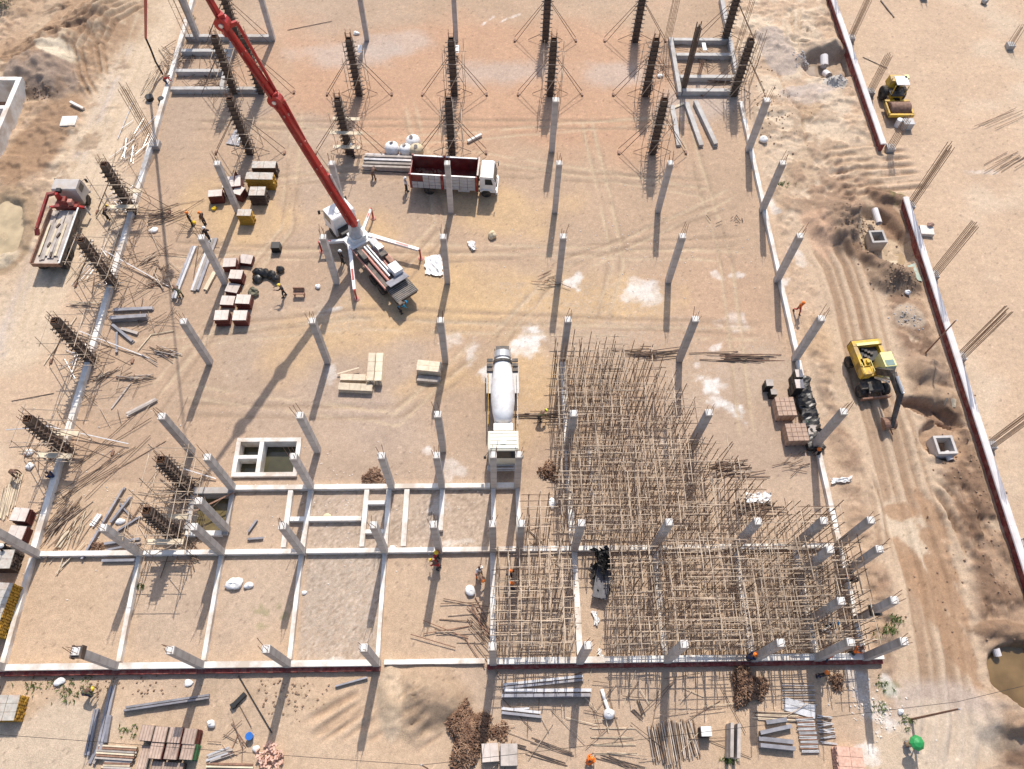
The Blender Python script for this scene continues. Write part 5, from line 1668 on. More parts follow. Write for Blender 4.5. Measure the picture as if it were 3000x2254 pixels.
# grey sheet and plank piles
bundle(P(1068, 478), P(1208, 483), 9, 2.3, .3, 'long grey aluminium boards stacked behind the dump truck tail', ('board_grey', 'metal_sheet', 'board_grey'), each=(.26, .28), jit=.015, spread=.004)
bundle(P(1060, 500), P(1195, 508), 3, .4, .1, 'thin dark and pale poles in front of the grey boards', ('tube', 'dark_steel'), 'poles', 'pole_bundle', (.07, .07), .05, 4, spread=.01)
for k, (a, b, lb) in enumerate((((1385, 890), (1440, 1225), 'left of three pale grey planks fanned beside the frame'), ((1500, 870), (1625, 1225), 'middle of three pale grey planks fanned beside the frame'), ((1575, 865), (1745, 1225), 'right of three pale grey planks, dark edged'))):
    bundle(tl('20', *a), tl('20', *b), 2, .5, .1, lb, 'precast', each=(.48, .1 + .06 * k), jit=.01, spread=.002, seed=k)
bundle(tl('20', 1390, 905), tl('20', 1485, 865), 1, .3, .1, 'short yellowish plank at the head of the fanned planks', 'board', each=(.3, .1), jit=0, spread=0)
bundle(tl('01', 1450, 905), tl('01', 1620, 470), 4, .5, .1, 'striped grey formwork panel, left of the pair by the column', ('alu', 'metal_sheet'), 'panels', 'formwork_panel_stack', (.22, .12), .01, 2, spread=.0)
bundle(tl('01', 1620, 835), tl('01', 1780, 400), 5, .8, .1, 'wide striped grey formwork panel passing behind the column', ('metal_sheet', 'board_grey', 'alu'), 'panels', 'formwork_panel_stack', (.27, .1), .02, 3, spread=.0)
bundle(tl('01', 1710, 830), tl('01', 1790, 680), 3, .45, .1, 'short pale panel right of the striped pair', 'board', 'panels', 'formwork_panel_stack', (.22, .12), .03, 4, spread=.02)
for k, (a, b, n_, w, lb, m, h) in enumerate((((950, 1000), (1280, 985), 2, .6, 'rear brown grey panel by the left beam', 'metal_sheet', .12), ((930, 1085), (1235, 1065), 2, .7, 'thick brown grey panel casting a black shadow', 'metal_sheet', .3),
                                          ((940, 1120), (1110, 1260), 2, .5, 'slanting grey panel below the thick one', 'metal_sheet', .12), ((1010, 1150), (1150, 1190), 2, .5, 'short pale grey panel wedged behind the slanting one', 'board_grey', .1),
                                          ((975, 1180), (975, 1350), 2, .45, 'upright grey panel at the foot of the panel heap', 'metal_sheet', .1))):
    bundle(tl('01', *a), tl('01', *b), n_, w, .1, lb, m, 'panels', 'formwork_panel_stack', (w / n_ * 1.02, h), .02, k, spread=.01)
for k, (a, b, w, lb, h) in enumerate((((690, 1480), (1040, 890), .35, 'longest grey plank, lying across the middle beam', .16), ((930, 1175), (1100, 960), .35, 'blue grey plank right of the longest one', .14), ((990, 1240), (1180, 1120), .32, 'pale blue plank sloping to the column', .1),
                                  ((880, 1350), (1170, 1310), .4, 'grey plank under the leaning column', .14), ((900, 1400), (1180, 1340), .3, 'thin grey plank in the plank heap', .1), ((860, 1490), (1150, 1485), .45, 'dark grey plank on the near side of the beam', .12),
                                  ((1000, 1010), (1090, 1120), .22, 'short blue grey plank crossing behind', .08), ((520, 1530), (580, 1480), .25, 'short brown board by the beam', .06), ((2070, 1250), (2140, 1150), .3, 'small blue grey plank by the pit room', .1),
                                  ((2060, 1310), (2190, 1300), .3, 'small blue grey plank lying level in the pit room', .1), ((930, 225), (1090, 15), .25, 'single brown board behind the left heap', .06))):
    bundle(tl('02', *a), tl('02', *b), 2, w, .1, lb, 'metal_sheet' if k not in (7, 10) else 'board_grey', 'plank', 'plank_pair', (w / 2 * 1.02, h), .02, k + 40, spread=.01)
bundle(tl('02', 1060, 275), tl('02', 1300, 150), 3, .5, .1, 'grey brown planks paired behind the column top', 'board_grey', 'planks', each=(.2, .1), jit=.06, seed=7, spread=.02)
bundle(tl('02', 490, 1380), tl('02', 570, 1240), 2, .4, .1, 'pale timber boards in the debris left of the plank heap', 'board', 'planks', each=(.2, .12), jit=.03, seed=8, spread=.01)
bundle(tl('02', 770, 1200), tl('02', 840, 1100), 3, .5, .1, 'white sheet boards leaning by the longest grey plank', 'white_paint', 'boards', each=(.18, .1), jit=.05, seed=9, spread=.04)
for k, (x, y) in enumerate(((30, 1150), (90, 1060))):
    bundle(tl('02', x - 10, y), tl('02', x + 60, y - 290), 9, .9, .1, 'rack of pale poles at the left edge, %s' % ('left part' if k == 0 else 'right part behind the red boxes'), ('board', 'tube', 'board'), 'poles', 'pole_bundle', (.075, .075), .12, 20 + k, spread=.02)
ply_stack(T('02', 165, 1100, 1.0), 1.2, 1.0, 1.0, -.1, 'red box stack with pinkish top at the left edge, rear one', 'ply_top', 'red_edge', 'red boxes at the left edge')
ply_stack(T('02', 140, 1250, .9), 1.2, 1.0, .9, -.1, 'red box stack with pinkish top, half behind the leaning column', 'ply_top', 'red_edge', 'red boxes at the left edge')
for k, (a, b, w, lb, n_) in enumerate((((730, 1540), (810, 1150), .5, 'blue grey plank lying furthest left at the bottom edge', 3), ((830, 1500), (950, 950), .55, 'long dark blue plank in the bottom left plank run', 3), ((890, 1430), (930, 1200), .4, 'blue grey plank overlapping the long dark one', 2),
                                      ((770, 1600), (850, 1440), .6, 'brown and grey planks running off the bottom edge', 3), ((1030, 1150), (1740, 1045), .42, 'long sagging blue grey panel lying alone on sand', 3), ((690, 960), (960, 885), .22, 'thin blue grey plank by the shadowed beam', 2))):
    kk = '03' if k < 5 else '13'
    bundle(tl(kk, *a), tl(kk, *b), n_, w, .1, lb, ('metal_sheet', 'metal_sheet', 'board_grey') if k == 3 else 'metal_sheet', 'planks', 'plank_run', (w / n_ * 1.03, .12 + .06 * (k == 4)), .03, 60 + k, spread=.008)
bundle(tl('03', 820, 1500), tl('03', 1140, 1520), 16, .9, .1, 'stack of brown ribbed timber strips at the bottom edge', ('board_grey', 'rust', 'board'), 'timber', 'timber_strips', (.12, .12), .03, 71, spread=.01)
bundle(tl('03', 860, 1620), tl('03', 1090, 1630), 16, 1.0, .1, 'ragged brown timber pieces below the ribbed stack', ('board', 'rust', 'board_grey'), 'timber', 'timber_strips', (.12, .12), .06, 72, spread=.03)
bundle(tl('03', 1730, 1560), tl('03', 1930, 1490), 7, .6, .1, 'grey planks and strips piled near the blue bucket', ('board_grey', 'alu'), 'planks', each=(.14, .09), jit=.1, seed=73, spread=.06)
bundle(tl('03', 1720, 1610), tl('03', 2110, 1620), 3, .35, .1, 'long pale battens lying at the bottom edge', ('board', 'rust'), 'battens', 'batten_bundle', (.12, .07), .03, 74, spread=.005)
# bottom centre and right
for k, (a, b, w, n_, lb, h) in enumerate((((-20, 960), (650, 890), .5, 3, 'ladder shadowed metal panel slanting behind the others', .15), ((-20, 1020), (710, 1015), .7, 3, 'wide dark metal panel below the front beam', .3), ((-30, 1160), (300, 1195), .55, 3, 'grey metal panel left of the pole shadows', .15), ((0, 1150), (200, 1140), .25, 2, 'pale thin metal strip by the grey panel', .08))):
    bundle(tl('23', *a), tl('23', *b), n_, w, .1, lb, ('metal_sheet', 'alu', 'metal_sheet'), 'panels', 'formwork_panel_stack', (w / n_ * 1.02, h), .02, 80 + k, spread=.006)
for k, (x0, y0, x1, y1, w, n_, lb) in enumerate(((1235, 1290, 1290, 1590, 1.0, 14, 'grey scaffold pole stack, left part of the front pile'), (1330, 1240, 1390, 1600, 1.2, 16, 'grey scaffold pole stack, middle part over a black shadow'), (1430, 1240, 1470, 1560, 1.1, 16, 'grey pole stack with greenish ends, right of the middle'), (1510, 1250, 1580, 1540, .9, 12, 'loose brown grey poles at the right of the pile'))):
    bundle(tl('23', x0, y0), tl('23', x1, y1), n_, w, .1, lb, ('tube', 'board_grey', 'tube_dark'), 'poles', 'pole_stack', (.078, .078), .06, 90 + k, spread=.03 if k < 3 else .08, z=.25 if k == 1 else .03)
bundle(tl('23', 1870, 1280), tl('23', 1865, 1560), 4, .9, .1, 'grey board stack with green leaves at its foot', 'board_grey', 'boards', 'board_stack', (.24, .7), .01, 95, spread=.003)
bundle(tl('23', 1930, 1290), tl('23', 1935, 1580), 4, .22, .1, 'narrow pole bundle beside the grey board stack', ('board', 'tube'), 'poles', 'pole_bundle', (.075, .075), .04, 96, spread=.01)
for k, (a, b, w, n_, lb, h) in enumerate((((60, 1260), (230, 1235), .6, 2, 'dark grey panel, rear of three at the bottom right', .15), ((10, 1345), (270, 1290), .55, 2, 'dark grey panel, middle of three at the bottom right', .2), ((0, 1420), (290, 1450), .85, 3, 'big dark grey panel, front of three with pale rim', .25))):
    bundle(tl('33', *a), tl('33', *b), n_, w, .1, lb, ('metal_sheet',), 'panels', 'formwork_panel_stack', (w / n_ * 1.02, h), .02, 100 + k, spread=.01)
bundle(tl('23', 2070, 1200), tl('33', 330, 1215), 7, .6, .1, 'long pale poles lying level right of the fittings heap', ('tube', 'board', 'dark_steel'), 'poles', 'pole_bundle', (.08, .08), .06, 104, spread=.02)
bundle(tl('33', 200, 1020), tl('33', 480, 1020), 10, 1.6, .1, 'rack of pale thin rods under the scaffold shadow', ('alu', 'tube'), 'rods', 'rod_bundle', (.06, .05), .04, 105, spread=.02)
bundle(tl('33', 215, 1100), tl('33', 470, 1170), 2, .9, .1, 'pale blue sheet panels at the rods', 'alu', 'panels', 'sheet_pair', (.45, .05), .03, 106, spread=.01)
bundle(tl('33', 330, 1360), tl('33', 480, 1360), 24, 2.2, .1, 'white metal frames stacked with rusty sides', ('alu', 'steel_bright', 'rust'), 'frames', 'frame_stack', (.075, .09), .04, 107, spread=.03, z=.1)
bundle(tl('33', 500, 1310), tl('33', 630, 1310), 20, 1.8, .1, 'white zigzag tubes beside the frame stack', ('alu', 'steel_bright', 'dark_steel'), 'tubes', 'frame_stack', (.07, .07), .05, 108, spread=.2)
for k, y in enumerate((1305, 1380, 1440, 1515)):
    bundle(tl('23', 715, y), tl('23', 1085, y), 2, .14, .1, 'straight pale rods on sand, %s of four lines' % ORD[k], ('board', 'tube'), 'rods', 'rod_pair', (.05, .05), .05, 110 + k, spread=.01)
for k, (a, b) in enumerate((((760, 1540), (1150, 1640)), ((840, 1540), (1060, 1640)), ((200, 1400), (560, 1520)), ((200, 1505), (550, 1625)), ((90, 1450), (180, 1470)), ((1050, 1150), (1140, 1235)), ((1100, 1070), (1150, 1200)))):
    bundle(tl('23', *a), tl('23', *b), 3, .3, .1, 'thin dark rods on the sand near the bottom, %s from the list of slants' % ORD[k] if 0 else ('slanting dark rods on the sand, ' + ('right of the orange worker, rear', 'right of the orange worker, front', 'left of the straight rods, rear', 'left of the straight rods, front', 'tiny ones by the crate', 'crossed pair by the hanging bag shadow', 'lone one left of the pole pile')[k]), 'dark_steel', 'rods', 'rod_bundle', (.05, .05), .12, 120 + k, spread=.05)
ply_stack(T('13', 1975, 1510), 1.1, 1.1, .5, .05, 'small whitish pallet beside the big fittings heap', 'ply_top', 'board_grey')
ply_stack(T('23', 30, 1530), 1.1, 1.3, .8, 0, 'small brown grey crate with black shadow, bottom centre', 'board_grey', 'board_grey')
ply_stack(T('23', 1645, 1340), .7, .6, .9, 0, 'dark bin with white lid right of the pole pile', 'white_paint', 'dark_ply')
beam_stack(T('33', 730, 1590), 1.7, 1.8, .9, -.08, 'stack of orange clay bricks cut by the bottom edge', 'clay', 'clay', None, 6, 'brick_stack')


# loose heaps of thin tubes and bars lying about
def heap(k, x, y, rx, ry, n, label, m=('tube', 'tube_dark', 'prop'), L=(1.2, 2.6), ang=(0, 3.14), seed=1, name='tube_heap', cat='tubes', r0=.035):
    c = T(k, x, y)
    t = thing(name, label, cat, on(c))
    r = random.Random(seed)
    for i in range(n):
        a = r.uniform(*ang)
        l_ = r.uniform(*L) / 2
        px, py, z = r.gauss(0, rx * .45), r.gauss(0, ry * .45), .05 + r.random() * .16
        q = MB().tube((px - math.cos(a) * l_, py - math.sin(a) * l_, z + r.uniform(-.03, .1)), (px + math.cos(a) * l_, py + math.sin(a) * l_, z + r.uniform(-.03, .1)), r0, 5)
        obj('tube', q, m[i % len(m)], t)


heap('00', 1090, 1230, 1.6, 2.6, 34, 'pale tangle of scaffold tubes by the left beam, rear', ('tube', 'tube', 'alu'), (1.2, 2.8), (.9, 1.9), 1)
heap('00', 1280, 650, .7, 2.2, 9, 'tidy pale poles beside the boom hose', ('tube', 'board'), (3, 4), (1.25, 1.5), 2)
heap('01', 1380, 215, 1.5, .8, 22, 'brown grey rod heap right of the left scaffold', ('dark_steel', 'tube_dark', 'prop'), (1.2, 2.6), (.1, .6), 3)
heap('01', 1230, 580, 1.0, .8, 14, 'small pale tube scatter left of the striped panels', ('tube', 'tube', 'tube_dark'), (.7, 1.6), (.2, 1.2), 4)
heap('01', 1340, 650, .8, .4, 10, 'tiny scatter of brown bits by the striped panels', ('tube_dark', 'prop'), (.4, 1.0), (0, 3.1), 5)
heap('01', 1330, 760, 1.2, .8, 10, 'thin rod scatter above the short white board', ('tube_dark', 'tube'), (1.0, 2.6), (0, 3.1), 6)
heap('01', 1380, 1350, 1.4, .6, 20, 'grey brown stick heap left of the long column', ('tube_dark', 'board_grey', 'prop'), (.9, 2.2), (2.5, 3.3), 7)
heap('01', 1100, 1560, 1.2, .6, 18, 'stick heap beside the lower left formwork column', ('tube', 'tube_dark', 'board_grey'), (.8, 2.0), (-.2, .5), 8)
heap('01', 870, 1540, 1.0, .6, 12, 'tube scatter at the left beam foot', ('tube', 'prop'), (1.0, 2.0), (0, 1.0), 9)
heap('01', 700, 950, 1.2, .5, 12, 'pale rods lying left of the left beam', ('tube', 'board'), (1.0, 2.2), (-.2, .2), 10)
heap('01', 690, 650, .9, 1.8, 12, 'bundle of pale tubes beside the flatbed truck', ('tube', 'board', 'alu'), (2, 3), (1.1, 1.35), 11)
heap('02', 520, 1170, 1.0, 1.9, 26, 'dark brown rod heap beside the left beam, lower', ('prop', 'tube_dark', 'tube'), (1.4, 3.4), (.7, 1.2), 12)
heap('02', 600, 1250, 1.2, 1.6, 14, 'fan of pale rods between the left beam and planks', ('tube', 'board'), (1.2, 3.2), (.9, 1.6), 13)
heap('02', 840, 700, 3.0, 2.6, 8, 'few very long thin bars lying on open sand', ('prop', 'tube_dark'), (5, 9), (.6, .95), 14, 'bar_scatter', 'bars', .03)
heap('21', 1120, 1340, 1.4, .6, 18, 'dark short rods at the back edge of the scaffold', ('dark_steel', 'tube_dark'), (1, 2.2), (-.2, .2), 15)
heap('21', 1340, 1360, 1.2, .5, 12, 'dark rods bundled beside the scaffold back corner', ('dark_steel', 'prop'), (1.6, 2.6), (.02, .2), 16)
heap('21', 1990, 1390, 2.0, .6, 16, 'long brown rods lying behind the pallets', ('prop', 'rust', 'dark_steel'), (2, 4.4), (-.08, .05), 17)
heap('22', 330, 280, 2.2, .5, 18, 'pole stack under the lime helmeted worker', ('tube', 'tube_dark', 'dark_steel'), (2, 3.4), (-.1, .08), 18)
heap('22', 1900, 720, 1.8, 1.0, 22, 'dark splayed tubes spilling off the scaffold right side', ('tube_dark', 'prop', 'dark_steel'), (1.8, 3.4), (-.25, .4), 19)
heap('22', 2070, 1060, 1.5, .8, 16, 'dark rods lying by the white sheet', ('tube_dark', 'dark_steel'), (1.6, 3.2), (-.12, .15), 20)
heap('22', 400, 1480, .8, .6, 4, 'few rods leaning by the scaffold corner', ('tube',), (1, 2), (0, 3), 21)
heap('13', 1740, 480, 2.2, 1.6, 12, 'brown poles scattered left of the front scaffold', ('rust', 'tube_dark', 'tube'), (1.8, 3.6), (-.4, .2), 22)
heap('13', 1920, 480, .7, 2.0, 16, 'dense brown pole sheaf against the scaffold left side', ('tube_dark', 'rust'), (1.4, 3.0), (1.9, 2.4), 23)
heap('03', 1930, 1400, 1.0, 1.0, 12, 'rusty wire and bars near the blue bucket', ('prop', 'rust'), (.8, 2.0), (0, 3.1), 24, r0=.025)
heap('32', 280, 680, 1.6, 1.0, 10, 'thin bent bars in front of the pallets', ('prop',), (.8, 2.4), (-.3, .9), 25, r0=.025)
heap('02', 1520, 960, 1.4, 2.2, 20, 'splintered tubes round the pit side scaffolds', ('tube', 'prop', 'tube_dark'), (1, 2.6), (0, 3.1), 26)
heap('02', 1540, 1450, 1.6, 1.4, 14, 'tubes strewn across the middle beam under the scaffold shadow', ('prop', 'tube_dark'), (1, 2.6), (0, 3.1), 27)
heap('22', 260, 1330, .9, .8, 8, 'short tubes by the right mixer side beam', ('tube', 'tube_dark'), (.9, 2), (0, 3.1), 28)
heap('21', 380, 760, 1.4, 1.0, 12, 'brown twig like bars round the column foot in mid field', ('prop', 'rust', 'board'), (.7, 1.8), (-.6, .6), 29, r0=.03)
heap('21', 1880, 250, 1.6, .6, 7, 'dark bent offcuts near the right grade beam', ('dark_steel',), (.3, .8), (0, 3.1), 30)
heap('20', 1780, 690, 1.2, .5, 8, 'reddish rods lying inside the top right frame', ('rust', 'prop'), (1.6, 2.4), (-.1, .1), 31)
heap('30', 2120, 1360, 1.5, .8, 8, 'thin grey rods lying on the far right field', ('prop', 'tube_dark'), (3, 4.5), (.5, .62), 32, r0=.03)
heap('30', 2010, 990, 2.0, .5, 4, 'two thin long rods on the bare right field', ('prop',), (4.5, 6), (.42, .5), 33, r0=.025)
for k, (a, b, r0, lb) in enumerate(((('30', 1020, 10), ('30', 1130, 150), .09, 'black pole lying at the far right top edge'), (('30', 870, 480), ('30', 1075, 575), .04, 'thin brown rod lying behind the roller'), (('10', 290, 255), ('10', 660, 180), .03, 'thin long wire rod in the rear field'), (('02', 100, 160), ('02', 450, 95), .03, 'thin rod beside the left road'))):
    a, b = T(*a), T(*b)
    c = (a + b) / 2
    solo('rod', MB().tube(a - c + Vector((0, 0, .06)), b - c + Vector((0, 0, .06)), r0, 6), 'dark_steel', lb, 'rod', on(c))

WP = [('01', 680, 1190, 1240, 1390, .5, .05), ('01', 870, 520, 1410, 800, .6, .05), ('02', 400, 390, 1080, 525, .7, .3), ('02', 120, 450, 420, 430, 1.2, 1.2), ('02', 1500, 730, 1800, 810, .6, .2), ('01', 370, 1450, 640, 1050, .1, .1),
      ('01', 860, 760, 1000, 320, .1, .1), ('01', 900, 330, 1010, 150, .1, .3), ('00', 1130, 1140, 1330, 960, .1, .3), ('00', 980, 1160, 1110, 850, .1, .1), ('01', 1150, 1330, 1260, 1200, .1, .1), ('01', 1255, 1200, 1450, 1165, .1, .1), ('01', 800, 230, 900, 60, .1, .1)]
for k, (kk, x0, y0, x1, y1, za, zb) in enumerate(WP):
    a, b = T(kk, x0, y0), T(kk, x1, y1)
    a.z, b.z = gz(a.x, a.y) + za, gz(b.x, b.y) + zb
    c = (a + b) / 2
    solo('white_pole', MB().bar(a - c, b - c, .07, .06), 'board' if k in (5, 6, 7, 10, 11, 12) else 'alu', 'long pale pole by the left beam, ' + ('crossing by the third scaffold', 'crossing by the second scaffold', 'reaching right from the fourth scaffold', 'level with the fourth scaffold boards', 'reaching right from the pit scaffold', 'leaning left of the third scaffold', 'beside the second scaffold, lower', 'beside the first scaffold, lower',
         'over the pale tube tangle, right', 'left of the tall starter bars', 'lower of two in an angle near grey panels', 'upper of two in an angle near grey panels', 'beside the bending worker in the first scaffold')[k], 'pole', c)
heap('01', 1000, 100, 1.2, 1.8, 26, 'light tube tangle round the first left scaffold', ('alu', 'tube', 'tube_dark'), (.8, 2.2), (0, 3.1), 41)
heap('01', 880, 700, 1.2, 1.8, 24, 'light tube tangle round the second left scaffold', ('alu', 'tube', 'tube_dark'), (.8, 2.4), (0, 3.1), 42)
heap('01', 700, 1330, 1.3, 1.8, 26, 'light tube tangle round the third left scaffold', ('alu', 'tube', 'tube_dark'), (.8, 2.4), (0, 3.1), 43)
heap('02', 430, 560, 1.4, 1.8, 24, 'light tube tangle round the fourth left scaffold', ('tube', 'tube_dark', 'prop'), (.8, 2.6), (0, 3.1), 44)
heap('00', 1450, 500, 1.6, 2.2, 24, 'tube clutter at the foot of the top left frame', ('tube', 'tube_dark', 'prop'), (1, 3), (0, 3.1), 45)
heap('00', 1700, 700, 1.8, 1.8, 18, 'rods strewn inside the top left frame', ('prop', 'tube_dark'), (1, 3), (0, 3.1), 46, r0=.028)
heap('20', 1640, 480, 1.4, 2.4, 16, 'rods strewn inside the top right frame', ('prop', 'tube_dark'), (1, 3), (0, 3.1), 47, r0=.028)
heap('01', 1330, 430, 5.0, 6.0, 34, 'thin dark rods strewn between the left scaffolds and the workers', ('prop', 'tube_dark', 'prop', 'tube'), (1.2, 4.2), (0, 3.1), 51, 'bar_scatter', 'bars', .024)
heap('01', 1180, 900, 3.5, 4.0, 22, 'thin dark rods strewn around the brown grey panels', ('prop', 'tube_dark', 'tube'), (1.0, 3.6), (0, 3.1), 52, 'bar_scatter', 'bars', .024)
heap('00', 1700, 560, 5.0, 6.0, 34, 'thin dark rods leaning about the top left frame', ('prop', 'tube_dark', 'prop'), (1.5, 4.0), (.6, 2.4), 53, 'bar_scatter', 'bars', .026)
heap('02', 1350, 1050, 4.5, 3.5, 30, 'thin rods strewn around the plank heap and pit', ('prop', 'tube_dark', 'tube'), (1.0, 3.4), (0, 3.1), 54, 'bar_scatter', 'bars', .026)
heap('02', 850, 250, 5, 4, 16, 'loose thin rods on the sand behind the fourth left scaffold', ('prop', 'tube'), (1.0, 3.0), (0, 3.1), 55, 'bar_scatter', 'bars', .022)
heap('20', 1400, 560, 4.5, 5, 26, 'thin rods strewn left of the top right frame', ('prop', 'tube_dark', 'rust'), (1.2, 3.6), (0, 3.1), 56, 'bar_scatter', 'bars', .024)
heap('23', 1100, 1200, 9, 3.5, 40, 'thin rods strewn over the sand below the front scaffold', ('prop', 'tube_dark', 'tube', 'board'), (1.0, 3.6), (0, 3.1), 57, 'bar_scatter', 'bars', .024)
heap('13', 2100, 1350, 3, 3, 14, 'thin rods strewn right of the big coupler heap', ('prop', 'tube'), (1.0, 3.0), (0, 3.1), 58, 'bar_scatter', 'bars', .024)
a, b = T('03', 1985, 870), T('13', 165, 1345)
c = (a + b) / 2
solo('rod', MB().tube(a - c + Vector((0, 0, .08)), b - c + Vector((0, 0, .08)), .04, 6), 'black', 'long thin dark rod lying aslant below the brick beam', 'rod', on(c))
solo('rammer', MB().bar((-.5, -.12, .2), (.5, .12, .2), .28, .26).box((-.5, -.12, .2), (.3, .34, .34)), 'black', 'short black cylinder shaped tool lying below the brick beam', 'tool', on(T('03', 1995, 1070)), .6)

# fittings: heaps of small rusty couplers
def fittings(k, x, y, rx, ry, h, n, label, seed):
    c = T(k, x, y)
    r = random.Random(seed)
    mb = MB()
    mb.blob((0, 0, h * .1), (rx * 1.3, ry * 1.3, h), seed, .2, 12)
    for i in range(n):
        a, q = r.uniform(0, 6.283), r.random() ** .55
        wob = 1 + .25 * math.sin(a * 3 + seed) + .15 * math.sin(a * 5)
        px, py = math.cos(a) * q * rx * wob, math.sin(a) * q * ry * wob
        z = h * max(0, 1 - q * q) * .75 + .08
        u = Vector((r.gauss(0, 1), r.gauss(0, 1), r.gauss(0, .7))).normalized() * r.uniform(.06, .2)
        v = Vector((r.gauss(0, 1), r.gauss(0, 1), r.gauss(0, .7))).normalized() * r.uniform(.08, .16)
        p = Vector((px, py, z))
        mb.bar(p - u, p + u * .4, .05, .06)
        mb.bar(p + u * .4, p + u * .4 + v, .05, .06)
    o = solo('coupler_heap', mb, 'coupler', label, 'coupler heap', on(c))
    o['kind'] = 'stuff'


defmat('coupler', (.155, .08, .045), var=.5, scale=5, rough=.7, dirt=(.42, .26, .16), dirt_amt=.8)
fittings('13', 1780, 1360, 1.3, 2.2, 1.2, 1700, 'big heap of rusty scaffold couplers beside the small pallets', 1)
fittings('23', 2010, 960, 1.2, 1.2, 1.2, 900, 'heap of rusty couplers in the shadow of the front scaffold', 2)
fittings('12', 1010, 790, 1.0, .6, .3, 160, 'small scatter of rusty couplers behind the cross beam', 3)
fittings('22', 360, 745, .75, .75, .5, 180, 'small dark coupler heap between mixer and scaffold', 4)
fittings('13', 2050, 1330, .9, .6, .25, 90, 'little spill of couplers right of the big heap', 5)
fittings('33', 650, 920, .5, .6, .5, 90, 'clump of dark couplers right of the front scaffold rods', 6)
fittings('02', 810, 1370, .6, .4, .25, 60, 'scatter of couplers under the leaning column', 7)

# bags, sheets and small items
def bag(p, d, seed, label, m='bag_white', group=None, name='sack', hole=False):
    if hole:
        t = thing('bulk_bag', label, 'bulk bag', on(p), seed, group)
        prof = [(.62, 0), (.72, .25), (.74, .6), (.66, .95), (.45, 1.12), (.2, 1.2)]
        obj('bag', MB().lathe([(a * d, b * d) for a, b in prof], 14), m, t, smooth=True)
        obj('spout', MB().tube((.1, 0, 1.15 * d), (.15, .1, 1.32 * d), .16, 8, .2), 'board_grey', t)
        return t
    return solo(name, MB().blob((0, 0, d[2] * .3), d, seed, .22, 14), m, label, 'sack', on(p), group=group, smooth=True)


g5 = 'bulk bags behind the dump truck'
bag(P(1150, 448), 1.0, 1, 'plump white bulk bag, leftmost of the group', group=g5, hole=True)
bag(P(1190, 450), .85, 2, 'crumpled white bulk bag in the middle, open mouth', group=g5, hole=True)
bag(P(1212, 428), 1.0, 3, 'white bulk bag at the rear right of the group', group=g5, hole=True)
bag(P(1222, 452), .95, 4, 'beige bulk bag at the front right of the group', 'bag_beige', group=g5, hole=True)
for k, (kk, x, y, d, m, lb) in enumerate((('03', 1950, 110, (1.3, .9, .5), 'bag_white', 'fat white sack lying in the empty bay, larger one'), ('03', 2070, 120, (.7, .5, .35), 'bag_white', 'small white tied end of the fat sack'),
                                        ('03', 500, 920, (.7, .6, .35), 'bag_white', 'round white sack in the weeds at bottom left'), ('03', 1570, 930, (.6, .5, .2), 'bag_white', 'flat white bag near the brick beam'),
                                        ('13', 1810, 170, (.8, .8, .5), 'bag_white', 'bright white sack near the scaffold left side'), ('11', 1990, 380, (.8, .9, .7), 'bag_beige', 'lone beige sack with dark shadow in mid field'),
                                        ('11', 545, 800, (.5, .5, .35), 'bag_white', 'small white bag left of the pump column'), ('22', 390, 1010, (.6, .9, .35), 'bag_white', 'whitish sack by the scaffold left edge'),
                                        ('10', 860, 285, (.7, .5, .35), 'bag_white', 'white bag beside the rear formwork column'), ('30', 40, 1180, (.9, .8, .5), 'bag_white', 'rounded pale boulder beside the right beam'),
                                        ('31', 1230, 860, (.6, .5, .4), 'bag_white', 'white and green bag on the dark soil mound'), ('02', 245, 590, (.6, .6, .4), 'bag_white', 'white rag under the left scaffold, rear'), ('02', 255, 705, (.6, .6, .4), 'bag_white', 'white sack under the left scaffold, front'),
                                        ('02', 1000, 1160, (.7, .5, .3), 'bag_white', 'white sack among the grey planks'), ('12', 1160, 1380, (.5, .4, .3), 'bag_white', 'small white bag by the column on the middle beam'), ('12', 620, 1110, (.6, .4, .1), 'bag_beige', 'flat pale sack in the gravel room'),
                                        ('33', 490, 690, (.6, .5, .5), 'bag_white', 'white bag on the scaffold edge by the orange helmet'), ('03', 1760, 1270, (.6, .5, .5), 'bag_white', 'white sack on a dark bin at the bottom left'), ('13', 430, 180, (.4, .3, .2), 'bag_white', 'small white scrap in the gravel bay'),
                                        ('01', 1280, 330, (.8, .7, .3), 'bag_white', 'pale torn sack right of the left beam'), ('01', 1785, 150, (.5, .5, .35), 'helmet_yellow', 'bright yellow bag in the sand behind the workers'), ('01', 1610, 270, (.5, .4, .4), 'helmet_yellow', 'bright yellow can beside the standing worker'),
                                        ('20', 1285, 640, (.7, .5, .35), 'bag_white', 'white bag inside the top right frame corner'), ('03', 2130, 1475, (.5, .4, .35), 'bag_white', 'small white box at the bottom near the brick heap'), ('33', 1180, 1170, (.4, .4, .3), 'bag_white', 'white pebble sack in the weeds at bottom right'))):
    bag(T(kk, x, y), d, k + 11, lb, m)
g6 = 'black bag pile left of the pump truck'
for k, (x, y, d) in enumerate(((60, 690, (1.1, .9, .9)), (110, 700, (1.0, .9, .9)), (50, 740, (1.0, .8, .6)), (165, 710, (.9, .8, .9)), (200, 740, (.8, .7, .8)), (230, 665, (.8, .7, .7)))):
    bag(T('11', x, y), d, 40 + k, 'black bag in the dark pile, ' + ('rear left', 'rear centre', 'front left', 'right of centre', 'front right', 'rear right by itself')[k], 'bag_black', g6, 'black_sack')
ply_stack(T('11', 205, 490), .8, .7, .7, 0, 'square black bundle alone behind the black bags', 'black', 'black')
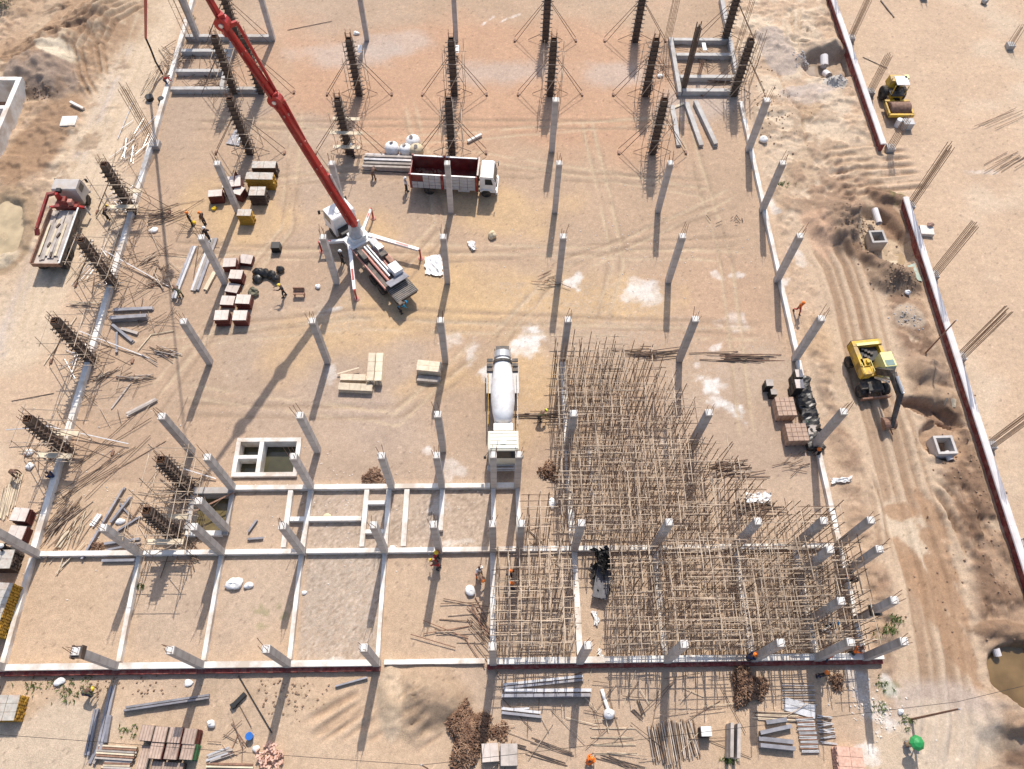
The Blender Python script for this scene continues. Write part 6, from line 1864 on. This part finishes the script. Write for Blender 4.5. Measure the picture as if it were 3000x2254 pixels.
solo('leaf_bundle', MB().blob((0, 0, .2), (1.0, .9, .8), 71, .3, 12), mat('net_olive', (.16, .15, .1), var=.5, scale=9), 'speckled olive netting bundle among the red edged stacks', 'netting', on(T('01', 2110, 850)))
solo('bench', MB().box((0, 0, .5), (1.0, .45, .07)).box((0, .26, .72), (1.0, .06, .35)).box((-.42, 0, .25), (.06, .4, .5)).box((.42, 0, .25), (.06, .4, .5)), 'rust', 'brown wooden bench trolley behind the bending worker', 'trolley', on(T('11', 395, 870)))
for k, (kk, q, lb, m) in enumerate((('11', ((1430, 560), (1560, 540), (1590, 710), (1440, 700)), 'crumpled white plastic sheet right of the pump', 'bag_white'), ('11', ((1790, 430), (1840, 420), (1860, 490), (1815, 500)), 'small white sheet behind the lone beige sack', 'bag_white'),
                                  ('22', ((1990, 930), (2200, 920), (2200, 1010), (2000, 1000)), 'bunched white sheet right of the scaffold', 'bag_white'), ('32', ((600, 810), (770, 800), (750, 840), (610, 845)), 'white plastic sheet propped beside the right beam', 'bag_white'),
                                  ('31', ((1080, 540), (1190, 530), (1200, 600), (1090, 600)), 'pale plank board by the wall and flooded pit', 'board'), ('31', ((1250, 610), (1300, 600), (1360, 760), (1310, 770)), 'grey green corrugated sheet leaning by the wall', 'green_sheet'),
                                  ('23', ((720, 340), (765, 340), (775, 470), (745, 440)), 'white rag strip in the scaffold corridor, rear', 'bag_white'), ('23', ((765, 660), (795, 650), (805, 730), (780, 730)), 'white rag strip in the scaffold corridor, front', 'bag_white'),
                                  ('00', ((1880, 1200), (1960, 1080), (2020, 1100), (1990, 1220)), 'grey plastic sheet at the formwork column foot', 'metal_sheet'), ('00', ((1975, 1160), (2000, 1100), (2040, 1180), (1990, 1200)), 'white rag on the grey plastic sheet', 'bag_white'),
                                  ('32', ((1520, 170), (1620, 165), (1630, 220), (1540, 225)), 'pale board lying on soil by the wall', 'board'), ('10', ((1360, 1330), (1370, 1330), (1372, 1340), (1362, 1340)), 'tiny rag near the dump truck', 'bag_white'))):
    pts = [on(T(kk, *a), .12) for a in q]
    c = sum(pts, Vector()) / 4
    solo('plastic_sheet', MB().sheet([p_ - c for p_ in pts], 10, 8, .09 if m == 'bag_white' else .01, k, .12 if m == 'bag_white' else .01, .02), m, lb, 'sheet', c)
sb = [on(T('23', *a), .5) for a in ((700, -30), (830, -70), (880, 200), (770, 240))]
c = sum(sb, Vector()) / 4
solo('black_sheeting', MB().sheet([p_ - c for p_ in sb], 14, 14, .16, 5, .2, .03), 'bag_black', 'black plastic sheeting sagging in the open scaffold corridor, front', 'sheeting', c)
sb = [on(T('22', *a), 1.2) for a in ((700, 1440), (830, 1420), (880, 1560), (790, 1640))]
c = sum(sb, Vector()) / 4
solo('black_sheeting', MB().sheet([p_ - c for p_ in sb], 12, 12, .2, 6, .25, .03), 'black', 'black plastic sheeting heaped in the open scaffold corridor, rear', 'sheeting', c)
defmat('dark_panel', (.10, .095, .105), var=.3, scale=3, rough=.5)
solo('striped_panel', MB().box((0, 0, .62), (1.1, 2.6, .1)).box((-.5, 0, .7), (.06, 2.6, .1)).box((.5, 0, .7), (.06, 2.6, .1)).box((0, 0, .7), (.06, 2.6, .1)), 'dark_panel', 'dark grey ribbed panel lying on the black sheeting', 'panel', on(T('23', 800, 100), .1), R(-14))
hb_ = MB().blob((0, 0, .35), (.75, .75, .8), 3, .1, 14).path([(0, .2, .25), (-.2, .9, .16), (-.35, 1.6, .1)], .13, 8)
solo('dust_bag', hb_, 'bag_white', 'white bottle shaped cloth bag with long neck on sand', 'bag', on(T('23', 858, 1190)), smooth=True)
solo('bucket', MB().lathe([(.18, 0), (.24, .45), (.26, .46), (.26, .5)], 14), 'blue', 'bright blue bucket near the bottom edge', 'bucket', on(T('03', 2085, 1375)))
solo('concrete_slab', MB().box((0, 0, .18), (1.5, 1.35, .36)), 'beam', 'square white concrete slab lying beside the left road', 'slab', on(T('00', 585, 1030)), .05)
solo('concrete_slab', MB().box((0, 0, .2), (1.25, 1.05, .4)), 'concrete_top', 'white slab cover with rubble on it beyond the wall', 'slab', on(T('31', 1390, 345)), -.1)
solo('rubble', MB().blob((0, 0, .55), (.6, .45, .4), 8, .3), 'clay', 'reddish rubble lump on the white slab beyond the wall', 'rubble', on(T('31', 1415, 310)))
solo('concrete_post', MB().bar((-.8, .5, .15), (.8, -.5, .15), .25, .25), 'beam', 'short pale concrete post lying near the left slab', 'post', on(T('00', 650, 895)))
solo('concrete_post', MB().bar((-.7, -.5, .2), (.7, .5, .2), .26, .24), 'concrete_top', 'white squared block lying behind the dump truck', 'block', on(T('10', 1845, 1160)))
for k, (kk, x, y, s, lb) in enumerate((('10', 903, 460, 0, 'white board hung on the formwork column, rear left'), ('10', 1700, 460, 0, 'white board hung on the central formwork column'), ('20', 1640, 440, 0, 'white board lying across the top right frame beam'))):
    solo('board', MB().box((0, 0, .8), (.4, 1.2, .06), rz=0), 'white_paint', lb, 'board', on(T(kk, x, y)))
solo('pole_end_shade', MB().lathe([(.38, 0), (.4, .1), (.36, .4), (.42, .42)], 14), 'black', 'solid black pole-end tub beside the pale poles at top left', 'tub', on(T('00', 1250, 830)), smooth=False)  # this and the next are solid black stand-ins for shaded pole ends
solo('pole_end_shade', MB().lathe([(.32, 0), (.34, .5), (.3, .55)], 14), 'black', 'small solid black pole-end shade touching the left beam, top left', 'tub', on(T('00', 1350, 850)), smooth=False)
bk_ = MB()
r = random.Random(3)
for k in range(80):
    bk_.box((r.gauss(0, .45), r.gauss(0, .45), .1 + r.random() * .5), (.25, .12, .08), rz=r.uniform(0, 3), rx=r.uniform(-.4, .4))
solo('brick_heap', bk_, 'clay', 'small jumbled heap of pale broken bricks at bottom', 'brick heap', on(T('13', 140, 1550)))['kind'] = 'stuff'
# stones strewn on the disturbed ground
for (k, x, y, rx, ry, n, m, nm, lb) in (('30', 380, 505, 1.2, 1.0, 120, 'grey_stone', 'stone_pile', 'grey crushed stone pile left of the pipe pit'), ('30', 640, 695, 1.3, 1.0, 120, 'grey_stone', 'stone_pile', 'grey crushed stone pile below the pipe pit'),
                                     ('31', 1240, 1060, 1.3, 1.2, 40, 'grey_stone', 'stone_pile', 'grey stone spread by the wall'), ('33', 980, 1150, 2.0, 1.6, 120, 'pale_stone', 'rubble', 'white rubble strewn right of the front scaffold'),
                                     ('00', 340, 810, 1.8, .8, 60, 'clod', 'clods', 'dark soil clods above the open tank'), ('31', 860, 330, 2.6, 3.0, 200, 'clod', 'clods', 'dark clods on the mound by the flooded pit'),
                                     ('31', 1150, 760, 2.4, 1.6, 160, 'clod', 'clods', 'dark clods on the mound by the green sheet'), ('33', 1850, 160, 5.0, 5.0, 90, 'clod', 'clods', 'clods strewn on the lower right soil strip'), ('32', 1700, 700, 2.5, 5.0, 110, 'clod', 'clods', 'clods strewn round the lower manhole'),
                                     ('30', 100, 900, 2.5, 6.0, 110, 'clod', 'clods', 'clods strewn along the upper sandy strip'), ('03', 900, 960, 6.0, .8, 70, 'clod', 'clods', 'brown crumbs of soil in front of the brick beam'), ('13', 300, 1000, 2.5, 1.5, 80, 'clod', 'clods', 'crumbs beside the wheel tracks'),
                                     ('21', 1100, 500, 16, 7, 200, 'pale_stone', 'pebbles', 'white pebbles scattered over the open middle field'), ('02', 1000, 900, 9, 8, 130, 'pale_stone', 'pebbles', 'pebbles scattered left of the basin'), ('12', 900, 1000, 9, 6, 160, 'pale_stone', 'pebbles', 'pebbles scattered over the gravel rooms')):
    if k == '30' and x == 380:
        defmat('grey_stone', (.42, .40, .39), var=.4, scale=5)
        defmat('pale_stone', (.68, .62, .55), var=.2, scale=5)
        defmat('clod', (.25, .165, .11), var=.4, scale=5)
    c = T(k, x, y)
    r = random.Random(int(x + y))
    mb = MB()
    for i in range(n):
        px, py = r.gauss(0, rx * .5), r.gauss(0, ry * .5)
        s = r.uniform(.03, .09) * (1 if m != 'clod' else 1.05) * (.7 if nm == 'pebbles' else 1)
        z = gz(c[0] + px, c[1] + py)
        mb.box((px, py, z + s * .3), (s * 2, s * 1.6, s * 1.3), rz=r.uniform(0, 3), rx=r.uniform(-.5, .5), taper=(.6, .7))
    o = solo(nm, mb, m, lb, nm.replace('_', ' '), (c[0], c[1], 0))
    o['kind'] = 'stuff'
# weeds
r = random.Random(12)
wm = MB()
for (k, x, y, rx, ry, n) in (('03', 640, 960, 1.2, .8, 30), ('03', 400, 930, 1.6, .6, 16), ('03', 270, 950, .5, .5, 20), ('33', 1095, 490, .5, .5, 40), ('33', 1140, 410, .6, .4, 30), ('33', 1020, 530, .6, .5, 20), ('23', 1850, 1560, .5, .3, 50),
                             ('33', 1030, 940, .6, .5, 20), ('33', 1010, 1120, .5, .5, 20), ('33', 1230, 1250, .6, .6, 25), ('00', 1570, 170, .5, .8, 30), ('30', 200, 1540, .9, .5, 25), ('03', 1160, 130, .4, .4, 15), ('03', 1100, 1320, .8, .4, 25), ('03', 560, 1040, .8, .6, 20)):
    c = T(k, x, y)
    for i in range(n):
        p = Vector((c[0] + r.gauss(0, rx * .5), c[1] + r.gauss(0, ry * .5), 0))
        p.z = gz(p.x, p.y)
        for j in range(4):
            d = Vector((r.gauss(0, .12), r.gauss(0, .12), r.uniform(.1, .3)))
            e = Vector((-d.y, d.x, 0)).normalized() * .03
            wm.add([p - e, p + e, p + d], [(0, 1, 2)])
o = solo('weeds', wm, mat('weed_green', (.10, .14, .035), var=.4, scale=3), 'sparse green weeds in the soil', 'weeds')
o['kind'] = 'stuff'
# shrub in the far left corner
t = thing('shrub', 'green leafy shrub at the top left corner', 'shrub', on(T('00', 10, 40)))
obj('stem', MB().tube((0, 0, 0), (.1, .1, 1.6), .09, 7, .04).tube((0, 0, .6), (-.6, .3, 1.5), .05, 6, .02).tube((0, 0, .7), (.6, .4, 1.5), .05, 6, .02), 'rust', t)
lf = MB()
for i in range(1500):
    q = Vector((r.gauss(0, .8), r.gauss(0, .9), 1.4 + r.gauss(0, .45)))
    a = Vector((r.gauss(0, 1), r.gauss(0, 1), r.gauss(0, .6))).normalized() * .12
    b = a.cross(Vector((r.gauss(0, 1), r.gauss(0, 1), r.gauss(0, 1)))).normalized() * .07
    lf.add([q - a, q + b, q + a, q - b], [(0, 1, 2, 3)])
obj('foliage', lf, mat('leaf_green', (.07, .13, .025), var=.5, scale=2), t)
# wooden poles and wires
def pole(p, h, label, r0=.09, lean=(0, 0)):
    t = thing('utility_pole', label, 'pole', on(p))
    obj('pole', MB().tube((0, 0, -.3), (lean[0], lean[1], h), r0, 9, r0 * .7), 'rust', t)
    obj('insulator', MB().lathe([(.05, 0), (.07, .08), (.03, .16)], 8, Matrix.Translation((lean[0], lean[1], h))), 'grey_paint', t)


pole(T('31', 1390, 1350), 4.9, 'thin dark wooden pole standing by the wall near the excavator', .075)
pole(T('33', 1280, 1230), 6.2, 'thin brown wooden pole standing on the pale lower road', .085)
pole(T('13', 1455, 1640), 4.6, 'thin dark pole standing by the sand heap at the bottom', .05)
def wire(a, b, label, r0=.014, sag=.3):
    mb = MB()
    a, b = Vector(a), Vector(b)
    n = 14
    pts = [a.lerp(b, i / n) - Vector((0, 0, sag * 4 * (i / n) * (1 - i / n))) for i in range(n + 1)]
    c = (a + b) / 2
    mb.path([q - c for q in pts], r0, 4)
    solo('wire', mb, 'black', label, 'wire', c)


tp1 = T('33', 1660, 1085, 6.2)
pb = on(T('13', 1455, 1640))
wire((pb[0], pb[1], 4.6), tp1, 'thin black wire sagging between the two lower poles')
wire((pb[0], pb[1], 4.6), P(-40, 2150, 4.0), 'thin black wire running off to the left edge')
wire(tp1, P(3040, 2000, 5.5), 'thin black wire running off to the right edge')
# parasol and small frame
pr = thing('parasol', 'bright green parasol shading a seat by the lower road', 'parasol', on(T('33', 1240, 1440)))
obj('pole', MB().tube((0, 0, 0), (0, 0, 1.66), .03, 8), 'grey_paint', pr)
obj('canopy', MB().lathe([(.5, 1.45), (.48, 1.5), (.3, 1.66), (.05, 1.74)], 8), 'green', pr)
obj('base', MB().lathe([(.25, 0), (.25, .08), (.1, .1)], 10), 'grey_paint', pr)
solo('stool', MB().box((0, 0, .42), (.35, .35, .05)).box((-.14, -.14, .2), (.04, .04, .4)).box((.14, -.14, .2), (.04, .04, .4)).box((.14, .14, .2), (.04, .04, .4)).box((-.14, .14, .2), (.04, .04, .4)), 'salmon', 'small pink stool beside the green parasol', 'stool', on(T('33', 1310, 1440)))


# ------------------------------------------------------------ people
def skin_mesh(name, verts, edges, radii, m, root=0, sub=1):
    me = bpy.data.meshes.new(name + '_src')
    me.from_pydata([tuple(v) for v in verts], edges, [])
    o = bpy.data.objects.new('tmp_' + name, me)
    COL.objects.link(o)
    o.modifiers.new('skin', 'SKIN')
    for i, r_ in enumerate(radii):
        sv = me.skin_vertices[0].data[i]
        rr = r_ if isinstance(r_, tuple) else (r_, r_)
        sv.radius = rr
        sv.use_root = (i == root)
    s = o.modifiers.new('sub', 'SUBSURF')
    s.levels = s.render_levels = sub
    dg = bpy.context.evaluated_depsgraph_get()
    out = bpy.data.meshes.new_from_object(o.evaluated_get(dg))
    bpy.data.objects.remove(o)
    out.name = name
    out.materials.clear()
    out.materials.append(M[m])
    out.polygons.foreach_set('use_smooth', [True] * len(out.polygons))
    return out


POSES = {}
POSES['stand'] = dict(pel=(0, 0, .95), ch=(.0, 0, 1.32), nk=(.0, 0, 1.49), hd=(.03, 0, 1.62), sh=(0, .19, 1.42), el=((.0, .27, 1.13), (.02, .27, 1.13)), wr=((.1, .27, .88), (.14, .25, .9)), kn=((.03, .1, .5), (.02, .11, .5)), an=((-.02, .1, .08), (.02, .12, .08)))
POSES['walk'] = dict(pel=(0, 0, .93), ch=(.04, 0, 1.3), nk=(.06, 0, 1.47), hd=(.1, 0, 1.6), sh=(.05, .19, 1.4), el=((-.12, .25, 1.14), (.16, .25, 1.14)), wr=((-.1, .25, .9), (.36, .22, 1.0)), kn=((.18, .1, .52), (-.06, .1, .5)), an=((.26, .1, .08), (-.34, .1, .14)))
POSES['bend'] = dict(pel=(-.14, 0, .9), ch=(.2, 0, 1.08), nk=(.36, 0, 1.16), hd=(.49, 0, 1.16), sh=(.28, .19, 1.1), el=((.38, .26, .84), (.36, .26, .84)), wr=((.5, .2, .6), (.52, .18, .6)), kn=((.02, .12, .5), (-.02, .12, .5)), an=((-.04, .12, .08), (-.08, .13, .08)))
POSES['crouch'] = dict(pel=(-.12, 0, .34), ch=(.06, 0, .68), nk=(.14, 0, .84), hd=(.2, 0, .97), sh=(.1, .19, .78), el=((.26, .26, .6), (.26, .26, .6)), wr=((.48, .14, .48), (.48, .14, .46)), kn=((.3, .16, .48), (.28, .17, .46)), an=((.06, .14, .08), (.02, .15, .08)))
POSES['reach'] = dict(pel=(0, 0, .95), ch=(.04, 0, 1.32), nk=(.07, 0, 1.49), hd=(.12, 0, 1.61), sh=(.05, .19, 1.42), el=((.28, .24, 1.28), (.28, .24, 1.3)), wr=((.52, .18, 1.3), (.52, .16, 1.34)), kn=((.12, .1, .5), (-.04, .11, .5)), an=((.12, .1, .08), (-.14, .12, .08)))
SRC = {}


def build_pose(nm):
    p = {k: v for k, v in POSES[nm].items()}
    V, E, Rr = [], [], []

    def av(q, r_, par=None):
        V.append(Vector(q))
        Rr.append(r_)
        if par is not None:
            E.append((par, len(V) - 1))
        return len(V) - 1
    pel = av(p['pel'], (.115, .15))
    mid = av(Vector(p['pel']).lerp(Vector(p['ch']), .5), (.10, .13), pel)
    ch = av(p['ch'], (.105, .15), mid)
    nk = av(p['nk'], .052, ch)
    d = (Vector(p['hd']) - Vector(p['nk'])).normalized()
    fw = Vector((1, 0, 0)) - d * d.x
    fw = fw.normalized() if fw.length > .1 else Vector((0, 0, -1))
    hd = av(Vector(p['hd']), (.082, .078), nk)
    top = av(Vector(p['hd']) + d * .12, (.072, .068), hd)
    av(Vector(p['hd']) + fw * .105 - d * .01, .014, hd)
    for s in (-1, 1):
        av(Vector(p['hd']) + Vector((0, s * .092, 0)), .016, hd)
    eyes = [Vector(p['hd']) + fw * .078 + d * .03 + Vector((0, s * .033, 0)) for s in (-1, 1)]
    arms = []
    legs = []
    for i, s in enumerate((1, -1)):
        shd = Vector(p['sh'])
        shd = Vector((shd.x, s * shd.y, shd.z))
        e = Vector(p['el'][i])
        e.y *= s
        w = Vector(p['wr'][i])
        w.y *= s
        a = av(shd, .058, ch)
        b = av(e, .042, a)
        c = av(w, (.026, .032), b)
        arms.append((shd, e, w))
        hdir = (w - e).normalized()
        sidev = hdir.cross(Vector((0, 0, 1)))
        sidev = sidev.normalized() if sidev.length > .1 else Vector((1, 0, 0))
        nrm = sidev.cross(hdir)
        pm = av(w + hdir * .07, (.018, .04), c)
        for f, ln in zip((-1.5, -.5, .5, 1.5), (.062, .078, .073, .056)):
            k1 = av(w + hdir * .105 + sidev * f * .02, .0095, pm)
            k2 = av(w + hdir * (.105 + ln * .55) + sidev * f * .021 - nrm * .012, .0085, k1)
            av(w + hdir * (.105 + ln * .9) + sidev * f * .021 - nrm * .034, .0075, k2)
        t1 = av(w + hdir * .045 + sidev * .046 * s, .011, pm)
        av(w + hdir * .085 + sidev * .062 * s - nrm * .012, .0095, t1)
        k = Vector(p['kn'][i])
        k.y *= s
        an = Vector(p['an'][i])
        an.y *= s
        hp = Vector(p['pel']) + Vector((0, s * .1, -.05))
        h_ = av(hp, .085, pel)
        b = av(k, .058, h_)
        cf = av(k.lerp(an, .35), .055, b)
        c = av(an, .036, cf)
        av(an + Vector((.17, .02 * s, -.045)), (.03, .04), c)
        legs.append((hp, k, an))
    out = {'body': skin_mesh('person_body', V, E, Rr, 'skin')}
    V, E, Rr = [], [], []
    a = av(Vector(p['pel']) + Vector((0, 0, .0)), (.14, .17))
    b = av(Vector(p['pel']).lerp(Vector(p['ch']), .5), (.125, .155), a)
    c = av(p['ch'], (.13, .17), b)
    for shd, e, w in arms:
        q = av(shd, .075, c)
        q2 = av(e, .058, q)
        av(e.lerp(w, .85), .045, q2)
    out['shirt'] = skin_mesh('shirt', V, E, Rr, 'cloth_grey')
    V, E, Rr = [], [], []
    a = av(Vector(p['pel']) + Vector((0, 0, .06)), (.13, .165))
    a2 = av(Vector(p['pel']) + Vector((0, 0, -.03)), (.125, .16), a)
    for hp, k, an in legs:
        q = av(hp + Vector((0, 0, -.03)), .105, a2)
        q2 = av(k, .078, q)
        av(an + Vector((0, 0, .05)), .062, q2)
    out['trousers'] = skin_mesh('trousers', V, E, Rr, 'cloth_navy')
    out['boots'] = None
    mb = MB()
    for hp, k, an in legs:
        s = 1 if an.y > 0 else -1
        mb.blob((an.x + .06, an.y + .01 * s, .06), (.31, .12, .14), 3, .03, 10)
    out['boots'] = mb.mesh('boots', 'black', True)
    mb = MB()
    ang = math.atan2(d.x, d.z)
    mt = Matrix.Translation(Vector(p['hd']) + d * .065) @ Matrix.Rotation(ang, 4, 'Y')
    mb.lathe([(.165, 0), (.165, .012), (.13, .02), (.128, .06), (.105, .105), (.06, .135), (.01, .145)], 16, mt)
    out['helmet'] = mb.mesh('helmet', 'helmet_yellow', True)
    mb = MB()
    for q in eyes:
        mb.blob(q, (.022, .02, .018), 1, 0, 6, False)
    out['eyes'] = mb.mesh('eyes', 'eye', True)
    return out


def person(p, rz, pose, shirt, trousers, helmet, label, z=0.0):
    if pose not in SRC:
        SRC[pose] = build_pose(pose)
    t = thing('person', label, 'person', on(p, z), rz, 'workers on the site')
    t.scale = (1.04,) * 3
    s = SRC[pose]
    for nm in ('body', 'shirt', 'trousers', 'boots', 'helmet', 'eyes'):
        if nm == 'helmet' and helmet is None:
            continue
        o = link(nm, s[nm], t)
        m = {'shirt': shirt, 'trousers': trousers, 'helmet': helmet}.get(nm)
        if m:
            o.material_slots[0].link = 'OBJECT'
            o.material_slots[0].material = M[m]
    return t


W = lambda *a: person(*a)
W(T('01', 905, 235), 1.2, 'bend', 'cloth_black', 'cloth_black', 'helmet_yellow', 'person in black and a yellow helmet bending inside the left scaffold')
W(T('01', 1600, 285), .4, 'stand', 'cloth_black', 'cloth_black', 'helmet_orange', 'person in black standing beside the yellow can')
W(T('01', 1710, 285), 2.8, 'stand', 'cloth_brown', 'cloth_black', 'helmet_orange', 'person in brown and black standing, rear right of the trio')
W(T('01', 1745, 415), 1.8, 'walk', 'cloth_black', 'cloth_black', 'helmet_white', 'person in black walking at the head of the striped panels')
W(T('01', 1510, 880), 2.4, 'bend', 'cloth_olive', 'cloth_olive', None, 'person in olive bending over the near end of the striped panel')
W(T('11', 270, 875), 3.4, 'reach', 'cloth_black', 'cloth_black', 'helmet_yellow', 'person in black with yellow helmet reaching to the black bags')
W(T('11', 750, 600), .8, 'stand', 'cloth_black', 'cloth_black', 'helmet_white', 'person in black with white hat in the pump truck shadow')
W(P(1176, 918), .6, 'bend', 'cloth_blue', 'cloth_black', 'helmet_blue', 'person in bright cyan shirt bending at the pump hopper')
W(T('31', 318, 1015), -1.2, 'walk', 'cloth_orange', 'cloth_red', 'helmet_orange', 'person in full orange walking alone near the right beam')
W(T('22', 285, 320), .6, 'bend', 'cloth_olive', 'cloth_black', 'helmet_lime', 'person with lime helmet bending over the pole stack by the mixer')
W(T('12', 1535, 1470), -.6, 'stand', 'cloth_red', 'cloth_black', 'helmet_yellow', 'person in red with yellow helmet standing at the middle beam')
W(T('12', 1545, 1550), 2.6, 'bend', 'cloth_red', 'cloth_black', 'helmet_yellow', 'person in red and black bending just below the middle beam')
W(T('12', 1890, 1600), 1.9, 'walk', 'cloth_white', 'cloth_tan', None, 'person in white shirt walking beside the scaffold left edge')
W(T('13', 1880, 60), -1.0, 'bend', 'cloth_tan', 'cloth_orange', 'helmet_orange', 'person in tan with orange helmet bending near the white sack')
W(T('12', 2140, 1625), 2.0, 'stand', 'cloth_navy', 'cloth_navy', 'helmet_orange', 'person with orange helmet in the front scaffold left bay, rear one')
W(T('13', 2150, 150), .4, 'stand', 'cloth_navy', 'cloth_black', 'helmet_orange', 'person with orange helmet in the front scaffold left bay, front one')
W(T('32', 490, 590), -2.6, 'crouch', 'cloth_black', 'cloth_black', 'helmet_orange', 'person in black with red orange helmet crouching at the right beam')
W(T('33', 770, 90), 2.9, 'bend', 'cloth_black', 'cloth_black', 'helmet_orange', 'person in black bending over the right beam, orange helmet')
W(T('33', 765, 690), .4, 'bend', 'cloth_orange', 'cloth_black', 'helmet_orange', 'person in orange bending at the last front columns')
W(T('33', 530, 740), 1.6, 'reach', 'cloth_orange', 'cloth_navy', 'helmet_orange', 'person in orange reaching beside the white bag on the front beam', .3)
W(T('33', 500, 880), 1.5, 'stand', 'cloth_black', 'cloth_navy', 'helmet_orange', 'person in dark clothes standing in front of the brick beam')
W(T('33', 590, 470), 3.0, 'stand', 'cloth_navy', 'cloth_navy', 'helmet_blue', 'person in navy standing inside the right end of the scaffold')
W(T('33', 520, 510), 0, 'bend', 'cloth_white', 'cloth_grey', 'helmet_white', 'person in white bending inside the right end of the scaffold')
W(T('23', 1985, 740), .2, 'crouch', 'cloth_navy', 'cloth_black', 'helmet_orange', 'person with orange helmet crouching on the front beam by couplers', .9)
W(T('03', 760, 1020), .3, 'bend', 'cloth_olive', 'cloth_navy', 'helmet_yellow', 'person with yellow helmet digging in front of the brick beam')
W(T('02', 150, 780), -.4, 'bend', 'cloth_brown', 'cloth_brown', None, 'person in brown bending left of the left scaffold')
W(T('02', 460, 800), 2.8, 'crouch', 'cloth_navy', 'cloth_black', None, 'person in navy crouching against the left beam')
W(T('02', 110, 1410), -.6, 'walk', 'cloth_black', 'cloth_black', 'helmet_white', 'person in black with white helmet beside the left red boxes')
W(T('23', 690, 1590), .9, 'crouch', 'cloth_orange', 'cloth_orange', 'helmet_orange', 'person in orange squatting on sand at the bottom edge')
W(T('10', 1010, 1490), 1.4, 'bend', 'cloth_brown', 'cloth_brown', None, 'person in brown bending at the long grey boards')
W(T('10', 1280, 1590), .6, 'stand', 'cloth_white', 'cloth_black', 'helmet_white', 'person in white shirt and dark trousers at the dump truck tail')
W(T('10', 845, 1310), -2.6, 'stand', 'cloth_navy', 'cloth_black', 'helmet_white', 'person in navy standing at the foot of a formwork column')
W(T('00', 1400, 720), .5, 'bend', 'cloth_red', 'cloth_navy', None, 'person in red bending by the top left beam frame')
W(T('20', 1190, 800), -2.0, 'stand', 'cloth_black', 'cloth_black', None, 'person in black at the formwork column left of the top right frame')
W(T('33', 1225, 1440), 0.3, 'crouch', 'cloth_tan', 'cloth_grey', None, 'person in tan sitting in the shade of the green parasol')
